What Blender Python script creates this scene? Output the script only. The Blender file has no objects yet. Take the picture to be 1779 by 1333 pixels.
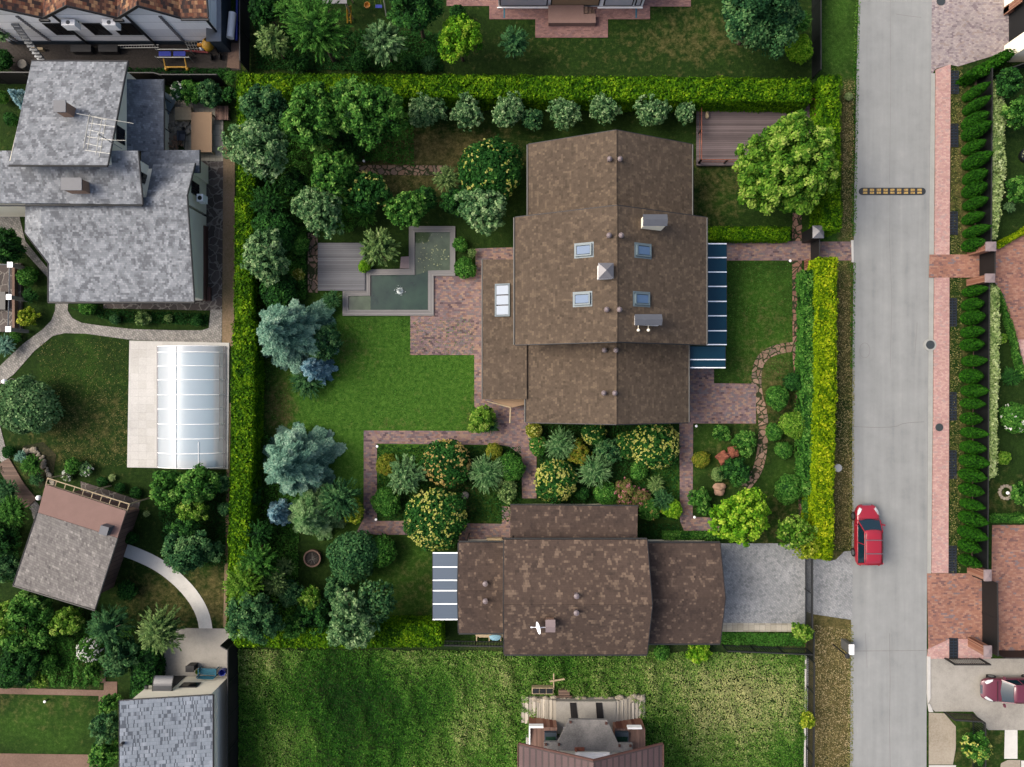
import bpy, math, random
import numpy as np
from mathutils import Vector, Matrix, Euler
R = math.radians
random.seed(7)
rng = np.random.default_rng(11)
SC = bpy.context.scene
COL = SC.collection
# ---------------------------------------------------------------- plan: metres on the ground from the traced aerial plan
H, S, NX, NY = 52.0, 0.044, 889.5, 675.0
def P(px, py, z=0.0):
    k = S*(H-z)/H
    return ((px-NX)*k, -(py-NY)*k, z)
def PX(px, z=0): return P(px, NY, z)[0]
def PY(py, z=0): return P(NX, py, z)[1]
def m(px): return px*S
# ---------------------------------------------------------------- materials
def lin(c):
    c = c/255.0
    return c/12.92 if c <= 0.04045 else ((c+0.055)/1.055)**2.4
def C(r, g, b, k=0.55): return (lin(r)*k, lin(g)*k, lin(b)*k, 1)
MATS = {}
class NT:
    def __init__(s, name, rough=0.8, spec=0.3):
        s.m = bpy.data.materials.new(name); s.m.use_nodes = True
        s.t = s.m.node_tree; s.b = s.t.nodes['Principled BSDF']
        s.b.inputs['Roughness'].default_value = rough
        s.b.inputs['Specular IOR Level'].default_value = spec
        s.out = s.t.nodes['Material Output']
    def n(s, typ, **kw):
        x = s.t.nodes.new(typ)
        for k, v in kw.items():
            if hasattr(x, k) and not k[0].isupper(): setattr(x, k, v)
        return x
    def l(s, a, b): s.t.links.new(a, b)
    def setin(s, sock, v):
        if hasattr(v, 'is_output') or isinstance(v, bpy.types.NodeSocket): s.l(v, sock)
        else: sock.default_value = v
    def math(s, op, a, b=0.0, c=None):
        x = s.n('ShaderNodeMath', operation=op); s.setin(x.inputs[0], a); s.setin(x.inputs[1], b)
        if c is not None: s.setin(x.inputs[2], c)
        return x.outputs[0]
    def coord(s, scale=(1, 1, 1), rot=0):
        tc = s.n('ShaderNodeTexCoord'); mp = s.n('ShaderNodeMapping')
        mp.inputs['Scale'].default_value = scale; mp.inputs['Rotation'].default_value = (0, 0, rot)
        s.l(tc.outputs['Object'], mp.inputs[0]); return mp.outputs[0]
    def noise(s, vec, scale, detail=4, rough=0.55):
        x = s.n('ShaderNodeTexNoise'); s.l(vec, x.inputs['Vector'])
        x.inputs['Scale'].default_value = scale; x.inputs['Detail'].default_value = detail; x.inputs['Roughness'].default_value = rough
        return x.outputs[0]
    def ramp(s, fac, stops, interp='LINEAR'):
        x = s.n('ShaderNodeValToRGB'); r = x.color_ramp; r.interpolation = interp
        while len(r.elements) > 1: r.elements.remove(r.elements[-1])
        r.elements[0].position = stops[0][0]; r.elements[0].color = stops[0][1]
        for p, c in stops[1:]:
            e = r.elements.new(p); e.color = c
        s.l(fac, x.inputs[0]); return x.outputs[0]
    def mix(s, fac, a, b, mode='MIX'):
        x = s.n('ShaderNodeMix', data_type='RGBA', blend_type=mode)
        s.setin(x.inputs[0], fac); s.setin(x.inputs[6], a); s.setin(x.inputs[7], b); return x.outputs[2]
    def base(s, c): s.setin(s.b.inputs['Base Color'], c)
    def bump(s, h, strength=0.4, dist=0.03):
        x = s.n('ShaderNodeBump'); x.inputs['Strength'].default_value = strength; x.inputs['Distance'].default_value = dist
        s.l(h, x.inputs['Height']); s.l(x.outputs[0], s.b.inputs['Normal'])
def plain(name, c, rough=0.6, var=0.25, scale=3.0, metal=0.0, spec=0.4, bump=0.0):
    t = NT(name, rough, spec); v = t.coord()
    n1 = t.noise(v, scale, 6); n2 = t.noise(v, scale*9, 3)
    f = t.math('ADD', t.math('MULTIPLY', n1, 0.65), t.math('MULTIPLY', n2, 0.35))
    d = tuple(x*(1-var) for x in c[:3])+(1,); e = tuple(min(x*(1+var*0.8), .95) for x in c[:3])+(1,)
    t.base(t.ramp(f, [(0.3, d), (0.7, e)])); t.b.inputs['Metallic'].default_value = metal
    if bump: t.bump(n2, bump, 0.02)
    return t.m
def cells(name, cw, ch, cols, rot=0, patch=0.45, pscale=0.22, stain=0.3, line=0.35, rough=0.85, lw=0.12, stagger=True, big=0.15):
    """tiles / shingles / pavers: cell grid with random tone per cell, clustered patches, thin joints"""
    t = NT(name, rough, 0.25); v = t.coord((1/cw, 1/ch, 1), rot)
    sp = t.n('ShaderNodeSeparateXYZ'); t.l(v, sp.inputs[0])
    row = t.math('FLOOR', sp.outputs[1])
    if stagger: x = t.math('ADD', sp.outputs[0], t.math('MULTIPLY', t.math('MODULO', t.math('ABSOLUTE', row), 2.0), 0.5))
    else: x = sp.outputs[0]
    cx = t.math('FLOOR', x)
    cb = t.n('ShaderNodeCombineXYZ'); t.l(cx, cb.inputs[0]); t.l(row, cb.inputs[1])
    wn = t.n('ShaderNodeTexWhiteNoise', noise_dimensions='2D'); t.l(cb.outputs[0], wn.inputs['Vector'])
    cb2 = t.n('ShaderNodeCombineXYZ'); t.l(t.math('MULTIPLY', cx, cw), cb2.inputs[0]); t.l(t.math('MULTIPLY', row, ch), cb2.inputs[1])
    pn = t.noise(cb2.outputs[0], 1/(pscale*10)*10*0.45, 2)
    f = t.math('ADD', t.math('MULTIPLY', wn.outputs[0], 1-patch), t.math('MULTIPLY', t.ramp(pn, [(0.36, (0, 0, 0, 1)), (0.64, (1, 1, 1, 1))]), patch))
    n = len(cols); col = t.ramp(f, [(i/n, c) for i, c in enumerate(cols)], 'CONSTANT')
    base = t.coord((1, 1, 1), 0)
    st = t.noise(base, 0.35, 5, 0.6)
    col = t.mix(stain, col, t.ramp(st, [(0.35, (.55, .55, .55, 1)), (0.65, (1.15, 1.15, 1.15, 1))]), 'MULTIPLY')
    fy = t.math('FRACT', sp.outputs[1]); fx = t.math('FRACT', x)
    ly = t.math('LESS_THAN', fy, lw); lx = t.math('LESS_THAN', fx, lw*ch/cw)
    ln = t.math('MAXIMUM', ly, lx)
    col = t.mix(t.math('MULTIPLY', ln, line), col, (0.02, 0.02, 0.018, 1))
    fine = t.noise(base, 14, 3); col = t.mix(0.35, col, t.ramp(fine, [(0.3, (.7, .7, .7, 1)), (0.7, (1.25, 1.25, 1.25, 1))]), 'MULTIPLY')
    t.base(col)
    t.bump(t.math('SUBTRACT', t.math('ADD', wn.outputs[0], t.math('MULTIPLY', fy, 0.7)), ln), 0.5, 0.02)
    return t.m
def flag(name, cols, joint, scale=2.6, jw=0.06, rough=0.85):
    t = NT(name, rough, 0.2); v = t.coord()
    vd = t.n('ShaderNodeTexVoronoi', feature='DISTANCE_TO_EDGE'); vc = t.n('ShaderNodeTexVoronoi', feature='F1')
    nz = t.noise(v, 1.3, 2)
    va = t.n('ShaderNodeVectorMath', operation='ADD'); t.l(v, va.inputs[0]); t.l(t.ramp(nz, [(0, (0, 0, 0, 1)), (1, (.7, .7, 0, 1))]), va.inputs[1])
    for q in (vd, vc): t.l(va.outputs[0], q.inputs['Vector']); q.inputs['Scale'].default_value = scale
    sep = t.n('ShaderNodeSeparateColor'); t.l(vc.outputs['Color'], sep.inputs[0])
    n = len(cols); col = t.ramp(sep.outputs[0], [(i/n, c) for i, c in enumerate(cols)], 'CONSTANT')
    col = t.mix(0.5, col, t.ramp(t.noise(v, 9, 4), [(0.3, (.6, .6, .6, 1)), (0.7, (1.2, 1.2, 1.2, 1))]), 'MULTIPLY')
    e = t.math('ADD', vd.outputs['Distance'], t.math('MULTIPLY', t.noise(v, 7, 3), -0.05))
    col = t.mix(t.ramp(e, [(jw*0.4, (1, 1, 1, 1)), (jw, (0, 0, 0, 1))]), col, joint)
    t.base(col); t.bump(t.ramp(e, [(0, (0, 0, 0, 1)), (jw, (1, 1, 1, 1))]), 0.5, 0.03); return t.m
def ground3(name, cols, scale=1.2, fine=22, rough=0.95, bump=0.4, mid=6.0):
    t = NT(name, rough, 0.15); v = t.coord()
    a = t.noise(v, scale*0.25, 3); b = t.noise(v, mid, 6, 0.7); c = t.noise(v, fine, 4, 0.7)
    f = t.math('ADD', t.math('ADD', t.math('MULTIPLY', a, 0.4), t.math('MULTIPLY', b, 0.3)), t.math('MULTIPLY', c, 0.3))
    n = len(cols)-1
    t.base(t.ramp(f, [(0.36+0.28*i/n, x) for i, x in enumerate(cols)]))
    if bump: t.bump(t.math('ADD', b, c), bump, 0.05)
    return t.m
def boards(name, c, w=0.14, axis=1, rough=0.75, var=0.3, joint=.8):
    t = NT(name, rough, 0.25); v = t.coord((1/w if axis == 0 else 1, 1/w if axis == 1 else 1, 1))
    sp = t.n('ShaderNodeSeparateXYZ'); t.l(v, sp.inputs[0]); q = sp.outputs[axis]
    wn = t.n('ShaderNodeTexWhiteNoise', noise_dimensions='1D'); t.l(t.math('FLOOR', q), wn.inputs['W'])
    st = t.coord((0.5, 14, 1) if axis == 1 else (14, 0.5, 1)); g = t.noise(st, 1.5, 5)
    big = t.noise(t.coord(), 0.5, 4)
    f = t.math('ADD', t.math('ADD', t.math('MULTIPLY', wn.outputs[0], 0.35), t.math('MULTIPLY', g, 0.35)), t.math('MULTIPLY', big, 0.3))
    d = tuple(x*(1-var) for x in c[:3])+(1,); e = tuple(x*(1+var) for x in c[:3])+(1,)
    col = t.ramp(f, [(0.3, d), (0.65, e)])
    ln = t.math('LESS_THAN', t.math('FRACT', q), 0.09)
    t.base(t.mix(t.math('MULTIPLY', ln, joint), col, (0.015, 0.013, 0.012, 1))); t.bump(t.math('SUBTRACT', g, ln), 0.4, 0.01)
    return t.m
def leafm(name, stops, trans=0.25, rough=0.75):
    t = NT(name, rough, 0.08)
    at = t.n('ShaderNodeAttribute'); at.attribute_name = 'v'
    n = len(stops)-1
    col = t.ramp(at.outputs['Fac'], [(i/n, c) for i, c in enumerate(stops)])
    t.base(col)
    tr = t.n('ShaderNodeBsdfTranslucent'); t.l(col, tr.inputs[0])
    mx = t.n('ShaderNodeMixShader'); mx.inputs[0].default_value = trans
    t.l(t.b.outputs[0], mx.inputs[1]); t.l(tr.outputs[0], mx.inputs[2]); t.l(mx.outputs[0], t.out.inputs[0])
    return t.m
def glassy(name, c, rough=0.06, spec=0.8, alpha=1.0):
    t = NT(name, rough, spec); t.base(c)
    if alpha < 1:
        tr = t.n('ShaderNodeBsdfTransparent'); mx = t.n('ShaderNodeMixShader'); mx.inputs[0].default_value = alpha
        t.l(tr.outputs[0], mx.inputs[1]); t.l(t.b.outputs[0], mx.inputs[2]); t.l(mx.outputs[0], t.out.inputs[0])
    return t.m
# ---------------------------------------------------------------- objects
WL = {}            # world location of each parent
def tag(o, label=None, cat=None, group=None, kind=None):
    if label: o['label'] = label
    if cat: o['category'] = cat
    if group: o['group'] = group
    if kind: o['kind'] = kind
    return o
def T(name, label, cat, loc, group=None, rz=0.0):
    o = bpy.data.objects.new(name, None); COL.objects.link(o)
    o.empty_display_size = 0.3
    o.location = loc; o.rotation_euler = (0, 0, rz); WL[o.name] = tuple(loc)
    return tag(o, label, cat, group)
def mesh_obj(name, V, F, mat, parent=None, loc=None, kind=None, local=False, attr=None, smooth=False):
    V = np.asarray(V, dtype=np.float64).reshape(-1, 3)
    if parent is not None:
        off = (0, 0, 0) if local else WL.get(parent.name, (0, 0, 0))
    else:
        off = loc if loc is not None else (0, 0, 0)
    me = bpy.data.meshes.new(name)
    if isinstance(F, np.ndarray):
        nf, k = F.shape
        me.vertices.add(len(V)); me.vertices.foreach_set('co', (V-np.array(off)).ravel())
        me.loops.add(nf*k); me.loops.foreach_set('vertex_index', F.ravel().astype(np.int32))
        me.polygons.add(nf); me.polygons.foreach_set('loop_start', np.arange(0, nf*k, k, dtype=np.int32))
        me.update(calc_edges=True)
    else:
        me.from_pydata((V-np.array(off)).tolist(), [], F); me.update()
    if attr is not None:
        a = me.attributes.new('v', 'FLOAT', 'FACE'); a.data.foreach_set('value', np.asarray(attr, dtype=np.float32))
    if smooth: me.polygons.foreach_set('use_smooth', [True]*len(me.polygons))
    if mat is not None: me.materials.append(mat)
    o = bpy.data.objects.new(name, me); COL.objects.link(o)
    if parent is not None:
        o.parent = parent; WL[o.name] = WL.get(parent.name, (0, 0, 0)) if not local else (0, 0, 0)
    else:
        o.location = off; WL[o.name] = tuple(off)
    if kind: o['kind'] = kind
    return o
class MB:
    def __init__(s): s.v = []; s.f = []
    def add(s, V, F):
        b = len(s.v); s.v += [tuple(x) for x in V]; s.f += [tuple(b+i for i in f) for f in F]; return s
    def box(s, x0, y0, z0, x1, y1, z1):
        if x0 > x1: x0, x1 = x1, x0
        if y0 > y1: y0, y1 = y1, y0
        return s.add([(x0, y0, z0), (x1, y0, z0), (x1, y1, z0), (x0, y1, z0), (x0, y0, z1), (x1, y0, z1), (x1, y1, z1), (x0, y1, z1)],
                     [(3, 2, 1, 0), (4, 5, 6, 7), (0, 1, 5, 4), (1, 2, 6, 5), (2, 3, 7, 6), (3, 0, 4, 7)])
    def rbox(s, c, d, rot=(0, 0, 0), bev=0.0):
        M = Euler(rot).to_matrix(); hx, hy, hz = d[0]/2, d[1]/2, d[2]/2
        V = [Vector(p) for p in [(-hx, -hy, -hz), (hx, -hy, -hz), (hx, hy, -hz), (-hx, hy, -hz), (-hx, -hy, hz), (hx, -hy, hz), (hx, hy, hz), (-hx, hy, hz)]]
        V = [tuple(M @ p + Vector(c)) for p in V]
        return s.add(V, [(3, 2, 1, 0), (4, 5, 6, 7), (0, 1, 5, 4), (1, 2, 6, 5), (2, 3, 7, 6), (3, 0, 4, 7)])
    def prism(s, pts, z0, z1):
        """pts: world xy; z0/z1 number or per-point list"""
        n = len(pts)
        a = sum(pts[i][0]*pts[(i+1) % n][1]-pts[(i+1) % n][0]*pts[i][1] for i in range(n))
        if a < 0: pts = pts[::-1]; z1 = z1[::-1] if isinstance(z1, (list, tuple)) else z1; z0 = z0[::-1] if isinstance(z0, (list, tuple)) else z0
        zz0 = z0 if isinstance(z0, (list, tuple)) else [z0]*n; zz1 = z1 if isinstance(z1, (list, tuple)) else [z1]*n
        V = [(p[0], p[1], zz0[i]) for i, p in enumerate(pts)]+[(p[0], p[1], zz1[i]) for i, p in enumerate(pts)]
        F = [tuple(range(n-1, -1, -1)), tuple(range(n, 2*n))]+[(i, (i+1) % n, n+(i+1) % n, n+i) for i in range(n)]
        return s.add(V, F)
    def tube(s, a, b, r, r2=None, n=8, cap=True):
        a = Vector(a); b = Vector(b); r2 = r if r2 is None else r2
        d = (b-a).normalized(); u = d.orthogonal().normalized(); w = d.cross(u)
        V = []
        for c, rr in ((a, r), (b, r2)):
            for i in range(n):
                t = 2*math.pi*i/n; V.append(tuple(c+u*math.cos(t)*rr+w*math.sin(t)*rr))
        F = [(i, (i+1) % n, n+(i+1) % n, n+i) for i in range(n)]
        if cap: F += [tuple(range(n-1, -1, -1)), tuple(range(n, 2*n))]
        return s.add(V, F)
    def lathe(s, c, prof, n=20):
        V = []; F = []
        for r, z in prof:
            for i in range(n):
                t = 2*math.pi*i/n; V.append((c[0]+r*math.cos(t), c[1]+r*math.sin(t), c[2]+z))
        for j in range(len(prof)-1):
            for i in range(n):
                F.append((j*n+i, j*n+(i+1) % n, (j+1)*n+(i+1) % n, (j+1)*n+i))
        F.append(tuple((len(prof)-1)*n+i for i in range(n)))
        return s.add(V, F)
    def ball(s, c, r, sx=1, sy=1, sz=1, n=14, noise=0.0, seed=0):
        rr = random.Random(seed); V = []; F = []
        ph = [rr.uniform(0, 6.28) for _ in range(6)]
        for j in range(n//2+1):
            a = math.pi*j/(n//2)
            for i in range(n):
                t = 2*math.pi*i/n; x, y, z = math.sin(a)*math.cos(t), math.sin(a)*math.sin(t), math.cos(a)
                q = 1+noise*(math.sin(3*x+ph[0])+math.sin(4*y+ph[1])+math.sin(5*z+ph[2])+math.sin(7*x*y+ph[3])+0.6*math.sin(9*y*z+ph[4]))/2.5
                V.append((c[0]+r*sx*x*q, c[1]+r*sy*y*q, c[2]+r*sz*z*q))
        for j in range(n//2):
            for i in range(n): F.append((j*n+i, (j+1)*n+i, (j+1)*n+(i+1) % n, j*n+(i+1) % n))
        return s.add(V, F)
    def out(s, name, mat, parent=None, **kw): return mesh_obj(name, s.v, s.f, mat, parent, **kw)
def thing1(mb, name, mat, loc, label, cat, group=None, **kw):
    o = mb.out(name, mat, None, loc=loc, **kw); return tag(o, label, cat, group)
def sheet(name, pts, mat, z, thick=None):
    """flat ground area traced on the plan"""
    W = [P(x, y, 0)[:2] for x, y in pts]
    b = MB()
    if thick: b.prism(W, z-thick, z)
    else:
        n = len(W); a = sum(W[i][0]*W[(i+1) % n][1]-W[(i+1) % n][0]*W[i][1] for i in range(n))
        if a < 0: W = W[::-1]
        b.add([(x, y, z) for x, y in W], [tuple(range(n))])
    return b.out(name, mat, None, kind='structure')
def smooth_poly(pts, it=2):
    for _ in range(it):
        q = []
        for i in range(len(pts)):
            a = pts[i]; b = pts[(i+1) % len(pts)]
            q += [(a[0]*.75+b[0]*.25, a[1]*.75+b[1]*.25), (a[0]*.25+b[0]*.75, a[1]*.25+b[1]*.75)]
        pts = q
    return pts
def ribbon(pts, w):
    """centre line in plan px -> outline; w px width (number or list)"""
    L = []; Rr = []; n = len(pts)
    ww = w if isinstance(w, (list, tuple)) else [w]*n
    for i, p in enumerate(pts):
        a = pts[max(i-1, 0)]; b = pts[min(i+1, n-1)]; dx, dy = b[0]-a[0], b[1]-a[1]; l = math.hypot(dx, dy) or 1
        nx, ny = -dy/l*ww[i]/2, dx/l*ww[i]/2
        L.append((p[0]+nx, p[1]+ny)); Rr.append((p[0]-nx, p[1]-ny))
    return L+Rr[::-1]
def curve(pts, it=2):
    for _ in range(it):
        q = [pts[0]]
        for a, b in zip(pts[:-1], pts[1:]):
            q += [(a[0]*.75+b[0]*.25, a[1]*.75+b[1]*.25), (a[0]*.25+b[0]*.75, a[1]*.25+b[1]*.75)]
        q.append(pts[-1]); pts = q
    return pts

def tubes(name, mat, parent, segs, r, n=6):
    for q in segs:
        b = MB(); b.tube(q[0], q[1], q[2] if len(q) > 2 else r, n=n); b.out(name, M[mat], parent)
# ---------------------------------------------------------------- palette
M = {}
def shingle(name, base, light, dark, cw=.17, ch=.32, swap=False, rot=0, thr=.56, thr2=.60, q=2, qs=.42, fine=.14, rough=.9, lines=.25, dash=None):
    """asphalt shingle: narrow tabs in staggered courses, irregular lighter and darker patches of whole tabs"""
    t = NT(name, rough, .2); v = t.coord((1/ch, 1/cw, 1) if swap else (1/cw, 1/ch, 1), rot)
    sp = t.n('ShaderNodeSeparateXYZ'); t.l(v, sp.inputs[0]); a, b = (sp.outputs[1], sp.outputs[0]) if swap else (sp.outputs[0], sp.outputs[1])
    row = t.math('FLOOR', b); wr = t.n('ShaderNodeTexWhiteNoise', noise_dimensions='1D'); t.l(row, wr.inputs['W'])
    sh = t.math('MULTIPLY', wr.outputs[0], 3.0); x = t.math('ADD', a, sh); cx = t.math('FLOOR', x)
    cb = t.n('ShaderNodeCombineXYZ'); t.l(cx, cb.inputs[0]); t.l(row, cb.inputs[1]); wn = t.n('ShaderNodeTexWhiteNoise', noise_dimensions='2D'); t.l(cb.outputs[0], wn.inputs['Vector'])
    cx2 = t.math('MULTIPLY', t.math('SUBTRACT', t.math('MULTIPLY', t.math('FLOOR', t.math('DIVIDE', x, q)), q), sh), cw); cb2 = t.n('ShaderNodeCombineXYZ'); t.l(cx2, cb2.inputs[0]); t.l(t.math('MULTIPLY', row, ch), cb2.inputs[1])
    off = t.n('ShaderNodeVectorMath', operation='ADD'); t.l(cb2.outputs[0], off.inputs[0]); off.inputs[1].default_value = (31, 17, 5)
    n1 = t.noise(cb2.outputs[0], 1/qs, 2, .7); n2 = t.noise(off.outputs[0], 1/qs, 2, .7)
    col = t.mix(t.ramp(n1, [(thr-.02, (0, 0, 0, 1)), (thr+.06, (1, 1, 1, 1))]), base, light)
    col = t.mix(t.ramp(n2, [(thr2-.02, (0, 0, 0, 1)), (thr2+.08, (1, 1, 1, 1))]), col, dark)
    if dash: col = t.mix(t.math('LESS_THAN', wn.outputs[0], dash), col, dark)
    lo, hi = 1-fine, 1+fine
    col = t.mix(1.0, col, t.ramp(wn.outputs[0], [(0, (lo, lo, lo, 1)), (1, (hi, hi, hi, 1))]), 'MULTIPLY')
    w = t.coord(); st = t.noise(w, .3, 5, .6); col = t.mix(.4, col, t.ramp(st, [(.35, (.7, .7, .7, 1)), (.65, (1.2, 1.2, 1.2, 1))]), 'MULTIPLY')
    fn = t.noise(w, 18, 3, .8); col = t.mix(.5, col, t.ramp(fn, [(.3, (.72, .72, .72, 1)), (.7, (1.25, 1.25, 1.25, 1))]), 'MULTIPLY')
    ly = t.math('LESS_THAN', t.math('FRACT', b), .10); lx = t.math('LESS_THAN', t.math('FRACT', x), .10); ln = t.math('MAXIMUM', ly, t.math('MULTIPLY', lx, .6))
    col = t.mix(t.math('MULTIPLY', ln, lines), col, (.02, .02, .018, 1)); t.base(col)
    t.bump(t.math('ADD', wn.outputs[0], t.math('MULTIPLY', t.math('FRACT', b), .8)), .5, .02); return t.m
M['brownroof'] = shingle('brown_shingle', C(96,83,70), C(114,99,83), C(84,73,61), .15, .14, True, q=1, qs=.42, thr=.53, thr2=.56, fine=.08, lines=.12)
M['garageroof'] = shingle('patchy_shingle', C(92,77,68), C(132,113,97), C(78,66,59), .15, .15, q=1, qs=.52, thr=.55, fine=.08, lines=.12)
M['greyroof'] = shingle('grey_shingle', C(146,151,156), C(170,175,180), C(118,122,127), .15, .14, q=1, qs=.48, thr=.5, thr2=.52, fine=.10, lines=.15)
M['garageroof2'] = shingle('plum_shingle', C(86,72,64), C(122,104,90), C(74,62,56), .15, .15, q=1, qs=.52, thr=.57, thr2=.54, fine=.08, lines=.12)
M['slateroof'] = shingle('dark_slate', C(124,130,138), C(148,154,162), C(98,104,112), .15, .15, q=1, qs=.6, thr=.54, fine=.12, lines=.25)
M['blueroof'] = shingle('blue_shingle', C(150,160,170), C(166,175,185), C(106,114,124), .085, .27, q=1, qs=1.2, thr=.56, thr2=.64, fine=.10, lines=.25, dash=.24)
M['pavroof'] = shingle('weathered_shingle', C(138,134,130), C(164,160,154), C(112,108,106), .13, .2, rot=R(17), q=1, qs=.4, fine=.18, lines=.35)
M['tileroof'] = cells('mottled_clay_tile', 0.22, 0.25, [C(58,44,42), C(88,58,48), C(120,74,54), C(132,92,70), C(170,130,96)], patch=0.1, line=0.4, stain=0.3)
M['southroof'] = cells('metal_tile', 0.42, 4.0, [C(104,84,84), C(110,89,88), C(116,94,92)], patch=0.3, line=0.55, lw=0.03, stain=0.35, rough=0.6)
M['felt'] = plain('brown_felt', C(152,122,112), 0.9, 0.12, 1.5)
PV = [C(102,84,88), C(122,102,105), C(138,116,116), C(150,126,123), C(158,128,116), C(166,138,122), C(128,118,120), C(144,112,102)]
M['paver'] = cells('brick_paver', 0.24, 0.14, PV, patch=0.22, pscale=0.5, line=0.25, lw=0.08, stain=0.25)
M['paver2'] = cells('brick_paver_court', 0.24, 0.13, [C(132,100,96), C(156,114,102), C(168,122,104), C(178,130,110), C(184,140,120), C(140,124,124)], patch=0.3, pscale=0.5, line=0.22, stain=0.3)
M['paverpink'] = cells('pink_paver', 0.20, 0.12, [C(196,156,148), C(210,170,160), C(218,180,170), C(202,160,154), C(196,168,162)], patch=0.3, line=0.18, stain=0.15)
M['paverold'] = cells('grey_pink_paver', 0.20, 0.12, [C(146,132,136), C(164,152,154), C(180,168,166), C(190,178,174), C(172,156,150)], patch=0.35, line=0.25, stain=0.35)
M['paverterr'] = cells('terrace_brick', 0.22, 0.11, [C(136,102,98), C(150,114,108), C(162,124,116), C(142,110,108)], patch=0.3, line=0.25, stain=0.25)
M['cobble'] = cells('cobble', 0.17, 0.17, [C(142,140,134), C(158,155,148), C(172,168,160), C(182,178,170)], rot=R(45), patch=0.3, line=0.5, lw=0.16, stain=0.3)
M['drive'] = cells('grey_sett', 0.16, 0.16, [C(146,149,150), C(160,163,163), C(170,173,173), C(178,180,180)], rot=R(45), patch=0.35, line=0.3, lw=0.12, stain=0.3)
M['flag'] = flag('sandstone_flag', [C(146,118,98), C(160,132,112), C(138,118,104), C(172,142,122)], C(52,62,32), 2.2, 0.075)
M['flagpink'] = flag('pink_flag', [C(150,112,96), C(136,100,88), C(160,124,108)], C(48,58,34), 2.2, 0.075)
M['flaggrey'] = flag('grey_flag', [C(92,84,80), C(104,96,91), C(84,78,74)], C(138,132,124), 1.5, 0.03)
M['asphalt'] = None
def asphalt():
    t = NT('pale_asphalt', 0.9, 0.2); v = t.coord()
    a = t.noise(t.coord((1, .05, 1)), 1.6, 4); b = t.noise(v, 30, 3, .8); c = t.noise(v, 0.7, 7, .65)
    f = t.math('ADD', t.math('ADD', t.math('MULTIPLY', a, .4), t.math('MULTIPLY', b, .2)), t.math('MULTIPLY', c, .4))
    t.base(t.ramp(f, [(.36, C(144,147,146)), (.46, C(157,160,158)), (.54, C(163,166,164)), (.64, C(173,175,172))])); t.bump(b, .3, .01); return t.m
M['asphalt'] = asphalt()
M['gutterstone'] = plain('kerb_stone', C(176,178,172), 0.9, 0.12, 1.5)
M['joint'] = plain('tar_joint', C(138,136,133), 0.9, 0.2)
M['kerb'] = plain('white_kerb', C(214,212,206), 0.85, 0.1)
M['concrete'] = ground3('pale_concrete', [C(150,146,138), C(176,172,162), C(190,186,176)], 1.5, 12, 0.9, 0.1, 2.0)
M['slab'] = cells('pool_slab', 0.6, 0.6, [C(222,220,213), C(226,224,217), C(218,216,208)], patch=0.2, line=0.1, lw=0.03, stain=0.2, stagger=False)
M['pathwhite'] = ground3('white_path', [C(200,198,190,.62), C(222,220,212,.62), C(230,228,220,.62)], 1.5, 12, 0.9, 0.1, 2.0)
M['balcony'] = ground3('stained_concrete', [C(96,96,94), C(140,138,136), C(172,168,164)], 2.0, 9, .9, .1, 1.2)
M['sand'] = ground3('pinkish_sand', [C(112,92,80), C(134,110,96), C(150,126,110)], 1, 14)
M['gravel'] = ground3('beige_gravel', [C(142,132,114), C(176,166,148), C(192,184,166)], 1.2, 18)
M['dirt'] = ground3('dark_dirt', [C(40,38,36), C(62,58,54), C(84,78,74)], 1, 10)
M['soil'] = ground3('brown_soil', [C(104,98,62), C(146,126,98), C(176,150,126)], 1.2, 14)
M['beige'] = cells('beige_tile', 0.42, 0.42, [C(184,178,160), C(196,190,172), C(172,166,148)], patch=0.2, line=0.5, lw=0.05, stagger=False)
M['deck'] = boards('grey_deck', C(122,123,126), 0.14, 1, var=.2)
M['deckframe'] = boards('grey_deck_rim', C(142,140,138), 0.13, 1, var=.15)
M['deckframe2'] = boards('grey_deck_rim_lengthwise', C(142,140,138), 0.13, 0, var=.15)
M['deckred'] = boards('plum_deck', C(114,102,102), 0.15, 1)
M['wood'] = boards('weathered_wood', C(120,98,84), 0.12, 1)
M['woodgate'] = boards('brown_timber', C(132,104,92), 0.12, 0)
M['ply'] = plain('plywood', C(172,142,110), 0.8, 0.08, 1.0)
M['timber'] = plain('pale_timber', C(196,176,140), 0.7, 0.2, 6)
M['plank'] = boards('grey_planks', C(196,188,172), 0.26, 0)
M['black'] = plain('black_paint', C(24,28,30), 0.5, 0.2)
M['blackwood'] = boards('black_stained_boards', C(28,27,28), 0.16, 0, 0.7)
M['dark'] = plain('dark_trim', C(46,46,48), 0.5, 0.2)
M['gutter'] = plain('gutter_metal', C(66,66,64), 0.4, 0.15, 3, 0.3)
M['cream'] = plain('cream_render', C(228,221,198,1.0), 0.9, 0.06, 0.8)
M['siding'] = boards('white_siding', C(226,225,224,1.0), 0.2, 2, joint=.22, var=.12)
M['white'] = plain('white_paint', C(232,232,230,1.0), 0.5, 0.05)
M['whitemetal'] = plain('white_metal', C(232,235,238,1.0), 0.35, 0.04)
M['plinth'] = plain('brown_plinth', C(96,64,56), 0.8, 0.15)
M['blueplinth'] = plain('slate_plinth', C(52,66,78), 0.7, 0.15)
M['brick'] = cells('red_brick', 0.25, 0.08, [C(132,84,66), C(152,104,84), C(172,128,106), C(120,74,60)], line=0.3)
M['capgrey'] = plain('cap_metal', C(128,128,132), 0.45, 0.12, 2, 0.2)
M['capstone'] = plain('cap_stone', C(150,134,134), 0.8, 0.1)
M['lidgrey'] = plain('grey_lid', C(96,100,108), 0.5, 0.1)
M['tanbrick'] = plain('tan_brick', C(176,142,118), 0.85, 0.2, 8)
M['vent'] = plain('vent_plastic', C(138,126,128), 0.5, 0.15)
M['glassroof'] = glassy('blue_glass', C(24,66,86), 0.35, 0.2)
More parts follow.
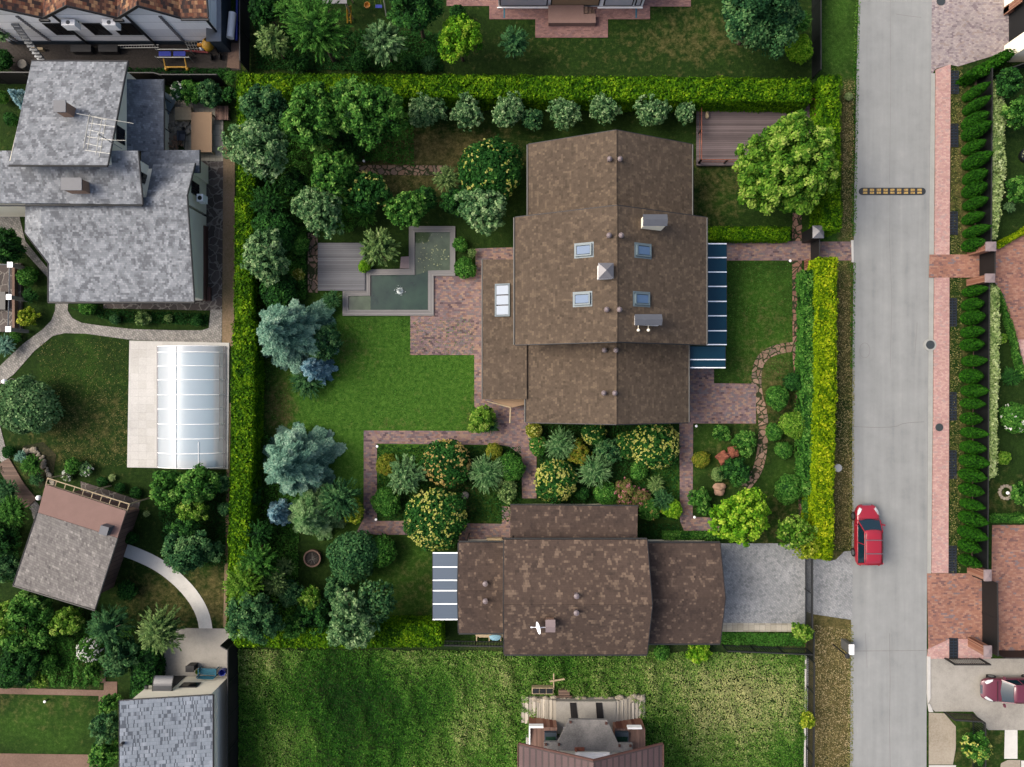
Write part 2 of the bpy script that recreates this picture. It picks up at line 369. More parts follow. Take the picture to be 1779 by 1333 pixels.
M['glassroof2'] = glassy('steel_blue_glass', C(84,100,118), 0.35, 0.25)
M['skyglass'] = glassy('skylight_glass', C(96,124,158), 0.4, 0.25)
M['palepane'] = glassy('pale_pane', C(176,190,206), 0.4, 0.3)
M['window'] = glassy('window_glass', C(14,20,26), 0.08, 0.5)
M['whitepane'] = glassy('sky_white_glass', C(214,220,228), 0.1, 0.6)  # reflection of the white sky put into the pane colour
M['frame'] = plain('window_frame', C(110,128,136), 0.45, 0.1)
M['metal'] = plain('galvanised', C(150,154,158), 0.35, 0.15, 5, 0.6)
M['alum'] = plain('aluminium', C(196,196,188), 0.35, 0.1, 5, 0.5)
M['awning'] = glassy('smoked_sheet', C(92,94,98), 0.15, 0.6)
M['poly'] = glassy('polycarbonate', C(206,220,230,.6), 0.22, 0.5, 0.6)
M['poolwater'] = glassy('pool_water', C(150,196,214), 0.1, 0.5)
M['teal'] = plain('teal_paint', C(34,116,140), 0.5, 0.15, 6)
M['blue'] = plain('blue_plastic', C(40,60,170), 0.4, 0.1)
M['yellow'] = plain('yellow_paint', C(210,160,50), 0.5, 0.15)
M['orange'] = plain('orange_plastic', C(226,150,50), 0.4, 0.1)
M['lime'] = plain('lime_plastic', C(140,170,40), 0.5, 0.1)
M['redpaint'] = plain('red_beam', C(150,70,70), 0.5, 0.1)
M['bump'] = plain('rubber', C(44,50,56), 0.7, 0.15)
M['bumpyel'] = cells('reflector_yellow', 0.06, 0.07, [C(216,176,100), C(230,196,120), C(190,150,90)], line=0.5, lw=0.2)
M['grate'] = plain('grate_iron', C(34,46,60), 0.5, 0.2)
M['gratehole'] = plain('drain_shaft', C(30,32,34), 0.9, 0.1)
M['iron'] = plain('manhole_iron', C(82,90,92), 0.45, 0.15, 12, 0.4, bump=.3)
M['stone'] = plain('grey_stone', C(138,134,124), 0.9, 0.25, 6, bump=.5)
M['redrock'] = plain('red_rock', C(158,94,72), 0.95, 0.7, 3.5, bump=1.0)
M['paintred'] = None
def paint(name, c):
    t = NT(name, 0.32, 0.5); t.base(c); t.b.inputs['Coat Weight'].default_value = 0.6; t.b.inputs['Coat Roughness'].default_value = 0.08
    t.bump(t.noise(t.coord(), 3, 2), 0.02, 0.02); return t.m
M['paintred'] = paint('red_car_paint', C(172,34,52))
M['paintmaroon'] = paint('maroon_car_paint', C(112,48,64))
M['carglass'] = glassy('car_glass', C(22,48,60), 0.05, 0.7)
M['lamp'] = glassy('headlamp_lens', C(225,228,228), 0.1, 0.7)
M['taillamp'] = glassy('tail_lens', C(170,40,45), 0.1, 0.7)
M['tyre'] = plain('tyre_rubber', C(26,26,27), 0.8, 0.1)
M['mulch'] = ground3('planting_soil', [C(24,34,18), C(44,50,28), C(84,78,54)], 1, 9)
M['bark'] = plain('bark', C(84,68,52), 0.95, 0.35, 8, bump=.6)
M['stem'] = plain('dark_stem', C(60,52,40), 0.95, 0.3, 8)
def water(name, c1, c2, sc=.6, bump=.12):
    t = NT(name, 0.06, 0.5); v = t.coord()
    t.base(t.ramp(t.noise(v, sc, 4), [(.35, c1), (.65, c2)]))
    t.bump(t.noise(v, 5, 3), bump, .03); return t.m
M['pond'] = water('pond_water', C(26,52,44), C(48,76,60))
M['pondgreen'] = water('algae_water', C(66,82,60), C(86,102,78), 1.5, .06)
M['foam'] = plain('foam', C(214,226,224), 0.4, 0.1)
M['lily'] = plain('lily_pad', C(170,176,130), 0.6, 0.3, 5)
G = lambda r, g, b: C(r+4, g+2, b+3, k=.66)
def LM(n, *st, **k): M['f_'+n] = leafm('foliage_'+n, [G(*s) for s in st], **k)
LM('green', (14,50,16), (42,94,28), (80,138,50), (134,178,82))
LM('dark', (8,38,16), (24,66,24), (46,100,38), (78,132,52))
LM('teal', (14,50,28), (38,84,46), (74,122,68), (116,156,94))
LM('sage', (34,70,34), (82,118,60), (130,160,90), (176,196,128))
LM('pale', (30,70,38), (70,114,66), (118,158,98), (174,202,142))
LM('lime', (30,74,12), (70,120,28), (116,160,50), (172,196,92))
LM('limebright', (44,98,10), (84,144,22), (130,180,40), (180,208,68))
LM('yellow', (70,100,14), (110,142,26), (156,174,46), (196,198,78))
LM('golden', (56,84,18), (98,118,30), (136,144,46), (158,138,56))
LM('hedge', (20,60,2), (50,98,4), (90,138,10), (142,178,28))
LM('hedgeyel', (44,86,0), (90,128,4), (142,172,12), (194,204,38))
LM('hedgesilver', (96,130,66), (134,162,94), (170,192,126), (202,216,160))
LM('thuja', (8,44,4), (22,72,6), (44,100,14), (74,134,28))
LM('blue', (50,90,74), (90,138,116), (136,182,154), (188,220,190))
LM('bluebright', (52,94,110), (92,142,156), (138,182,190), (184,214,216))
LM('pine', (40,80,42), (76,124,68), (120,160,100), (164,196,138))
LM('viburnum', (10,44,14), (24,72,24), (48,102,38), (82,136,54))
LM('weed', (10,44,8), (30,82,18), (68,124,34), (120,158,70), (186,190,126))
LM('drygrass', (54,86,26), (110,124,56), (166,156,104), (196,180,138))
LM('spirea', (54,88,30), (100,122,48), (136,98,80), (92,130,48))
LM('bloomyel', (146,162,60), (176,186,84), (200,202,114), (186,186,90))
LM('bloomorange', (160,150,72), (186,164,92), (200,182,112), (176,146,78))
LM('bloomwhite', (214,220,208), (230,234,224), (240,242,232))
LM('bloompink', (166,106,112), (186,126,128), (150,116,100))
# ---------------------------------------------------------------- foliage
def unit(v): return v/np.maximum(np.linalg.norm(v, axis=-1, keepdims=True), 1e-9)
def lowf(x, y, sc, seed):
    r = np.random.default_rng(seed); s = np.zeros_like(x)
    for i in range(7):
        a = r.uniform(0, 6.28); k = sc*r.uniform(.6, 2.6); s += np.sin((x*math.cos(a)+y*math.sin(a))*k+r.uniform(0, 6.28))
    return s/7
def quads(c, n, L, asp, tdir=None):
    N = len(c); n = unit(n)
    t = rng.normal(size=(N, 3)) if tdir is None else tdir+rng.normal(size=(N, 3))*.25
    t = unit(t-(t*n).sum(1, keepdims=True)*n); b = np.cross(n, t)
    l = (L*rng.uniform(.65, 1.35, N))[:, None]*.5; w = l*asp
    V = np.stack([c-t*l, c+b*w, c+t*l, c-b*w], 1).reshape(-1, 3)
    return V, np.arange(4*N).reshape(N, 4)
def clip01(x): return np.clip(x, 0, 1)
def leaf_mesh(parts):
    """parts: list of (V,F,attr)"""
    V = np.concatenate([p[0] for p in parts]); o = 0; F = []
    for p in parts: F.append(p[1]+o); o += len(p[0])
    return V, np.concatenate(F), clip01(np.concatenate([p[2] for p in parts]))
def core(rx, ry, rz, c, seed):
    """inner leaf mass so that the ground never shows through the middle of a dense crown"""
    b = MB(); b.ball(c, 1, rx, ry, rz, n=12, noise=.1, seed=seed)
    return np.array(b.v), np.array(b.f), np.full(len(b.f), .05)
def broad(Rm, rv, zc, L, clump=(.16, .28), dens=1.0, lump=.22, asp=.6, shape=1.0, tight=.75):
    n = int(max(14, 3.4/(np.mean(clump)**2)*.9)); seed = int(rng.integers(1e6))
    d = unit(rng.normal(size=(n, 3))); d[:, 2] = np.abs(d[:, 2])*1.0-.25*(rng.random(n) < .35); d = unit(d)
    rad = 1-lump*rng.random(n)-.12*(lowf(d[:, 0]*3, d[:, 1]*3, 1.4, seed)); 
    cr = rng.uniform(*clump, n)*Rm
    cen = d*(rad[:, None])*np.array([Rm-np.mean(cr)*.7, Rm-np.mean(cr)*.7, rv])+np.array([0, 0, zc])
    az = np.arctan2(d[:, 1], d[:, 0]); ph = rng.uniform(0, 6.28, 3); sh_ = 1+shape*(.13*np.sin(2*az+ph[0])+.10*np.sin(3*az+ph[1])+.07*np.sin(5*az+ph[2])); cen[:, :2] *= sh_[:, None]
    tot = int(40*Rm*Rm/(L*L)*dens); m_ = np.maximum(4, (tot*(cr**2)/(cr**2).sum()).astype(int))
    idx = np.repeat(np.arange(n), m_); N = len(idx)
    e = unit(rng.normal(size=(N, 3))+d[idx]*.7+np.array([0, 0, .55]))
    rr = cr[idx]*(rng.random(N)**.35)
    p = cen[idx]+e*rr[:, None]*np.array([1, 1, .8])
    nn = e*.55+np.array([0, 0, .5])+rng.normal(size=(N, 3))*.42
    V, F = quads(p, nn, L, asp)
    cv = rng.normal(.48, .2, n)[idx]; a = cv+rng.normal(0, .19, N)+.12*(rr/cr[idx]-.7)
    nf = int(N*.45); e = unit(rng.normal(size=(nf, 3))); e[:, 2] = np.abs(e[:, 2])-.2; r_ = rng.uniform(.5, .82, nf)*(1+.25*lowf(e[:, 0]*6, e[:, 1]*6, 1.5, seed+3))
    pf = e*r_[:, None]*np.array([Rm, Rm, rv])+np.array([0, 0, zc]); pf[:, :2] *= (1+shape*.13*np.sin(2*np.arctan2(e[:, 1], e[:, 0])+ph[0]))[:, None]
    Vf, Ff = quads(pf, e*.5+np.array([0, 0, .4])+rng.normal(size=(nf, 3))*.5, L*1.15, asp)
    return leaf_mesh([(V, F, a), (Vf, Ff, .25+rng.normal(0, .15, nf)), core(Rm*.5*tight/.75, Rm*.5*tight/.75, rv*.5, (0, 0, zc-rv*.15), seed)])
def bushy(Rm, rv, zc, L, dens=1.0, asp=.65, flat=0.0):
    seed = int(rng.integers(1e6)); N = int(44*Rm*Rm/(L*L)*dens)
    d = unit(rng.normal(size=(N, 3))); d[:, 2] = np.where(d[:, 2] < -.3, -d[:, 2], d[:, 2]); d = unit(d)
    q = 1+.08*lowf(d[:, 0]*3+seed, d[:, 1]*3, 1.6, seed)+.06*lowf(d[:, 1]*7, d[:, 2]*7, 1.6, seed+1)
    az = np.arctan2(d[:, 1], d[:, 0]); ph = rng.uniform(0, 6.28, 3); q = q*(1+.05*np.sin(2*az+ph[0])+.05*np.sin(3*az+ph[1])+.04*np.sin(7*az+ph[2]))
    rr = q*(1-.22*rng.random(N)**2)+np.where(rng.random(N) < .06, .07*rng.random(N), 0)
    p = d*rr[:, None]*np.array([Rm, Rm, rv])+np.array([0, 0, zc])
    V, F = quads(p, d*.7+rng.normal(size=(N, 3))*.5+np.array([0, 0, .3]), L, asp)
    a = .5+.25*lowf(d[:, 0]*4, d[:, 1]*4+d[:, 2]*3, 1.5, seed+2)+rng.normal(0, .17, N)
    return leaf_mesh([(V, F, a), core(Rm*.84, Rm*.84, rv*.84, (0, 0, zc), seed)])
def tuft(Rm, rv, zc, L, dens=1.0, ns=None, spread=.09, asp=.3, droop=0.0, tight=.5):
    ns = ns or int(80+Rm*24); seed = int(rng.integers(1e6))
    d = unit(rng.normal(size=(ns, 3))); d[:, 2] = np.abs(d[:, 2])+.05; d = unit(d)
    ln = 1-.3*rng.random(ns)+.12*lowf(d[:, 0]*2, d[:, 1]*2, 1.5, seed)
    tot = int(46*Rm*Rm/(L*L*.6)*dens); idx = rng.integers(0, ns, tot)
    t = rng.random(tot)**.55; t = .35+.65*t
    D = d[idx]
    p = D*(t*ln[idx])[:, None]*np.array([Rm, Rm, rv])+rng.normal(size=(tot, 3))*(spread*Rm*(1.15-t))[:, None]
    p[:, 2] += zc-droop*Rm*(t**2)*(1-np.abs(D[:, 2]))
    nn = rng.normal(size=(tot, 3))*.45+np.array([0, 0, .9])+D*.2
    V, F = quads(p, nn, L, asp, tdir=D*1.0+np.array([0, 0, .25-droop]))
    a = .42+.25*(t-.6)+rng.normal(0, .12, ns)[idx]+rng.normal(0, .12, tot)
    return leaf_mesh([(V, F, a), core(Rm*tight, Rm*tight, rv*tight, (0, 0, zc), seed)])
def spruce(Rm, h, L, dens=1.0, z0=.25, tiers=None, power=.75, lean=0):
    tiers = tiers or int(7+h*1.5); Vs = []
    P_, N_, T_, A_ = [], [], [], []
    for i in range(tiers):
        f = i/(tiers-1); z = z0+(h-z0)*f**1.0; r = Rm*(1-f)**power*random.uniform(.86, 1.06)+.12
        nb = max(5, int(6+9*(1-f)))
        ph = random.uniform(0, 6.28)
        for b in range(nb):
            a = ph+2*math.pi*b/nb+random.uniform(-.2, .2); rr = r*random.uniform(.66, 1.14)
            u = np.array([math.cos(a), math.sin(a), 0]); w = np.array([-u[1], u[0], 0])
            k = int(max(12, dens*34*rr*rr/(L*.5)/2.0+14*rr/L*.5))
            t = rng.random(k)**.7; lat = (rng.random(k)-.5)*2*(.36*(1-t)+.07)*rr
            pos = np.outer(t*rr, u)+np.outer(lat, w); pos[:, 2] = z-(t**1.6)*rr*.22+rng.normal(0, .04, k)-np.abs(lat)*.15
            sg = np.sign(lat)[:, None]
            P_.append(pos); T_.append(u+sg*w*.75+np.array([0, 0, .05])); N_.append(np.array([0, 0, 1])+rng.normal(size=(k, 3))*.5+u*.25)
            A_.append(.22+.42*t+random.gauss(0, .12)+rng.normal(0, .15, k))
    p = np.concatenate(P_); V, F = quads(p, np.concatenate(N_), L, .34, np.concatenate(T_))
    b = MB(); b.lathe((0, 0, 0), [(Rm*.55, z0), (Rm*.36, h*.45), (Rm*.12, h*.8), (.02, h*.95)], 10)
    F4 = [f for f in b.f if len(f) == 4]
    return leaf_mesh([(V, F, np.concatenate(A_)), (np.array(b.v), np.array(F4), np.full(len(F4), .05))])
def cone(Rm, h, L, dens=1.0):
    N = int(150*Rm*h/(L*L)*.16*dens); f = rng.random(N)**1.25; a = rng.uniform(0, 6.28, N); sd = int(rng.integers(1e6))
    r = Rm*np.sin(np.pi*np.clip(.20+f*.80, 0, 1))**.8*1.0*(1+.08*lowf(a*2, f*6, 1.6, sd))
    u = np.stack([np.cos(a), np.sin(a), np.zeros(N)], 1)
    p = u*(r*(1-.12*rng.random(N)))[:, None]; p[:, 2] = .06+f*h
    V, F = quads(p, u*.9+np.array([0, 0, .45])+rng.normal(size=(N, 3))*.35, L, .45, tdir=np.array([0, 0, 1.0])+u*.4)
    b = MB(); b.lathe((0, 0, 0), [(Rm*.5, .05), (Rm*.86, h*.3), (Rm*.6, h*.65), (.03, h*.94)], 10)
    F4 = [q for q in b.f if len(q) == 4]
    return leaf_mesh([(V, F, .45+rng.normal(0, .17, N)+.1*lowf(a*3, f*9, 1.5, sd+1)), (np.array(b.v), np.array(F4), np.full(len(F4), .05))])
def trunk(parent, h, r, limbs=4, spread=1.0, mat='bark', z1=None):
    b = MB(); z1 = z1 or h; x = y = 0; pts = [(0, 0, 0)]
    for i in range(1, 5):
        x += random.uniform(-.04, .04)*h*.3; y += random.uniform(-.04, .04)*h*.3; pts.append((x, y, z1*i/4))
    for i in range(4): b.tube(pts[i], pts[i+1], r*(1-.2*i), r*(1-.2*(i+1)), 8)
    for i in range(limbs):
        a = random.uniform(0, 6.28); j = random.choice((2, 3)); p = Vector(pts[j])
        q = p+Vector((math.cos(a)*spread*.35, math.sin(a)*spread*.35, h*.12)); e = q+Vector((math.cos(a+.3)*spread*.35, math.sin(a+.3)*spread*.35, h*.08))
        b.tube(p, q, r*.5, r*.32, 6); b.tube(q, e, r*.32, r*.12, 6)
    V = [(v[0]+WL[parent.name][0], v[1]+WL[parent.name][1], v[2]+WL[parent.name][2]) for v in b.v]
    return mesh_obj('trunk' if h > 1.6 else 'stem', V, b.f, M[mat], parent)
def crown_obj(name, VFA, mat, parent):
    V, F, a = VFA; V = V+np.array(WL[parent.name])
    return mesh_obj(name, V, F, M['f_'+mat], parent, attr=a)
def blossoms(parent, Rm, rv, zc, mat, n, size=.2, zmin=.05, patch=.5):
    seed = int(rng.integers(1e6)); d = unit(rng.normal(size=(n*3, 3))); d = d[d[:, 2] > zmin]
    k = lowf(d[:, 0]*2.5, d[:, 1]*2.5, 1.5, seed)+rng.normal(0, .25, len(d)) > -.3; d = d[k][:n]
    p0 = d*np.array([Rm, Rm, rv])*.995+np.array([0, 0, zc]); p0 = p0*(1+rng.normal(0, .012, (len(p0), 1))); N = len(p0); k = 6
    pp = np.repeat(p0, k, 0)+rng.normal(size=(N*k, 3))*size*.42; nn = np.repeat(d, k, 0)+np.array([0, 0, .5])+rng.normal(size=(N*k, 3))*.35
    V, F = quads(pp, nn, size, .9); a = np.repeat(rng.random(N), k)*.7+rng.random(N*k)*.3
    return crown_obj('blossoms', (V, F, clip01(a)), mat, parent)
NAMES = dict(tree='tree', shrub='shrub', conifer='conifer')
def plant(kind, px, py, rpx, h, mat, label, name=None, cat=None, group=None, bloom=None, nb=None, L=None, dens=1.0, **kw):
    conif = kind in ('spruce', 'cone')
    Rm0 = rpx*S
    rv = min(Rm0*.85, h*.46) if not conif else h/2
    zc = h-rv if not conif else h*.42
    if kind == 'cone': zc = 0.0
    x, y, _ = P(px, py, zc); Rm = Rm0*(H-zc)/H
    cat = cat or ('conifer' if conif else ('tree' if h >= 2.6 else 'shrub'))
    nm = name or {'spruce': 'blue_spruce' if 'blue' in mat else 'spruce_tree', 'cone': 'columnar_cypress', 'pine': 'dwarf_pine'}.get(kind, 'garden_tree' if h >= 2.6 else 'garden_shrub')
    t = T(nm, label, cat, (x, y, 0), group)
    L0 = L or (.20 if Rm > 1.7 else .19 if Rm > 1.2 else .14 if Rm > .5 else .10)
    if kind == 'broad': g = broad(Rm, rv, zc, L0, dens=dens, **kw)
    elif kind == 'bushy': g = bushy(Rm, rv, zc, L0, dens=dens, **kw)
    elif kind == 'tuft': g = tuft(Rm, rv, zc, L0*1.6, dens=dens, **kw)
    elif kind == 'feather': g = tuft(Rm, rv, zc, L0*1.5, dens=dens, ns=int(90+Rm*40), spread=.055, asp=.2, tight=.45, **kw)
    elif kind == 'willow': g = tuft(Rm, rv, zc, L0*1.7, dens=dens, ns=int(110+Rm*30), spread=.07, asp=.2, droop=.45, **kw)
    elif kind == 'pine': g = tuft(Rm, rv, zc, L0*1.5, dens=dens, ns=int(240), spread=.035, asp=.16, tight=.6, **kw)
    elif kind == 'spruce': g = spruce(Rm, h, L0*1.15, dens=dens, **kw)
    elif kind == 'cone': g = cone(Rm, h, .13, dens=dens)
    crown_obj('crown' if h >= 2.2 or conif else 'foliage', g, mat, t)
    if bloom: blossoms(t, Rm, rv, zc, bloom, int((nb or 40*Rm*Rm)*1.7), .115 if Rm > 1 else .095)
    trunk(t, h if not conif else h*.9, max(.03, min(.22, h*.026)), 4 if h > 2.6 and not conif else 0, Rm, z1=h*.75)
    return t
def hedge(pts, h, mat, label, name='clipped_hedge', L=.17, dens=1.0, wob=.10, z0=0.0, cat='hedge'):
    """pts: four corners of the hedge TOP on the plan, in order"""
    W = [np.array(P(x, y, h)[:2]) for x, y in pts]; c = sum(W)/4
    loc = (float(c[0]), float(c[1]), 0.0)
    ar = abs(sum(W[i][0]*W[(i+1) % 4][1]-W[(i+1) % 4][0]*W[i][1] for i in range(4)))/2
    per = 34*dens*(.17/L)**2*7
    parts = []; seed = int(rng.integers(1e6))
    N = int(ar*per*1.25); u = rng.random(N)[:, None]; v = rng.random(N)[:, None]
    xy = (W[0]*(1-u)+W[1]*u)*(1-v)+(W[3]*(1-u)+W[2]*u)*v
    lo = lowf(xy[:, 0], xy[:, 1], 1.7, seed); lo2 = lowf(xy[:, 0], xy[:, 1], 4.0, seed+5)
    ed = np.minimum(np.minimum(u, 1-u)[:, 0]*np.linalg.norm(W[1]-W[0]), np.minimum(v, 1-v)[:, 0]*np.linalg.norm(W[3]-W[0]))
    lo3 = lowf(xy[:, 0], xy[:, 1], 9.0, seed+7); z = h+wob*lo+wob*.8*lo2+wob*.9*lo3+rng.normal(0, .04, N)-np.exp(-ed/.12)*.2*(1+lo2*2)
    V, F = quads(np.column_stack([xy, z]), np.array([0, 0, .9])+rng.normal(size=(N, 3))*.5, L, .6)
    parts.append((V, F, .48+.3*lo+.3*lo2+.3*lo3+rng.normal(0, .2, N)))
    for i in range(4):
        a, b = W[i], W[(i+1) % 4]; ln = np.linalg.norm(b-a); d = (b-a)/ln; n = np.array([d[1], -d[0]])
        if np.dot(n, (a+b)/2-c) < 0: n = -n
        N = int(ln*h*per*.8); t = rng.random(N)*ln; z = z0+rng.random(N)*(h-z0)
        s1 = lowf(t, z*1.5, 2.2, seed+i+9)
        xy = a+np.outer(t, d)+np.outer(wob*1.3*s1+rng.normal(0, .035, N), n)
        V, F = quads(np.column_stack([xy, z]), np.array([n[0], n[1], .35])+rng.normal(size=(N, 3))*.45, L, .6)
        parts.append((V, F, .48+.22*s1+rng.normal(0, .15, N)))
    cc = [c+(w-c)*(1-.12/max(np.linalg.norm(w-c), .3)) for w in W]
    ins = MB(); sh = []
    for i in range(4):
        p0, p1, p2 = W[i-1], W[i], W[(i+1) % 4]; e1 = (p0-p1)/np.linalg.norm(p0-p1); e2 = (p2-p1)/np.linalg.norm(p2-p1); sh.append(tuple(p1+(e1+e2)*.1))
    ins.prism(sh, z0, h-.12); F4 = [f for f in ins.f if len(f) == 4]
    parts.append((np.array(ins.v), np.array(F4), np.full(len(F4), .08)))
    V, F, A = leaf_mesh(parts)
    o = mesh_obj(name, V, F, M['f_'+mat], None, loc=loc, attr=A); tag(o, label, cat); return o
def cover(name, quad, hgt, mat, N, L=.16, label='', bias=None, kind='stuff', nrm=.6, sc=.35):
    W = [np.array(P(x, y, 0)[:2]) for x, y in quad]; u = rng.random(N)[:, None]; v = rng.random(N)[:, None]
    xy = (W[0]*(1-u)+W[1]*u)*(1-v)+(W[3]*(1-u)+W[2]*u)*v
    seed = int(rng.integers(1e6)); lo = lowf(xy[:, 0], xy[:, 1], sc, seed); l2 = lowf(xy[:, 0], xy[:, 1], sc*5, seed+1); l3 = lowf(xy[:, 0], xy[:, 1], sc*12, seed+2)
    z = np.clip(hgt*(.35+.5*lo+.7*l2+.7*l3), .02, None)*rng.random(N)**.4+.03
    V, F = quads(np.column_stack([xy, z]), np.array([0, 0, .8])+rng.normal(size=(N, 3))*nrm, L, .55)
    a = .46+.22*lo+.14*l2+.1*l3+rng.normal(0, .11, N)
    if bias is not None:
        for bx, by, br, bv in bias:
            q = np.array(P(bx, by)[:2]); a += bv*np.exp(-((xy-q)**2).sum(1)/(br*S)**2)
    o = mesh_obj(name, V, F, M['f_'+mat], None, attr=clip01(a)); o['kind'] = kind
    if label: o['label'] = label
    return o
# ---------------------------------------------------------------- ground
def build_ground():
    xs = np.concatenate([[-400, -120, -60], np.arange(-43, 43.1, .5), [60, 120, 400]]); ys = np.concatenate([[-400, -110, -50], np.arange(-33, 33.1, .5), [50, 110, 400]])
    X, Y = np.meshgrid(xs, ys, indexing='ij'); nx, ny = len(xs), len(ys)
    V = np.column_stack([X.ravel(), Y.ravel(), np.zeros(X.size)])
    i, j = np.meshgrid(np.arange(nx-1), np.arange(ny-1), indexing='ij'); a = (i*ny+j).ravel()
    F = np.stack([a, a+ny, a+ny+1, a+1], 1)
    px = X.ravel()/S+NX; py = -Y.ravel()/S+NY
    lush = np.zeros(len(px)); dry = np.zeros(len(px))
    def blob(arr, cx, cy, rx, ry, w): arr += w*np.exp(-(((px-cx)/rx)**2+((py-cy)/ry)**2)**1.5)
    for b in [(700, 660, 170, 130, .85), (620, 760, 110, 130, .8), (800, 660, 90, 110, .6), (1320, 560, 90, 120, .55), (700, 1010, 90, 90, .35), (1150, 830, 60, 60, .45), (1240, 320, 60, 70, .15),
              (560, 700, 90, 200, .4), (130, 660, 80, 90, .12), (90, 1260, 110, 60, .35), (1250, 770, 60, 60, .25), (1700, 1280, 120, 60, .2), (1458, 60, 50, 110, .45), (1440, 400, 40, 40, .5), (850, 880, 50, 40, .3), (1345, 850, 70, 80, .2), (1470, 450, 40, 60, .3)]: blob(lush, *b)
    for b in [(600, 610, 60, 50, .35), (820, 720, 30, 60, .3), (700, 735, 80, 14, .3), (480, 720, 40, 60, .3), (760, 265, 160, 45, .9), (700, 330, 130, 30, .6), (620, 240, 80, 40, .3), (1240, 320, 60, 90, .5), (1220, 60, 120, 60, .45), (1000, 90, 200, 40, .2), (1330, 590, 60, 100, .35), (1440, 1200, 60, 190, 1.3), (1445, 1110, 40, 50, .9),
              (1470, 560, 25, 160, .9), (1470, 300, 25, 130, .55), (1465, 860, 30, 120, .9), (1468, 200, 20, 80, .5), (1672, 300, 30, 200, .7), (1670, 760, 30, 260, .45), (170, 740, 90, 80, .4), (60, 800, 60, 60, .3), (300, 1040, 90, 70, .6), (380, 1040, 30, 60, .5), (1340, 700, 70, 80, .45),
              (1330, 910, 90, 60, .4), (720, 1020, 60, 60, .35), (1690, 1290, 120, 60, .35), (60, 1210, 150, 60, .3), (490, 700, 30, 60, .4), (800, 870, 40, 40, .4), (1745, 860, 40, 40, .4), (1250, 790, 50, 50, .3), (470, 80, 300, 60, .25), (1300, 1110, 120, 30, .4)]: blob(dry, *b)
    o = mesh_obj('ground', V, F, None, None, kind='structure')
    for nm, arr in (('lush', lush), ('dry', dry)):
        at = o.data.attributes.new(nm, 'FLOAT', 'POINT'); at.data.foreach_set('value', clip01(arr).astype(np.float32))
    t = NT('lawn', 0.95, 0.1); v = t.coord()
    def at(n):
        x = t.n('ShaderNodeAttribute'); x.attribute_name = n; return x.outputs['Fac']
    n1 = t.noise(v, .45, 5, .65); n2 = t.noise(v, 3.2, 6, .8); n3 = t.noise(v, 15, 4, .85)
    f = t.math('ADD', t.math('MULTIPLY', n2, .5), t.math('MULTIPLY', n3, .5))
    dark = t.ramp(f, [(.36, C(20, 38, 12)), (.5, C(38, 62, 20)), (.64, C(66, 92, 36))])
    br = t.ramp(f, [(.38, C(42, 82, 20)), (.5, C(70, 112, 34)), (.62, C(108, 146, 62))])
    dr = t.ramp(f, [(.36, C(72, 72, 38)), (.5, C(106, 98, 58)), (.64, C(150, 134, 92))])
    m1 = t.math('ADD', at('lush'), t.math('MULTIPLY', t.math('SUBTRACT', n1, .5), .9))
    c1 = t.mix(t.ramp(m1, [(.05, (0, 0, 0, 1)), (.75, (1, 1, 1, 1))]), dark, br)
    n4 = t.noise(v, 1.6, 6, .7)
    m2 = t.math('ADD', t.math('MULTIPLY', at('dry'), .9), t.math('MULTIPLY', t.math('SUBTRACT', n4, .5), 2.2))
    c2 = t.mix(t.ramp(m2, [(.22, (0, 0, 0, 1)), (.95, (1, 1, 1, 1))]), c1, dr)
    t.base(c2); t.bump(t.math('ADD', n2, n3), .7, .08)
    o.data.materials.append(t.m)
build_ground()
Z = [.006*i for i in range(1, 12)]
road = sheet('road', [(1493, -60), (1622, -60), (1617, 130), (1614, 340), (1612, 640), (1610, 995), (1609, 1400), (1476, 1400), (1478, 1090), (1480, 900), (1481, 600), (1484, 330), (1488, 120)], M['asphalt'], .03)
sheet('gutter', [(1617, 128), (1624, 128), (1622, 420), (1620, 700), (1617, 996), (1610, 996), (1612, 640), (1614, 340)], M['gutterstone'], .044)
sheet('pavement', [(1625, 122), (1650, 113), (1648, 440), (1647, 760), (1646, 995), (1618, 995), (1621, 700), (1623, 420)], M['paverpink'], .12, .12)
sheet('forecourt', [(1619, -60), (1780, -60), (1757, 60), (1750, 90), (1690, 108), (1664, 116), (1650, 113), (1625, 120), (1617, 132)], M['paverold'], .042)
sheet('crossing_path', [(1613, 443), (1700, 443), (1700, 483), (1612, 483)], M['paver2'], .128)
sheet('driveway', [(1610, 996), (1705, 996), (1705, 1128), (1650, 1110), (1612, 1128)], M['paver2'], .042)
sheet('pavement', [(1612, 1127), (1648, 1110), (1690, 1110), (1720, 1128), (1720, 1144), (1610, 1144)], M['paverpink'], .09, .09)
sheet('courtyard', [(1723, 912), (1840, 912), (1840, 1132), (1722, 1132), (1700, 1120), (1700, 1000), (1722, 1000)], M['paver2'], .040)
sheet('courtyard', [(1725, 432), (1740, 425), (1840, 368), (1840, 640), (1778, 640), (1763, 578), (1738, 505), (1722, 485), (1700, 483), (1700, 443)], M['paver2'], .050)
sheet('courtyard', [(1767, 590), (1840, 590), (1840, 720), (1795, 700)], M['paverpink'], .060)
sheet('driveway', [(1612, 1144), (1840, 1144), (1840, 1268), (1716, 1268), (1700, 1248), (1690, 1236), (1624, 1236), (1614, 1228)], M['concrete'], .044)
sheet('gravel_strip', [(1613, 1238), (1640, 1239), (1660, 1262), (1660, 1300), (1655, 1328), (1613, 1328)], M['gravel'], .036)
sheet('path', [(1745, 1268), (1767, 1268), (1767, 1318), (1744, 1318)], M['pathwhite'], .04)
sheet('path', [(1613, 1329), (1660, 1329), (1660, 1380), (1613, 1380)], M['kerb'], .05)
sheet('path', [(1738, 1326), (1750, 1320), (1772, 1320), (1772, 1380), (1732, 1380)], M['gravel'], .046)
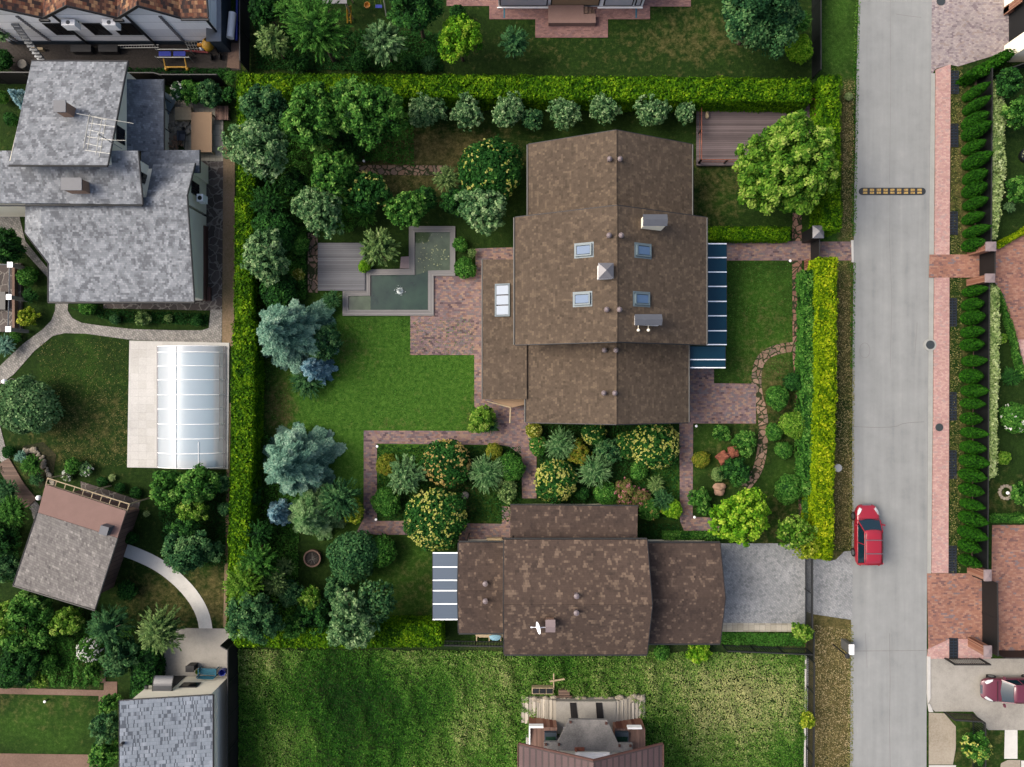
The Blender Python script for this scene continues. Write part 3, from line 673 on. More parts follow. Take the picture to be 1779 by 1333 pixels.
sheet('path', [(1773, 1321), (1820, 1321), (1820, 1380), (1773, 1380)], M['pathwhite'], .052)
for nm, pts in (('kerb', [(1610, 1140), (1615, 1140), (1615, 1212), (1611, 1222), (1610, 1205)]), ('kerb', [(1611, 1222), (1614, 1222), (1620, 1236), (1613, 1236)])):
    sheet(nm, pts, M['kerb'], .12, .12)
sheet('soil_strip', [(1693, 130), (1697, 130), (1695, 430), (1692, 430)], M['sand'], .02)
sheet('soil_strip', [(1691, 490), (1695, 490), (1691, 995), (1687, 995)], M['sand'], .02)
# joints and cracks in the asphalt
def crack(pts, w=.9, z=.037): sheet('road_joint', ribbon(pts, w), M['joint'], z)
crack(curve([(1480, 741), (1520, 743), (1555, 742), (1570, 735), (1605, 733)], 1))
crack([(1483, 1131), (1610, 1130)]); crack([(1545, 1100), (1546, 1180), (1545, 1260), (1547, 1390)], .8)
crack([(1546, 330), (1545, 420), (1549, 520), (1546, 640)], .5); crack([(1546, 0), (1547, 150), (1545, 320)], .5)
crack(curve([(1556, 25), (1575, 28), (1600, 31)]), .7); crack([(1503, 1100), (1506, 1160)], .5); crack([(1593, 560), (1589, 615)], .6)
r_ = []
for i in range(17):
    a = 2*math.pi*i/16; r_.append((1502+9*math.cos(a), 609+13*math.sin(a)))
crack(r_, .7, .040)
# outer path of the grey driveway
sheet('driveway', [(1250, 944), (1400, 944), (1399, 1087), (1250, 1085)], M['drive'], .040)
sheet('driveway', [(1399, 958), (1440, 975), (1452, 972), (1466, 958), (1481, 957), (1480, 1077), (1413, 1067), (1399, 1062)], M['drive'], .046)
sheet('kerb', [(1252, 1082), (1382, 1083), (1382, 1097), (1252, 1097)], M['beige'], .07, .07)
# brick paths of the centre garden
sheet('patio', [(713, 549), (754, 549), (754, 480), (826, 480), (826, 432), (895, 430), (895, 470), (845, 480), (845, 617), (713, 617)], M['paver'], .040)
sheet('path', [(824, 617), (848, 617), (848, 690), (905, 690), (912, 700), (930, 745), (932, 770), (932, 866), (907, 866), (906, 792), (885, 776), (868, 773), (868, 748), (824, 706)], M['paver'], .040)
sheet('path', [(632, 748), (868, 749), (868, 773), (655, 771), (655, 905), (712, 905), (712, 929), (655, 929), (620, 924), (632, 900)], M['paver'], .045)
sheet('path', [(790, 909), (872, 910), (872, 880), (890, 880), (890, 940), (790, 940)], M['paver'], .046)
sheet('path', [(1180, 735), (1204, 735), (1203, 898), (1260, 900), (1250, 922), (1188, 922), (1181, 905)], M['paver'], .040)
sheet('patio', [(1190, 636), (1240, 640), (1240, 666), (1313, 667), (1313, 736), (1190, 736)], M['paver'], .046)
sheet('path', [(1225, 420), (1402, 419), (1402, 453), (1225, 453)], M['paver'], .040)
sheet('path', [(1402, 420), (1481, 420), (1481, 453), (1402, 453)], M['paver'], .040)
sheet('kerb', [(1478, 418), (1482, 418), (1482, 456), (1479, 456)], M['kerb'], .10, .10)
# stone paths
sheet('stepping_path', [(535, 405), (552, 405), (552, 509), (535, 508)], M['flag'], .024)
sheet('stepping_path', [(618, 287), (780, 288), (780, 306), (618, 303)], M['flag'], .024)
sheet('stepping_path', [(1376, 453), (1393, 453), (1391, 600), (1394, 650), (1398, 800), (1398, 940), (1388, 940), (1385, 720), (1377, 620)], M['flagpink'], .024)
sheet('stepping_path', ribbon(curve([(1386, 602), (1350, 606), (1326, 618), (1314, 640), (1314, 680), (1326, 720), (1326, 770), (1318, 815), (1302, 838), (1292, 848)]), 17), M['flag'], .030)
sheet('stepping_path', [(1377, 370), (1392, 370), (1394, 420), (1376, 420)], M['flagpink'], .024)
# north terrace
sheet('terrace', [(776, -60), (1200, -60), (1200, 12), (1129, 12), (1129, 34), (1056, 34), (1056, 66), (930, 66), (930, 34), (850, 34), (850, 11), (776, 11)], M['paverterr'], .040)
# west gardens
sheet('yard', [(-60, 60), (420, 60), (418, 122), (150, 140), (60, 130), (-60, 110)], M['dirt'], .020)
sheet('yard', [(398, 75), (416, 75), (416, 120), (394, 118)], M['sand'], .026)
sheet('yard', [(284, 165), (310, 165), (310, 275), (284, 275)], M['gravel'], .026)
sheet('patio', [(302, 168), (375, 170), (375, 208), (388, 208), (388, 280), (335, 280), (302, 230)], M['beige'], .034)
sheet('path', [(330, 278), (388, 280), (386, 540), (180, 536), (180, 500), (330, 500)], M['flaggrey'], .028)
sheet('soil_strip', [(388, 250), (408, 250), (408, 600), (400, 602), (386, 596)], M['soil'], .018)
sheet('soil_strip', [(396, 700), (401, 700), (394, 1090), (388, 1090)], M['soil'], .018)
sheet('path', [(-40, 352), (30, 352), (36, 385), (45, 420), (86, 470), (86, 485), (70, 468), (45, 440), (30, 410), (10, 398), (-40, 395)], M['cobble'], .030)
sheet('path', [(97, 520), (119, 520), (118, 540), (126, 553), (142, 561), (175, 566), (230, 572), (300, 574), (352, 574), (363, 570), (366, 538), (386, 538), (385, 596), (300, 594), (222, 590), (150, 580), (112, 579), (92, 584), (60, 610), (25, 650), (-5, 672), (-40, 690), (-40, 660), (0, 636), (40, 598), (75, 572), (90, 556), (96, 540)], M['cobble'], .030)
sheet('path', [(-40, 700), (0, 738), (10, 778), (18, 795), (4, 805), (-6, 790), (-40, 745)], M['cobble'], .030)
sheet('path', ribbon(curve([(48, 872), (62, 880), (66, 900)]), 16), M['cobble'], .030)
bw = sheet('boardwalk', ribbon(curve([(6, 802), (18, 822), (34, 850), (56, 875)]), [20, 26, 27, 20]*1+[20]*0 if False else 25), M['wood'], .10, .08)
sheet('path', ribbon(curve([(206, 952), (236, 962), (275, 980), (308, 1005), (336, 1035), (354, 1068), (359, 1100)]), 23), M['pathwhite'], .040)
sheet('patio', [(272, 1092), (320, 1091), (393, 1092), (405, 1110), (400, 1200), (285, 1200), (276, 1126)], M['concrete'], .046)
sheet('path', [(-60, 1193), (181, 1199), (181, 1209), (-60, 1204)], M['sand'], .040)
sheet('path', [(174, 1110), (184, 1110), (184, 1184), (204, 1184), (204, 1206), (181, 1206), (181, 1186), (174, 1186)], M['sand'], .046)
sheet('path', [(172, 1204), (198, 1204), (198, 1230), (172, 1230)], M['sand'], .034)
sheet('path', [(-60, 1308), (172, 1311), (176, 1400), (-60, 1400)], M['sand'], .036)
sheet('yard', [(140, 836), (245, 870), (215, 968), (188, 1014), (150, 1000)], M['flaggrey'], .026)
sheet('bedding', [(40, 775), (75, 768), (98, 790), (92, 830), (70, 850), (55, 830)], M['mulch'], .020)
# grassy meadow on the south plot
MD = [(416, 1112), (1398, 1118), (1398, 1400), (416, 1400)]
sheet('meadow_soil', MD, ground3('meadow_soil_mat', [C(18, 36, 14), C(40, 62, 26), C(84, 92, 50)], 1.2, 12), .012)
bias = [(500, 1290, 60, .34), (470, 1140, 90, .22), (700, 1140, 60, .3), (850, 1160, 90, .3), (1150, 1165, 90, .30), (1270, 1180, 90, .26), (1300, 1260, 110, .22), (640, 1230, 130, -.2), (450, 1260, 60, -.05), (1050, 1150, 60, .1), (820, 1260, 40, .2), (780, 1320, 90, .18), (1130, 1250, 60, -.12), (1360, 1200, 60, .2), (960, 1165, 60, -.1), (560, 1180, 60, -.12), (1200, 1310, 80, .08)]
cover('meadow_weeds', [(416, 1126), (1398, 1134), (1400, 1360), (416, 1360)], .55, 'weed', 165000, .125, 'dense weedy meadow of mixed green and straw tones south of the hedge', bias, nrm=.5)
cover('verge_grass', [(1414, 1085), (1478, 1095), (1476, 1360), (1416, 1360)], .12, 'drygrass', 3800, .10, 'dry straw-coloured grass on the verge beside the road', [(1445, 1180, 400, .4)])
cover('verge_grass', [(1452, 455), (1478, 455), (1477, 955), (1450, 955)], .08, 'drygrass', 2300, .10, 'narrow grass verge between the yellow-green hedge and the road', [(1465, 700, 300, .25)])
cover('verge_grass', [(1464, 140), (1484, 140), (1480, 415), (1462, 415)], .08, 'drygrass', 1500, .10, 'grass verge with dry patches beside the road north of the entry path', [(1470, 300, 200, .25)])

cover('lawn_tufts', [(440, 560), (824, 552), (824, 748), (440, 748)], .035, 'green', 9000, .09, 'short grass tufts of the bright central lawn', [(640, 650, 200, .05)], nrm=.9, sc=.8)
cover('lawn_tufts', [(1264, 455), (1376, 455), (1376, 664), (1240, 664)], .035, 'green', 2200, .09, 'short grass tufts of the small lawn beside the blue glass canopy', None, nrm=.9, sc=.8)
cover('lawn_tufts', [(60, 590), (222, 590), (222, 810), (100, 810)], .035, 'drygrass', 2500, .09, 'short patchy grass tufts of the west lawn beside the pool slab', None, nrm=.9, sc=.8)
cover('edge_grass', [(1476, 640), (1484, 640), (1482, 955), (1474, 955)], .07, 'drygrass', 900, .12, 'ragged grass growing over the road edge beside the yellow hedge, lower part', None)
cover('edge_grass', [(1477, 456), (1486, 456), (1484, 640), (1476, 640)], .07, 'weed', 600, .12, 'ragged grass growing over the road edge beside the yellow hedge, upper part', None)
cover('edge_grass', [(1484, -10), (1494, -10), (1487, 410), (1478, 410)], .07, 'weed', 1200, .12, 'ragged grass growing over the road edge in the upper half', None)
cover('edge_grass', [(1472, 1082), (1482, 1082), (1481, 1350), (1472, 1350)], .07, 'drygrass', 900, .12, 'ragged dry grass growing over the road edge in the lower right', None)
cover('edge_grass', [(1651, 118), (1672, 118), (1668, 995), (1649, 995)], .06, 'drygrass', 2600, .10, 'sparse dry grass between the pink pavement and the cypresses', None)
# ---------------------------------------------------------------- buildings
def slab(b, q, t=.16):
    """q: list of 3-4 world points (top face); thickness t downward"""
    V = [tuple(p) for p in q]+[(p[0], p[1], p[2]-t) for p in q]; n = len(q)
    a = sum(q[i][0]*q[(i+1) % n][1]-q[(i+1) % n][0]*q[i][1] for i in range(n))
    if a < 0: V = V[:n][::-1]+V[n:][::-1]
    b.add(V, [tuple(range(n)), tuple(range(2*n-1, n-1, -1))]+[(n+i, n+(i+1) % n, (i+1) % n, i) for i in range(n)])
def roofq(parent, qs, mat, t=.16, name='roof', label=None):
    b = MB()
    for q in qs: slab(b, [P(*p) for p in q], t)
    o = b.out(name, M[mat], parent)
    if label: o['label'] = label
    return o
class Gable:
    """one gabled volume: wall + roof + gutters. axis 'NS' = ridge runs north-south. all px are traced eaves"""
    def __init__(s, parent, mat, x0, x1, y0, y1, ze, zr, axis='NS', ridge=None, wall='cream', over=.55, gut=True, low=0.0, trim='gutter'):
        s.ax = axis; s.ze, s.zr = ze, zr
        s.X0, s.X1 = PX(x0, ze), PX(x1, ze); s.Y1, s.Y0 = PY(y0, ze), PY(y1, ze)
        s.r = (s.X0+s.X1)/2 if axis == 'NS' else (s.Y0+s.Y1)/2
        if ridge is not None: s.r = PX(ridge, zr) if axis == 'NS' else PY(ridge, zr)
        X0, X1, Y0, Y1, r = s.X0, s.X1, s.Y0, s.Y1, s.r
        b = MB(); t = .16
        if axis == 'NS':
            b.add([(X0, Y0, ze), (r, Y0, zr), (r, Y1, zr), (X0, Y1, ze), (X0, Y0, ze-t), (r, Y0, zr-t), (r, Y1, zr-t), (X0, Y1, ze-t), (X1, Y0, ze), (X1, Y1, ze), (X1, Y0, ze-t), (X1, Y1, ze-t)],
                  [(0, 1, 2, 3), (1, 8, 9, 2), (5, 4, 7, 6), (10, 5, 6, 11), (0, 3, 7, 4), (8, 10, 11, 9), (0, 4, 5, 1), (1, 5, 10, 8), (3, 2, 6, 7), (2, 9, 11, 6)])
        else:
            b.add([(X0, Y0, ze), (X1, Y0, ze), (X1, r, zr), (X0, r, zr), (X0, Y0, ze-t), (X1, Y0, ze-t), (X1, r, zr-t), (X0, r, zr-t), (X0, Y1, ze), (X1, Y1, ze), (X0, Y1, ze-t), (X1, Y1, ze-t)],
                  [(0, 1, 2, 3), (3, 2, 9, 8), (5, 4, 7, 6), (6, 7, 10, 11), (0, 4, 5, 1), (8, 9, 11, 10), (0, 3, 7, 4), (3, 8, 10, 7), (1, 5, 6, 2), (2, 6, 11, 9)])
        s.roof = b.out('roof', M[mat], parent)
        rc = MB()
        if axis == 'NS': rc.tube((r, Y0+.02, zr-.01), (r, Y1-.02, zr-.01), .05, n=6)
        else: rc.tube((X0+.02, r, zr-.01), (X1-.02, r, zr-.01), .05, n=6)
        rc.out('ridge_cap', M[mat], s.roof)
        e_ = .02
        for k in (0, 1):
            if axis == 'NS': yy = Y0-e_ if k == 0 else Y1+e_; sg = [((X0, yy, ze-.06), (r, yy, zr-.06)), ((r, yy, zr-.06), (X1, yy, ze-.06))]
            else: xx = X0-e_ if k == 0 else X1+e_; sg = [((xx, Y0, ze-.06), (xx, r, zr-.06)), ((xx, r, zr-.06), (xx, Y1, ze-.06))]
            vb = MB(); vb.tube(*sg[0], .055, n=6); vb.tube(*sg[1], .055, n=6); vb.out('verge', M['dark'], parent)
        w = MB(); o = over; a0, a1, b0, b1 = X0+o, X1-o, Y0+o, Y1-o
        if axis == 'NS':
            sl = (zr-ze)/(r-X0); za = ze+o*sl-.18; sl2 = (zr-ze)/(X1-r); zb = ze+o*sl2-.18
            w.add([(a0, b0, low), (a1, b0, low), (a1, b0, zb), (r, b0, zr-.18), (a0, b0, za), (a0, b1, low), (a1, b1, low), (a1, b1, zb), (r, b1, zr-.18), (a0, b1, za)],
                  [(0, 1, 2, 3, 4), (9, 8, 7, 6, 5), (0, 4, 9, 5), (1, 6, 7, 2), (2, 7, 8, 3), (3, 8, 9, 4)])
        else:
            sl = (zr-ze)/(r-Y0); za = ze+o*sl-.18; zb = ze+o*((zr-ze)/(Y1-r))-.18
            w.add([(a0, b0, low), (a0, b1, low), (a0, b1, zb), (a0, r, zr-.18), (a0, b0, za), (a1, b0, low), (a1, b1, low), (a1, b1, zb), (a1, r, zr-.18), (a1, b0, za)],
                  [(4, 3, 2, 1, 0), (5, 6, 7, 8, 9), (0, 5, 9, 4), (1, 2, 7, 6), (2, 3, 8, 7), (3, 4, 9, 8)])
        if wall: w.out('wall', M[wall], parent)
        if gut:
            for k in (0, 1):
                g = MB()
                if axis == 'NS':
                    x = (X0-.07) if k == 0 else (X1+.07); g.tube((x, Y0, ze-.07), (x, Y1, ze-.07), .07, n=8); yy = Y0+.6
                    g.tube((x, yy, ze-.1), (x, yy, 0), .045, n=6)
                else:
                    y = (Y0-.07) if k == 0 else (Y1+.07); g.tube((X0, y, ze-.07), (X1, y, ze-.07), .07, n=8); g.tube((X0+.6, y, ze-.1), (X0+.6, y, 0), .045, n=6)
                g.out('gutter', M[trim], parent)
    def z(s, X, Y):
        if s.ax == 'NS': return s.ze+(s.zr-s.ze)*(X-s.X0)/(s.r-s.X0) if X < s.r else s.ze+(s.zr-s.ze)*(s.X1-X)/(s.X1-s.r)
        return s.ze+(s.zr-s.ze)*(Y-s.Y0)/(s.r-s.Y0) if Y < s.r else s.ze+(s.zr-s.ze)*(s.Y1-Y)/(s.Y1-s.r)
    def at(s, px, py):
        z = s.ze
        for _ in range(6): X, Y, _z = P(px, py, z); z = s.z(X, Y)
        return X, Y, z
    def rot(s, X, Y):
        if s.ax == 'NS':
            a = math.atan2(s.zr-s.ze, s.r-s.X0) if X < s.r else -math.atan2(s.zr-s.ze, s.X1-s.r); return (0, -a, 0)
        a = math.atan2(s.zr-s.ze, s.r-s.Y0) if Y < s.r else -math.atan2(s.zr-s.ze, s.Y1-s.r); return (a, 0, 0)
def skylight(g, px, py, w, l, n=1, glass='skyglass'):
    X, Y, z = g.at(px, py); r = g.rot(X, Y); Mr = Euler(r).to_matrix(); c = Vector((X, Y, z))
    b = MB(); up = Mr @ Vector((0, 0, 1)); fw = .09
    for sx, sy, dx, dy in ((-1, 0, fw, l), (1, 0, fw, l), (0, -1, w, fw), (0, 1, w, fw)):
        p = c+Mr @ Vector((sx*(w/2-fw/2), sy*(l/2-fw/2), .07)); b.rbox(p, (dx, dy, .2 if sx else .19), r)
    b.rbox(c+Mr @ Vector((0, 0, .0)), (w+.22, l+.22, .03), r)
    f = b.out('skylight', M['frame'], g.roof)
    q = MB()
    for i in range(n):
        ll = (l-.1-.08*(n+1))/n; yy = -l/2+.05+.08*(i+1)+ll*(i+.5); q.rbox(c+Mr @ Vector((0, yy, .12)), (w-.22, ll, .04), r)
        if n > 1: pass
    q2 = q.out('pane', M[glass], f); return f
def vents(g, pts, s=.30, mat='vent'):
    for px, py in pts:
        X, Y, z = g.at(px, py); b = MB(); b.box(X-s*.35, Y-s*.35, z-.1, X+s*.35, Y+s*.35, z+.28)
        b.lathe((X, Y, z+.28), [(s*.3, 0), (s*.62, .04), (s*.6, .10), (s*.35, .2), (.03, .24)], 8)
        b.out('roof_vent', M[mat], g.roof)
def chimney(parent, X, Y, z0, z1, sx, sy, wall='tanbrick', cap='capgrey', style='hip', name='chimney'):
    b = MB(); b.box(X-sx/2+.06, Y-sy/2+.06, z0, X+sx/2-.06, Y+sy/2-.06, z1); o = b.out(name, M[wall], parent)
    c = MB()
    if style == 'hip': c.add([(X-sx/2, Y-sy/2, z1+.02), (X+sx/2, Y-sy/2, z1+.02), (X+sx/2, Y+sy/2, z1+.02), (X-sx/2, Y+sy/2, z1+.02), (X, Y, z1+.3)], [(3, 2, 1, 0), (0, 1, 4), (1, 2, 4), (2, 3, 4), (3, 0, 4)])
    elif style == 'gable': c.add([(X-sx/2, Y-sy/2, z1+.02), (X+sx/2, Y-sy/2, z1+.02), (X+sx/2, Y+sy/2, z1+.02), (X-sx/2, Y+sy/2, z1+.02), (X-sx/2, Y, z1+.22), (X+sx/2, Y, z1+.22)], [(3, 2, 1, 0), (0, 1, 5, 4), (2, 3, 4, 5), (0, 4, 3), (1, 2, 5)])
    else: c.box(X-sx/2, Y-sy/2, z1+.003, X+sx/2, Y+sy/2, z1+.09)
    c.out('chimney_cap', M[cap], o); return o
def canopy(parent, x0, x1, y0, y1, z0, z1, strips, mat, nm='glass_canopy'):
    """lean-to glass roof; z0 at x0 side, z1 at x1 side (plan px); strips = y px of glazing bars"""
    A = P(x0, y0, z0); B = P(x1, y0, z1); Cc = P(x1, y1, z1); D = P(x0, y1, z0)
    b = MB(); slab(b, [A, B, Cc, D], .03); o = b.out(nm, M[mat], parent)
    r = MB()
    for yy in strips:
        a = P(x0, yy, z0); c = P(x1, yy, z1); a = (A[0], a[1], a[2]); c = (B[0], c[1], c[2])
        r.add([(a[0], a[1]-.038, a[2]+.01), (c[0], c[1]-.038, c[2]+.01), (c[0], c[1]+.038, c[2]+.01), (a[0], a[1]+.038, a[2]+.01),
               (a[0], a[1]-.038, a[2]+.07), (c[0], c[1]-.038, c[2]+.07), (c[0], c[1]+.038, c[2]+.07), (a[0], a[1]+.038, a[2]+.07)], [(3, 2, 1, 0), (4, 5, 6, 7), (0, 1, 5, 4), (1, 2, 6, 5), (2, 3, 7, 6), (3, 0, 4, 7)])
    r.out('glazing_bar', M['whitemetal'], o)
    q = MB(); e = B if z1 < z0 else A; f = Cc if z1 < z0 else D
    q.tube((e[0], e[1], e[2]-.05), (f[0], f[1], f[2]-.05), .05, n=6)
    for t_ in (0.02, .5, .98): yq = e[1]+(f[1]-e[1])*t_; q.box(e[0]-.05, yq-.05, 0, e[0]+.05, yq+.05, e[2]-.05)
    q.out('canopy_frame', M['dark'], o)
    return o
# --- the main house
hx = P(1060, 480, 0)
house = T('brown_house', 'large house with brown shingle gable roofs, four skylights and a dark blue glass canopy', 'house', hx)
gA = Gable(house, 'brownroof', 918, 1202, 251, 420, 3.2, 5.9, ridge=1071)
gC = Gable(house, 'brownroof', 914, 1196, 560, 734, 3.4, 5.9, ridge=1071)
gB = Gable(house, 'brownroof', 895, 1227, 378, 599, 5.4, 8.45, ridge=1072)
roofq(house, [[(839, 451, 2.8), (915, 451, 3.6), (915, 694, 3.6), (839, 694, 2.8)]], 'brownroof')
bw_ = MB(); bw_.box(PX(846, 2.8), PY(684, 2.8), 0, PX(912, 3), PY(462, 2.8), 2.75); bw_.out('wall', M['cream'], house)
gt = MB(); a = P(838, 451, 2.7); c = P(838, 694, 2.7); gt.tube(a, c, .07); gt.tube((a[0], c[1]+.3, 2.7), (a[0], c[1]+.3, 0), .045, n=6); gt.out('gutter', M['gutter'], house)
for p in ((1014.5, 435), (1117, 436), (1012, 520), (1114.5, 520)): skylight(gB, p[0], p[1], 1.12, .78)
class Flat:  # west lean-to plane
    roof = None; ze = 0
    def at(s, px, py): X, Y, z = P(px, py, 3.1); return X, Y, 3.13
    def rot(s, X, Y): return (0, -.24, 0)
fl = Flat(); fl.roof = [o for o in house.children if o.name.startswith('roof')][-1] if house.children else None
for o in bpy.data.objects:
    if o.parent == house and o.name.startswith('roof'): fl.roof = o
skylight(fl, 873.5, 522, 1.1, 2.35, 3, 'palepane')
vents(gB, [(1057, 411), (1078, 411), (1053, 539), (1075, 539)]); vents(gC, [(1049, 609), (1069, 609), (1048, 683), (1067, 683)]); vents(gA, [(1058, 279), (1076, 279)])
X, Y, z = gB.at(1050, 474); chimney(gB.roof, X, Y, z-.6, z+.7, .98, 1.0, 'white', 'capgrey', 'hip')
X, Y, z = gB.at(1131, 391); chimney(gB.roof, X, Y, z-.6, z+1.25, 1.55, .75, 'cream', 'lidgrey', 'gable')
X, Y, z = gB.at(1122, 558); ch = chimney(gB.roof, X, Y, z-.6, z+.8, 1.75, .72, 'white', 'lidgrey', 'gable')
for dx in (-.55, .1):
    b = MB(); b.ball((X+dx, Y-.62, z+.35), .11, n=10); b.tube((X+dx, Y-.3, z+.3), (X+dx, Y-.62, z+.3), .02); b.out('flue_lamp', M['cream'], ch)
canopy(house, 1212, 1262, 424, 600, 3.1, 2.7, [424, 448, 473, 498, 524, 549, 575, 599], 'glassroof')
canopy(house, 1188, 1260, 602, 639, 2.95, 2.69, [625, 639], 'glassroof')
b = MB(); b.prism([P(848, 690)[:2], P(880, 706)[:2], P(912, 706)[:2], P(912, 690)[:2]], 0, .35); b.out('porch', M['wood'], house)
b = MB(); a = P(846, 697, 2.3); c = P(887, 708, 2.3); b.tube(a, c, .05); b.tube(c, P(886, 735, 2.3), .05); b.tube(c, (c[0], c[1], 0), .05); b.out('porch_beam', M['timber'], house)
b = MB(); b.prism([P(851, 695, 2.5)[:2], P(887, 709, 2.2)[:2], P(911, 703, 2.5)[:2], P(911, 690, 2.5)[:2]], 2.2, 2.28); b.out('porch_roof', M['ply'], house)
for k, (xx0, xx1, yy, zz) in enumerate(((930, 960, 735, 0), (985, 1030, 735, 0), (1100, 1150, 735, 0))):
    w = MB(); Yw = gC.Y0+.55; w.box(PX(xx0), Yw-.05, .9, PX(xx1), Yw+.02, 2.3); f = w.out('window', M['frame'], house); g = MB(); g.box(PX(xx0)+.08, Yw-.07, .98, PX(xx1)-.08, Yw-.052, 2.22); g.out('pane', M['window'], f)
# --- garage house
gar = T('garage_house', 'long low building with patchy reddish brown shingle roofs beside the grey driveway', 'garage', P(1010, 1035, 0))
g3 = Gable(gar, 'garageroof2', 797, 900, 943, 1100, 2.9, 3.7, 'EW', wall='cream', over=.4)
g4 = Gable(gar, 'garageroof2', 1100, 1251, 944, 1118, 3.0, 4.2, 'EW', over=.4)
g2 = Gable(gar, 'garageroof', 876, 1124, 938, 1137, 4.2, 6.0, 'EW', over=.4)
roofq(gar, [[(887, 878, 2.6), (1108, 880, 2.6), (1107, 942, 3.4), (886, 942, 3.4)]], 'garageroof2')
b = MB(); b.box(PX(895, 2.6), PY(942, 3.4), 0, PX(1099, 2.6), PY(886, 2.6), 2.55); b.out('wall', M['cream'], gar)
gt = MB(); a = P(886, 877, 2.5); c = P(1109, 879, 2.5); gt.tube(a, c, .07); gt.out('gutter', M['gutter'], gar)
X, Y, z = g2.at(955, 1081); ch = chimney(g2.roof, X, Y, z-.5, z+.75, .66, .85, 'tanbrick', 'capstone', 'gable')
for px, py, gg in ((1001, 1033, g2), (1000.5, 1062, g2), (843.5, 1012, g3), (843.5, 1042, g3)):
    X, Y, z = gg.at(px, py); b = MB(); b.box(X-.12, Y-.12, z-.1, X+.12, Y+.12, z+.34); b.lathe((X, Y, z+.34), [(.11, 0), (.2, .03), (.19, .1), (.05, .17)], 8); b.out('roof_vent', M['vent'], gg.roof)
X, Y, z = g2.at(937, 1084)
b = MB(); n = 16; ring = []
Mx = Euler((0, R(-72), R(8))).to_matrix()
V = []; F = []
for j, (r, d) in enumerate(((.03, .0), (.2, .02), (.34, .07), (.42, .11))):
    for i in range(n): a = 2*math.pi*i/n; V.append(tuple(Vector((X, Y, z+.75))+Mx @ Vector((r*math.cos(a), r*math.sin(a), d))))
for j in range(3):
    for i in range(n): F.append((j*n+i, j*n+(i+1) % n, (j+1)*n+(i+1) % n, (j+1)*n+i))
b.add(V, F); b.tube((X+.02, Y, z+.75), (X+.55, Y+.02, z+.7), .03); b.tube((X, Y, z+.7), (X-.55, Y-.02, z+.62), .02); b.tube((X-.5, Y-.02, z+.62), (X-.62, Y-.02, z+.62), .05)
b.out('satellite_dish', M['whitemetal'], ch)
canopy(gar, 752, 800, 960, 1077, 2.35, 2.75, [960.5, 985, 1008, 1026, 1049, 1076], 'glassroof2')
b = MB(); b.box(PX(846), PY(945), 0.0, PX(872), PY(933), .5); b.out('step', M['timber'], gar)
# --- grey roofed house, north west
gh = T('grey_house', 'cream house with light grey shingle roofs on several levels and a roof aerial', 'house', P(190, 380, 0))
def wallpoly(parent, x0, x1, y0, y1, z00, z01, z10, z11, mat='cream'):
    b = MB(); b.add([(x0, y0, 0), (x1, y0, 0), (x1, y1, 0), (x0, y1, 0), (x0, y0, z00), (x1, y0, z10), (x1, y1, z11), (x0, y1, z01)], [(3, 2, 1, 0), (4, 5, 6, 7), (0, 1, 5, 4), (1, 2, 6, 5), (2, 3, 7, 6), (3, 0, 4, 7)]); return b.out('wall', M[mat], parent)
Ya, Yb = PY(107, 4.2), PY(286, 6.4)
r1 = roofq(gh, [[(55, 106, 4.2), (222, 107, 4.2), (187, 287, 6.4), (16, 286, 6.4)]], 'greyroof')
wallpoly(gh, -33.9, -27.5, Yb+.35, Ya-.35, 6.1, 4.05, 6.1, 4.05)
r2 = roofq(gh, [[(-60, 262, 5.4), (240, 262, 5.4), (248, 355, 4.83), (-60, 352, 4.83)]], 'greyroof')
Yc, Yd = PY(262, 5.4), PY(355, 4.83)
wallpoly(gh, -42, -26.1, Yd+.35, Yc-.3, 4.6, 5.15, 4.6, 5.15)
r4 = roofq(gh, [[(215, 138, 3.5), (284, 138, 2.7), (284, 262, 2.7), (215, 262, 3.5)], [(245, 261, 3.0), (346, 261, 2.7), (346, 300, 2.9), (245, 300, 3.2)]], 'slateroof')
wallpoly(gh, -27.3, -26.2, PY(258, 2.7), PY(146, 2.7), 3.1, 3.1, 2.5, 2.5); wallpoly(gh, -26, -23.2, PY(300, 2.7), PY(268, 2.7), 2.7, 2.6, 2.6, 2.5)
def plz(y): return 4.45-(y-345)/179*1.1
r3 = roofq(gh, [[(70, 350, plz(350)), (325, 340, plz(340)), (337.5, 524, 3.36), (130, 524, 3.36), (125, 460, plz(460)), (72, 402, plz(402))],
                [(44, 352, 3.7), (70, 350, plz(350)), (72, 402, plz(402)), (43, 405, 3.4)], [(43, 405, 3.4), (72, 402, plz(402)), (125, 460, plz(460)), (84, 457, 3.3)], [(84, 457, 3.3), (125, 460, plz(460)), (130, 524, 3.36), (84, 524, 3.3)]], 'greyroof')
r5 = roofq(gh, [[(266, 285, 3.15), (339, 284, 3.15), (325, 340, 4.47), (254, 343, 4.47)]], 'greyroof')
Ye, Yf = PY(524, 3.36), PY(284, 3.15)
wallpoly(gh, -30.9, -23.35, Ye+.5, PY(350, 4.4), 3.2, 4.2, 3.2, 4.2); wallpoly(gh, -27.5, -23.35, PY(345, 4.4), Yf-.4, 4.25, 3.2, 4.25, 3.2)
wallpoly(gh, -33.6, -31.2, PY(420, 3.3), PY(357, 3.3), 2.9, 2.9, 3.2, 3.2)
pl = MB(); pl.box(-23.42, Ye+.45, 0, -23.2, PY(395), .55); pl.box(-23.2, Ye+.45, 0, -22.95, PY(500), .25); pl.out('plinth', M['plinth'], gh)
tubes('gutter', 'gutter', gh, [(P(84, 526, 3.25), P(338, 526, 3.25)), (P(-60, 357, 4.7), P(248, 357, 4.7)), (P(16, 288, 6.3), P(187, 289, 6.3)), (P(285, 138, 2.6), P(285, 262, 2.6)), (P(347, 261, 2.6), P(347, 300, 2.7))], .075)
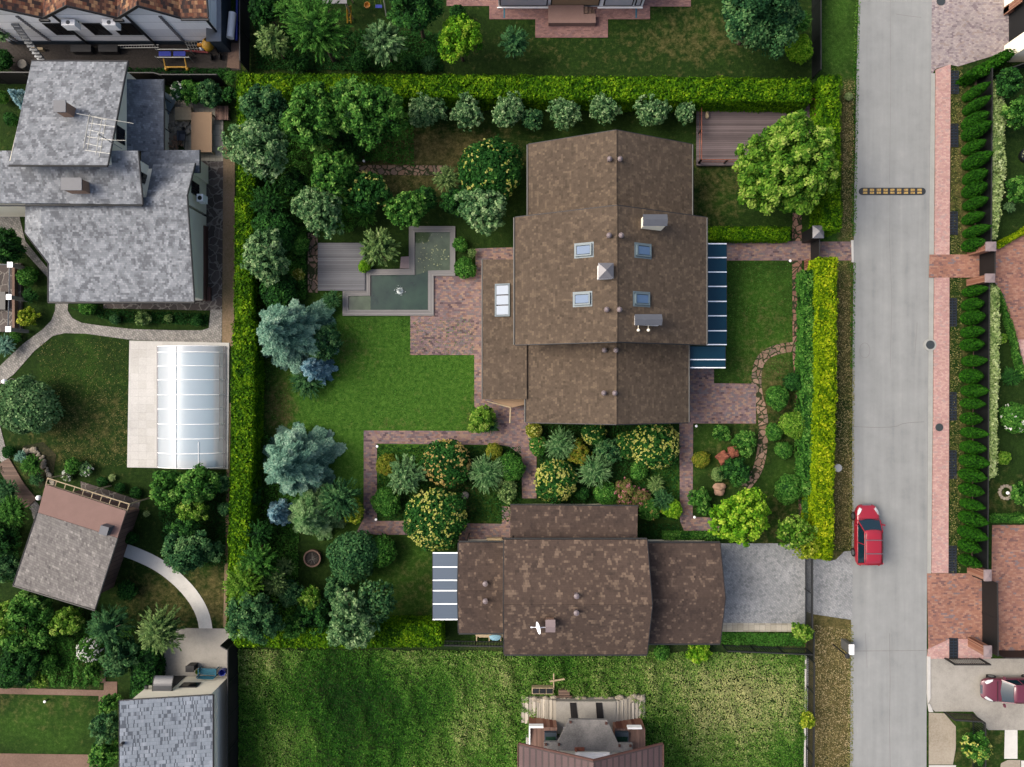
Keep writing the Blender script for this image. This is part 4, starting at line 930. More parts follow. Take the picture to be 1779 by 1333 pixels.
tubes('fascia', 'dark', gh, [(P(*a), P(*c)) for a, c in (((222.6, 106, 4.2), (187.6, 288, 6.4)), ((240.6, 262, 5.4), (248.6, 356, 4.83)), ((339.5, 284, 3.15), (325.5, 340, 4.47)), ((325.5, 340, 4.47), (338.2, 525, 3.36)), ((43, 404, 3.4), (84, 458, 3.3)), ((84, 458, 3.3), (83.5, 525, 3.3)), ((55, 105.5, 4.2), (222, 106.5, 4.2)))], .055)
def wall_window(parent, x, y0, y1, z0, z1, sx=1, t=.05, mat='window'):
    b = MB(); b.box(x, y0, z0, x+sx*.06, y1, z1); f = b.out('window', M['dark'], parent)
    g = MB(); w_ = (y1-y0-.18)/2
    for k in (0, 1): yy = y0+.06+k*(w_+.06); g.box(x+sx*.062, yy, z0+.06, x+sx*.075, yy+w_, z1-.06)
    g.out('pane', M[mat], f); return f
wall_window(gh, -27.5, PY(249, 4.2), PY(222, 4.2), 3.75, 4.75); wall_window(gh, -26.1, PY(318, 4.0), PY(300, 4.0), 3.4, 4.4); wall_window(gh, -23.35, PY(340, 1.8), PY(318, 1.8), 1.3, 2.5)
X, Y = P(117, 193, 5.6)[:2]
def zr1(Y): return 4.2+(Y-Ya)/(Yb-Ya)*2.2
c1 = chimney(r1, X-.0, Y, zr1(Y)-.4, zr1(Y)+1.0, .82, .8, 'tanbrick', 'lidgrey', 'flat')
X, Y = P(135, 325, 5.3)[:2]; c2 = chimney(r2, X, Y, 4.6, 5.9, 1.4, .85, 'tanbrick', 'lidgrey', 'flat')
# aerial
b = MB(); mx, my = P(178, 238, 7.6)[:2]; b.tube((mx, my, 5.4), (mx, my, 8.1), .03, n=6)
for zz in (7.6, 8.0):
    a = (mx-1.0, my-.9, zz); c = (mx-.6, my+1.3, zz); b.tube(a, c, .025, n=5)
    a2 = (mx-.2, my-1.3, zz); c2_ = (mx+.2, my+1.0, zz); b.tube(a2, c2_, .025, n=5)
for i in range(6):
    t_ = i/5; p0 = (mx-1.0+.4*t_, my-.9+2.2*t_, 7.6); b.tube((p0[0]-.15, p0[1]+.03, 7.6), (p0[0]+(.9 if i % 2 else 1.5), p0[1]-.2, 7.62), .014, n=4)
b.tube((mx-1.5, my+1.4, 7.9), (mx+2.2, my+.75, 7.9), .02, n=5); b.tube((mx-.2, my-.3, 7.9), (mx+1.7, my-.35, 7.9), .02, n=5)
b.out('aerial', M['alum'], r1)
b = MB(); b.box(-22.95, PY(350, 2.5), 1.7, -22.5, PY(337, 2.5), 2.5); ac = b.out('air_conditioner', M['white'], gh); b = MB(); b.lathe((-22.72, PY(344, 2.5), 2.5), [(.16, .003), (.16, .02), (.02, .02)], 12); b.out('fan_grille', M['dark'], ac)
for yy in (170, 188, 222):
    b = MB(); b.tube(P(285, yy, 2.5), P(297, yy+9, 1.2), .04, n=5); b.out('bracket', M['dark'], gh)
# --- north west house with mottled clay roof
nw = T('clay_roof_house', 'white house with mottled brown clay tile roof and zigzag eaves at the top left', 'house', P(180, 40, 0))
Xs = [-38.2, -32.76, -27.57, -23.15]; Ye = PY(30, 4.5)
b = MB()
for i in range(3):
    a, c = Xs[i], Xs[i+1]; mid = (a+c)/2
    for (x0, z0, x1, z1) in ((a, 4.5, mid, 6.0), (mid, 6.0, c, 4.5)):
        slab(b, [(x0, Ye, z0), (x1, Ye, z1), (x1, Ye+9, z1), (x0, Ye+9, z0)], .15)
slab(b, [(-23.15, Ye-.05, 4.5), (-21.26, Ye-.05, 4.5), (-21.26, Ye+9, 6.5), (-23.15, Ye+9, 6.5)], .15)
nr = b.out('roof', M['tileroof'], nw)
b = MB()
for i in range(3):
    a, c = Xs[i], Xs[i+1]; mid = (a+c)/2
    for (x0, z0, x1, z1) in ((a, 4.5, mid, 6.0), (mid, 6.0, c, 4.5)): b.add([(x0, Ye-.06, z0-.22), (x1, Ye-.06, z1-.22), (x1, Ye-.06, z1+.03), (x0, Ye-.06, z0+.03), (x0, Ye-.003, z0-.22), (x1, Ye-.003, z1-.22), (x1, Ye-.003, z1+.03), (x0, Ye-.003, z0+.03)], [(0, 1, 2, 3), (7, 6, 5, 4), (3, 2, 6, 7), (0, 4, 5, 1)])
b.tube((-23.15, Ye-.12, 4.4), (-21.2, Ye-.12, 4.4), .09, n=8)
for x in Xs[1:3]: b.box(x-.35, Ye-.2, 4.2, x+.35, Ye-.065, 4.42)
b.tube((-21.2, Ye, 4.5), (-21.2, Ye+9, 6.5), .06, n=6)
b.out('fascia', M['dark'], nw)
Yw = 26.35
b = MB()
for i in range(3):
    a, c = Xs[i], Xs[i+1]; mid = (a+c)/2; b.add([(a, Yw, .45), (c, Yw, .45), (c, Yw, 4.3), (mid, Yw, 5.8), (a, Yw, 4.3), (a, Yw+8, .45), (c, Yw+8, .45), (c, Yw+8, 4.3), (mid, Yw+8, 5.8), (a, Yw+8, 4.3)], [(0, 1, 2, 3, 4), (9, 8, 7, 6, 5), (0, 4, 9, 5), (1, 6, 7, 2)])
b.box(-23.15, Yw+.002, .45, -21.7, Yw+8, 4.3); b.out('wall', M['siding'], nw)
b = MB(); b.box(-38.2, Yw-.06, 0, -21.66, Yw+8, .448); b.out('plinth', M['blueplinth'], nw)
for x0, x1 in ((-33.9, -32.5), (-31.05, -29.75), (-29.15, -27.45)):
    b = MB(); b.box(x0, Yw-.05, 1.35, x1, Yw+.01, 2.95); f = b.out('window', M['black'], nw); g = MB(); q = (x1-x0-.24)/2
    for k in (0, 1): g.box(x0+.08+k*(q+.08), Yw-.07, 1.43, x0+.08+k*(q+.08)+q, Yw-.052, 2.87)
    g.out('pane', M['window'], f)
for x in (-31.95, -29.05):
    b = MB(); b.box(x, Yw-.62, 3.1, x+.95, Yw-.2, 3.8); ac = b.out('air_conditioner', M['white'], nw); q = MB(); q.tube((x+.1, Yw-.2, 3.2), (x+.1, Yw, 3.2), .03); q.tube((x+.85, Yw-.2, 3.2), (x+.85, Yw, 3.2), .03)
    q.lathe((x+.48, Yw-.41, 3.8), [(.15, .004), (.14, .02), (.02, .02)], 10); q.out('mounting', M['metal'], ac)
for x in (-32.3, -27.2, -21.75):
    b = MB(); b.tube((x, Yw-.12, .1), (x, Yw-.12, 4.2), .09, n=8); b.out('downpipe', M['dark'], nw)
for x in (-35.1, -25.0, -37.6):
    b = MB()
    for k in range(16): b.box(x, Yw-.09, .5+k*.22, x+.22, Yw-.002, .62+k*.22)
    b.out('quoin', M['capgrey'], nw)
b = MB()
for dx in (0, .5): b.tube((-35.6+dx, Yw-2.0, .05), (-36.0+dx, Yw-.15, 3.1), .045, n=6)
for k in range(14): t_ = k/13; b.box(-35.6-.4*t_, Yw-2.15+1.85*t_, .2+2.85*t_, -35.05-.4*t_, Yw-1.95+1.85*t_, .24+2.85*t_)
thing1(b, 'metal_stair', M['metal'], (-35.5, Yw-1.8, 0), 'steep metal stair leaning on the white wall of the clay-roofed house', 'stair')
# lean-to beside it
b = MB(); slab(b, [P(358, -30, 2.3), P(384, -30, 1.9), P(384, 72, 1.9), P(358, 72, 2.3)], .06); an = T('lean_to_shed', 'narrow grey sheet-roofed lean-to against the side of the clay-roofed house', 'shed', P(376, 20, 0))
b.out('roof', M['metal'], an); b = MB(); b.box(PX(360, 2.0), PY(68, 2.0), 0, PX(382, 2.0), PY(-25, 2.0), 1.82); b.out('wall', M['blueplinth'], an)
# --- top house
th = T('terrace_house', 'white house wall with white-paned windows and tan steps at the top of the photo', 'house', P(990, 5, 0))
Yw = PY(12)
b = MB(); b.box(PX(866), Yw, 0, PX(1116), Yw+7, 3.3); b.out('wall', M['white'], th)
b = MB(); b.box(PX(862), Yw-.45, 3.3, PX(1120), Yw+7.4, 3.55); b.out('roof', M['capgrey'], th)
for x0, x1 in ((868, 951), (956, 1040), (1047, 1098), (1101, 1112)):
    b = MB(); b.box(PX(x0), Yw-.07, .25, PX(x1), Yw-.002, 2.6); f = b.out('window', M['black'], th)
    g = MB(); g.box(PX(x0)+.1, Yw-.09, .38, PX(x1)-.1, Yw-.072, 2.5); g.out('pane', M['ply'] if x0 == 956 else M['whitepane'], f)
for xa, xb in ((864, 953), (1038, 1116)): b = MB(); b.box(PX(xa), Yw-.16, .0, PX(xb), Yw-.075, .14); b.out('sill', M['white'], th)
b = MB(); b.box(PX(953, .5), PY(40, .5), 0, PX(1035, .5), PY(24, .5), .5); b.box(PX(953, .5), PY(24, .5), 0, PX(1014, .5), PY(9, .5), .5); b.out('porch', M['felt'], th)
b = MB()
for i in range(3): b.box(PX(1014.2+i*6.5, .3), PY(24, .3)+.003, 0, PX(1020.5+i*6.5, .3), PY(13, .3), .42-i*.13)
b.out('step', M['sand'], th)
for x in (876, 1105):
    b = MB(); b.box(PX(x)-.05, PY(32), .045, PX(x)+.05, PY(14), .06); b.out('drain_channel', M['teal'], th)
# --- south west house
sw = T('blue_roof_house', 'cream house with pale blue-grey shingle roof in the bottom left corner', 'house', P(330, 1270, 0))
r6 = roofq(sw, [[(208, 1218, 4.5), (369.5, 1208, 3.6), (369.5, 1420, 3.6), (208, 1420, 4.5)]], 'blueroof')
wallpoly(sw, -26.9, -21.65, -33, -22.0, 4.2, 4.2, 3.45, 3.45)
tubes('fascia', 'dark', sw, [(P(208, 1217, 4.45), P(370, 1207, 3.55)), (P(370.5, 1207, 3.55), P(370.5, 1420, 3.55), .07), (P(207.5, 1217, 4.45), P(207.5, 1420, 4.45))], .05)
b = MB(); b.box(-24.5, -22.0, 1.2, -23.2, -21.94, 2.0); f = b.out('window', M['dark'], sw); b = MB(); b.box(-24.42, -21.94, 1.28, -23.28, -21.925, 1.92); b.out('pane', M['window'], f)
b = MB(); b.box(-25.9, -22.0, 0, -24.9, -21.94, 2.05); b.out('door', M['dark'], sw)
b = MB(); n = 8; V = []; F = []
for i in range(n+1):
    t_ = i/n; yy = -22.0+1.0*math.sin(t_*1.45); zz = 2.2+.35*math.cos(t_*1.45)
    for x in (-26.1, -24.75): V.append((x, yy, zz)); V.append((x, yy, zz-.04))
for i in range(n): q = i*4; F += [(q, q+2, q+6, q+4), (q+1, q+5, q+7, q+3), (q, q+4, q+5, q+1), (q+2, q+3, q+7, q+6)]
b.add(V, F); aw = b.out('awning', M['awning'], sw)
b = MB()
for x in (-26.14, -24.71):
    for i in range(n):
        t0 = i/n; t1 = (i+1)/n; b.tube((x, -22.0+1.0*math.sin(t0*1.45), 2.2+.35*math.cos(t0*1.45)), (x, -22.0+1.0*math.sin(t1*1.45), 2.2+.35*math.cos(t1*1.45)), .03, n=5)
b.out('awning_frame', M['black'], aw)
b = MB(); b.tube(P(215, 1290, 4.4), (P(215, 1290, 4.4)[0], P(215, 1290, 4.4)[1], 4.75), .12); b.out('roof_vent', M['dark'], r6)
b = MB(); b.box(-26.8, -21.94, 2.2, -26.6, -21.7, 2.4); b.out('wall_lamp', M['black'], sw)
# --- south house
so = T('metal_roof_house', 'house with plum brown metal tile gable roof at the bottom centre', 'house', P(1030, 1320, 0))
ze, zr = 5.6, 7.7; X0, X1 = PX(901.5, ze), PX(1151, ze); Yn = PY(1293, ze); Xr = PX(1031, zr)
b = MB()
slab(b, [(X0, Yn, ze), (Xr, Yn, zr), (Xr, Yn-12, zr), (X0, Yn-12, ze)], .14); slab(b, [(Xr+.004, Yn, zr), (X1, Yn, ze), (X1, Yn-12, ze), (Xr+.004, Yn-12, zr)], .14); rf = b.out('roof', M['southroof'], so)
tubes('fascia', 'plinth', so, [((X0, Yn+.05, ze), (Xr, Yn+.05, zr)), ((X1, Yn+.05, ze), (Xr, Yn+.05, zr)), ((X0-.06, Yn, ze), (X0-.06, Yn-12, ze), .05), ((X1+.06, Yn, ze), (X1+.06, Yn-12, ze), .05)], .08)
b = MB(); b.add([(X0+.6, Yn-2.2, 0), (X1-.6, Yn-2.2, 0), (X1-.6, Yn-2.2, ze), (Xr, Yn-2.2, zr-.25), (X0+.6, Yn-2.2, ze), (X0+.6, Yn-12, 0), (X1-.6, Yn-12, 0), (X1-.6, Yn-12, ze), (Xr, Yn-12, zr-.25), (X0+.6, Yn-12, ze)], [(4, 3, 2, 1, 0), (5, 6, 7, 8, 9), (0, 5, 9, 4), (1, 2, 7, 6)]); b.out('wall', M['white'], so)
b = MB(); zb = 3.0
pts = [(989, 1250), (1055, 1251), (1074, 1292), (1099, 1292), (1099, 1306), (945, 1304), (945, 1289), (969, 1289)]
b.prism([P(x, y, zb)[:2] for x, y in pts], zb-.2, zb); bal = b.out('balcony', M['balcony'], so)
for x, y in ((991, 1254), (1053, 1256), (971, 1293), (1076, 1295), (948, 1293), (1095, 1295)):
    X, Y, _ = P(x, y, zb); b = MB(); b.box(X-.08, Y-.08, zb+.003, X+.08, Y+.08, zb+.12); b.out('post_stub', M['plinth'], bal)
for x, y in ((985, 1290), (1062, 1292)):
    X, Y, _ = P(x, y, zb); b = MB(); b.box(X-.12, Y-.12, 0, X+.12, Y+.12, zb-.2); b.out('column', M['white'], so)
for (xa, xb, ya, yb) in ((920, 968, 1264, 1300), (1068, 1121, 1266, 1302)):
    b = MB(); A, B = P(xa, ya, 2.0), P(xb, yb, 2.0); b.box(A[0], B[1], 0, B[0], A[1], 1.96); b.out('wing_wall', M['brick'], so)
    b = MB(); slab(b, [P(xa, ya, 1.97), P(xb, ya, 1.97), P(xb, yb, 2.3), P(xa, yb, 2.3)], .1); b.out('wing_roof', M['woodgate'], so)
for (xa, xb) in ((946, 967), (1069, 1092)):
    A, B = P(xa, 1273, 2.3), P(xb, 1290, 2.3); b = MB(); b.box(A[0], B[1], 2.0, B[0], A[1], 2.3); f = b.out('window', M['blueplinth'], so); g = MB(); g.box(A[0]+.08, B[1]+.06, 2.3, B[0]-.08, A[1]-.3, 2.315); g.out('pane', M['pond'], f)
b = MB(); A, B = P(919, 1261, 2.2), P(944, 1264, 2.2); b.box(A[0], B[1], 1.9, B[0], A[1], 2.3); A, B = P(919, 1264, 2.2), P(921, 1300, 2.2); b.box(A[0], B[1], 1.9, B[0], A[1]-.0, 2.297); b.out('parapet', M['white'], so); b = MB()
A, B = P(1090, 1263, 2.2), P(1115, 1266, 2.2); b.box(A[0], B[1], 1.9, B[0], A[1], 2.3); b.out('parapet', M['white'], so)
b = MB(); A, B = P(1000, 1308, 3.0), P(1060, 1318, 3.0); b.box(A[0], B[1], 2.8, B[0], A[1], 2.86); b.out('sill', M['white'], so)
fp = MB(); X, Y, _ = P(1007, 1302, 3.1); fp.box(X-.35, Y-.1, 3.003, X+.35, Y+.1, 3.18); fp.ball((X-.25, Y, 3.22), .13, n=8); thing1(fp, 'flower_box', M['redrock'], (X, Y, 3.0), 'small reddish flower box on the grey balcony under the metal roof', 'planter')
# terrace with stairs
te = T('stone_terrace', 'pale plank-like concrete terrace with a flight of steps on each side, in the meadow', 'terrace', P(1018, 1240, 0))
A, B = P(966, 1219, 1.0), P(1070, 1275, 1.0); b = MB(); b.box(A[0], B[1], 0, B[0], A[1], 1.0); b.out('landing', M['concrete'], te)
for k in range(9):
    x1 = 966-k*6.8; A, B = P(x1-6.8, 1211+.9*(8-k), 1.0-.1*k), P(x1, 1256+(1.6*(8-k) if k < 9 else 0), 1.0-.1*k); b = MB(); b.box(A[0]+.03, B[1], 0, B[0], A[1], .9-.09*k); b.out('step', M['plank'], te)
for k in range(8):
    x0 = 1070+k*6.8; A, B = P(x0, 1214+.6*(7-k), .9), P(x0+6.8, 1262-(6 if k > 5 else 0), .9); b = MB(); b.box(A[0], B[1], 0, B[0]-.03, A[1], .9-.09*k); b.out('step', M['plank'], te)
for x in (996, 1041):
    A, B = P(x-6, 1221, 1.02), P(x+6, 1251, 1.02); b = MB(); b.prism([(A[0], A[1]), (B[0]-.05, A[1]), (B[0]+.1, B[1]), (A[0]+.1, B[1])], 1.003, 1.04); b.out('grating', M['blackwood'], te)
rr = random.Random(3)
for i in range(46):
    x = 930+i*4.1+rr.uniform(-2, 2); X, Y, _ = P(x, 1212+rr.uniform(-3, 6)+(2 if 960 < x < 1070 else -2), .2); b = MB() if i == 0 else b; b.ball((X, Y, .5), rr.uniform(.14, .3), 1.2, .9, .6, n=8, noise=.12, seed=i)
thing1(b, 'rubble_edge', M['gravel'], P(1020, 1212, 0), 'rough sandstone rubble along the far edge of the concrete terrace', 'rubble')['kind'] = 'stuff'
# --- pavilion
pv = T('garden_pavilion', 'skewed garden pavilion with a brown felt strip and weathered grey shingle roof', 'pavilion', P(130, 940, 0))
zt, zm, zl = 3.0, 3.7, 2.7
roofq(pv, [[(66, 891, zm), (204, 935, zm), (165, 1059, zl), (24, 1017, zl)]], 'pavroof', .14)
roofq(pv, [[(79, 842, zt), (219, 888, zt), (204, 934.5, zm), (66, 890.5, zm)]], 'felt', .14, label='brown felt section of the roof')
b = MB(); b.prism([P(x, y, 2.8)[:2] for x, y in ((94, 862), (206, 897), (158, 1040), (42, 1005))], 0, 2.6); b.out('wall', M['woodgate'], pv)
b = MB()
def PZ(x, y, z): return P(x, y, z)
zz = 2.75
for a, c in (((83, 831), (225, 876)), ((80, 841), (222, 887))): b.tube(P(*a, zz), P(*c, zz), .045, n=6)
for i in range(10):
    t_ = i/9; b.tube(P(83+142*t_, 831+45*t_, zz), P(79+141*t_, 844+45*t_, zz), .035, n=6)
b.tube(P(225, 876, zz), P(205, 930, zz), .04, n=6)
for t_ in (0, .5, 1): q = P(83+142*t_, 831+45*t_, zz); b.tube(q, (q[0], q[1], 0), .05, n=6)
b.out('pergola_rail', M['timber'], pv)
b = MB(); q = P(183, 921, 3.9); b.rbox((q[0], q[1], 3.75), (.6, .62, .7), (0, 0, R(-17))); b.out('chimney', M['lidgrey'], pv)
tubes('fascia', 'gutter', pv, [(P(205, 935, zm-.05), P(165, 1060, zl-.05)), (P(65, 891, zm-.05), P(23, 1017, zl-.05)), (P(23, 1018, zl), P(165, 1061, zl))], .06)
b = MB(); q = P(222, 893, .8); b.rbox((q[0], q[1], .4), (.35, .7, .8), (0, 0, R(-17))); thing1(b, 'side_cabinet', M['ply'], (q[0], q[1], 0), 'small tan cabinet standing beside the pavilion', 'cabinet')
# ---------------------------------------------------------------- pond, pool, decks
pond = T('garden_pond', 'angular pond with grey decking rim, green water and a small fountain', 'pond', P(700, 500, 0))
inner = [(721, 404), (782, 404), (782, 470), (744, 471), (744, 539), (606, 539), (606, 515), (644, 514), (644, 479), (721, 478)]
outer = [(711, 394), (791, 394), (791, 480), (754, 480), (754, 549), (596, 549), (596, 505), (634, 505), (634, 469), (711, 468)]
n = len(inner)
for i in range(n):
    j = (i+1) % n; hor = abs(inner[i][1]-inner[j][1]) < 3
    b = MB(); b.prism([P(*outer[i])[:2], P(*outer[j])[:2], P(*inner[j])[:2], P(*inner[i])[:2]], 0, .16); b.out('rim', M['deckframe'] if hor else M['deckframe2'], pond)
b = MB(); b.prism([P(*p)[:2] for p in inner], .0, .05); b.out('water', M['pond'], pond)
b = MB(); b.prism([P(*p)[:2] for p in [(721.2, 404.2), (781.8, 404.2), (781.8, 470), (744, 470.8), (730, 476), (721.2, 478)]], .052, .058); b.out('algae', M['pondgreen'], pond); b = MB(); b.prism([P(*p)[:2] for p in [(606.2, 515.2), (644, 514.2), (644, 538.8), (606.2, 538.8)]], .052, .058); b.out('algae', M['pondgreen'], pond)
b = MB(); rr = random.Random(5)
for i in range(70):
    while True:
        x, y = rr.gauss(752, 14), rr.gauss(446, 20)
        if 724 < x < 780 and 408 < y < 468 or (724 < x < 742 and 440 < y < 500): break
    X, Y, _ = P(x, y); s_ = rr.uniform(.02, .06); b.lathe((X, Y, .06), [(s_, 0), (s_*.6, .02)], 6)
b.out('lily_pads', M['lily'], pond, kind='stuff')
b = MB(); X, Y, _ = P(695, 506)
for i in range(26):
    a = rr.uniform(0, 6.28); r = rr.uniform(.05, .42); b.tube((X, Y, .1), (X+math.cos(a)*r*.5, Y+math.sin(a)*r*.5, rr.uniform(.3, .6)), .012, .02, 4); b.ball((X+math.cos(a)*r, Y+math.sin(a)*r, rr.uniform(.08, .3)), rr.uniform(.02, .045), n=6)
b.lathe((X, Y, .06), [(.26, 0), (.2, .04), (.05, .07)], 12); b.out('fountain_spray', M['foam'], pond)
dk = T('pond_deck', 'square grey timber deck beside the pond, under the pale-leaved tree', 'deck', P(592, 462, 0))
b = MB(); A, B = P(552, 422, .25), P(634, 505, .25); b.box(A[0], B[1], .17, B[0]-.01, A[1], .25); b.out('boards', M['deck'], dk)
b = MB(); b.box(A[0]+.05, B[1]+.05, 0, B[0]-.06, A[1]-.05, .168); b.out('frame', M['dark'], dk)
b = MB(); b.prism([P(x, y)[:2] for x, y in ((697, 447), (711, 446), (711, 467), (695, 467))], 0, .12); thing1(b, 'stone_slab', M['capstone'], P(704, 457, 0), 'flat pinkish stone slab in the corner of the pond rim', 'slab')
# NE platform
nd = T('timber_platform', 'plum coloured timber platform with low railings in the north east corner', 'deck', P(1305, 235, 0))
A, B = P(1210, 181, .3), P(1409, 288, .3); b = MB(); b.box(A[0], B[1], .2, B[0], A[1], .3); b.out('boards', M['deckred'], nd)
b = MB(); b.box(A[0]+.05, B[1]+.05, 0, B[0]-.05, A[1]-.05, .198); b.out('frame', M['dark'], nd)
for (xa, ya, xb, yb) in ((1212, 183, 1405, 183), (1212, 183, 1212, 286), (1212, 286, 1300, 286), (1405, 183, 1405, 250)):
    a, c = P(xa, ya), P(xb, yb); L_ = math.hypot(c[0]-a[0], c[1]-a[1]); k = max(2, int(L_/1.6)); b = MB(); b.tube((a[0], a[1], 1.1), (c[0], c[1], 1.1), .035, n=6); b.tube((a[0], a[1], .6), (c[0], c[1], .6), .02, n=5)
    rl = b.out('handrail', M['redrock'], nd)
    b = MB()
    for i in range(k+1): t_ = i/k; b.box(a[0]+(c[0]-a[0])*t_-.05, a[1]+(c[1]-a[1])*t_-.05, .3, a[0]+(c[0]-a[0])*t_+.05, a[1]+(c[1]-a[1])*t_+.05, 1.08)
    b.out('post', M['black'], rl)
b = MB(); X, Y, _ = P(1228, 201, .4); b.ball((X, Y, .5), .25, .7, 1.1, .6, n=8, noise=.2, seed=3); thing1(b, 'sand_bag', M['timber'], (X, Y, .3), 'crumpled pale yellow bag in the corner of the plum coloured platform', 'bag')
# pool enclosure
ps = MB(); ps.prism([P(x, y)[:2] for x, y in ((226, 592), (399, 596), (397, 815), (222, 812))], 0, .10); thing1(ps, 'pool_terrace', M['slab'], P(310, 703, 0), 'white rectangular slab under the arched pool cover', 'terrace')
pc = T('pool_cover', 'arched translucent pool enclosure with white ribs on the white slab', 'pool cover', P(331, 707, .1))
ya, yb = PY(601, .6), PY(813, .6); x0, x1 = PX(273, .2), PX(390, .2)
def prof(t):
    x = x0+(x1-x0)*t; z = .12+1.15*math.sin(math.pi*min(1, max(0, t)))**.55; return x, z
b = MB(); n = 18; V = []; F = []
for i in range(n+1):
    x, z = prof(i/n); V += [(x, ya, z), (x, yb, z)]
for i in range(n): F.append((2*i, 2*i+1, 2*i+3, 2*i+2))
b.add(V, F); b.out('panels', M['poly'], pc, smooth=True)
for k in (0, 1):
    yy = ya+.012 if k == 0 else yb-.012; b = MB(); pts_ = [prof(i/n) for i in range(n+1)]; b.add([(x, yy, z-.02) for x, z in pts_], [tuple(range(n+1))]); b.out('end_panel', M['poly'], pc)
for py_ in (601.5, 612, 636, 660, 686, 711, 737, 762, 787.5, 812.5):
    yy = PY(py_, .7); b = MB()
    for i in range(n): a = prof(i/n); c = prof((i+1)/n); b.tube((a[0], yy, a[1]+.02), (c[0], yy, c[1]+.02), .03, n=5)
    b.out('rib', M['white'], pc)
b = MB(); x, z = prof(.38); b.tube((x, ya, z+.03), (x, yb, z+.03), .028, n=5); x, z = prof(.7); b.tube((x, yb, z+.02), (x, yb+2, z+.02), .02, n=5); b.out('ridge_rail', M['white'], pc)
b = MB(); b.box(x0-.05, ya, .101, x0+.05, yb, .17); b.box(x1-.02, ya, .101, x1+.08, yb, .16); b.tube((x1+.0, ya, .35), (x1+.0, yb, .35), .03, n=5); b.tube((x1-.22, ya-.6, .55), (x1-.22, yb+2, .55), .02, n=5); b.out('base_rail', M['capgrey'], pc)
b = MB(); b.box(x0+.9, yb+.5, .102, x1-.9, ya-.5, .12); b.out('water', M['poolwater'], pc)
b = MB(); b.box(PX(361), PY(812), .13, PX(377), PY(800), .24); b.out('pool_steps', M['teal'], pc)
# left pergola
pg = T('stone_pergola', 'flagstone terrace with three white square posts and thin cables at the left edge', 'pergola', P(15, 515, 0))
b = MB(); b.prism([P(x, y)[:2] for x, y in ((-40, 460), (40, 458), (40, 577), (-40, 577))], 0, .22); b.out('terrace', M['flaggrey'], pg)
for x, y in ((17, 460), (15, 516), (14, 572)):
    b = MB(); q = P(x, y, 2.2); b.box(q[0]-.13, q[1]-.13, .22, q[0]+.13, q[1]+.13, 2.15); p_ = b.out('post', M['stone'], pg); b = MB(); b.box(q[0]-.2, q[1]-.2, 2.153, q[0]+.2, q[1]+.2, 2.2); b.out('cap', M['white'], p_)
b = MB(); b.tube(P(17, 460, 2.1), P(14, 572, 2.1), .035, n=5); b.tube(P(17, 460, 2.1), P(-40, 459, 2.1), .035, n=5); b.out('rail', M['metal'], pg)
b = MB(); A, B = P(31, 460), P(33, 577); b.box(A[0], B[1], .22, B[0]+.1, A[1], .6); b.out('low_wall', M['sand'], pg)
b = MB(); A, B = P(-30, 507, .6), P(9, 538, .6); b.box(A[0], B[1], .225, B[0], A[1], .6); thing1(b, 'fire_pit', M['black'], (0.5*(A[0]+B[0]), .5*(A[1]+B[1]), .22), 'black square fire pit on the flagstone terrace at the left edge', 'fire pit')
# ---------------------------------------------------------------- lamps, cans, small things
def globe(px, py, label, z=.9, r=.16):
    X, Y, _ = P(px, py, z); t = T('globe_lamp', label, 'garden lamp', (X, Y, 0), 'white globe lamps in the west garden'); b = MB(); b.ball((X, Y, z), r, n=14); b.out('globe', M['white'], t, smooth=True)
    b = MB(); b.tube((X, Y, 0), (X, Y, z-r+.02), .03); b.lathe((X, Y, 0), [(.12, 0), (.12, .04), (.04, .08)], 10); b.out('post', M['black'], t)
globe(8, 663, 'white globe lamp beside the cobbled path at the left edge', .8, .2); globe(67, 865, 'white globe lamp at the corner of the garden pavilion', 2.4, .19)
b = MB(); X, Y, _ = P(25, 663); b.lathe((X, Y, 0), [(.22, 0), (.24, .3), (.2, .3), (.18, .1)], 14); thing1(b, 'round_pot', M['stone'], (X, Y, 0), 'small round grey pot next to the white globe lamp on the lawn', 'pot')
for x, y, lb in ((1369, 455, 'short dark bollard light on the lawn edge beside the brick entry path'), (634, 283, 'short dark bollard light at the stone path north of the trees'), (657, 775, 'short dark bollard light at the inner corner of the looped brick path'), (655, 901, 'short dark bollard light at the lower inner corner of the looped brick path'), (1207, 740, 'short dark bollard light south of the small east patio'), (1204, 897, 'short dark bollard light at the end of the narrow east brick path'), (84, 1215, 'short dark bollard light on the lawn in the bottom left corner')):
    X, Y, _ = P(x, y); t = T('bollard_light', lb, 'garden light', (X, Y, 0), 'bollard lights along the garden paths'); b = MB(); b.tube((X, Y, 0), (X, Y, .38), .05); b.out('post', M['black'], t); b = MB(); b.lathe((X, Y, .382), [(.09, 0), (.1, .05), (.02, .09)], 10); b.out('lamp_cap', M['white'], t)
t = T('raised_planter', 'round white-rimmed planter full of dark soil and bare twigs', 'planter', P(545, 968, 0)); X, Y, _ = P(545, 968)
b = MB(); b.lathe((X, Y, 0), [(.62, 0), (.66, .45), (.55, .45), (.54, .2)], 28); b.out('rim', M['sand'], t)
b = MB(); b.lathe((X, Y, 0), [(.545, .3), (.2, .36), (.02, .37)], 20); b.out('soil', M['dirt'], t)
b = MB()
for i in range(16): a = rr.uniform(0, 6.28); b.tube((X+rr.uniform(-.1, .1), Y+rr.uniform(-.1, .1), .36), (X+math.cos(a)*.45, Y+math.sin(a)*.45, rr.uniform(.45, .75)), .012, .005, 4)
b.out('twigs', M['stone'], t)
b = MB(); q = P(808, 861, .25); b.ball((q[0], q[1], .22), .30, 1, 1, .8, n=14, noise=.04, seed=2); thing1(b, 'round_stone', M['stone'], (q[0], q[1], 0), 'smooth round grey stone between the flowering shrubs', 'stone')
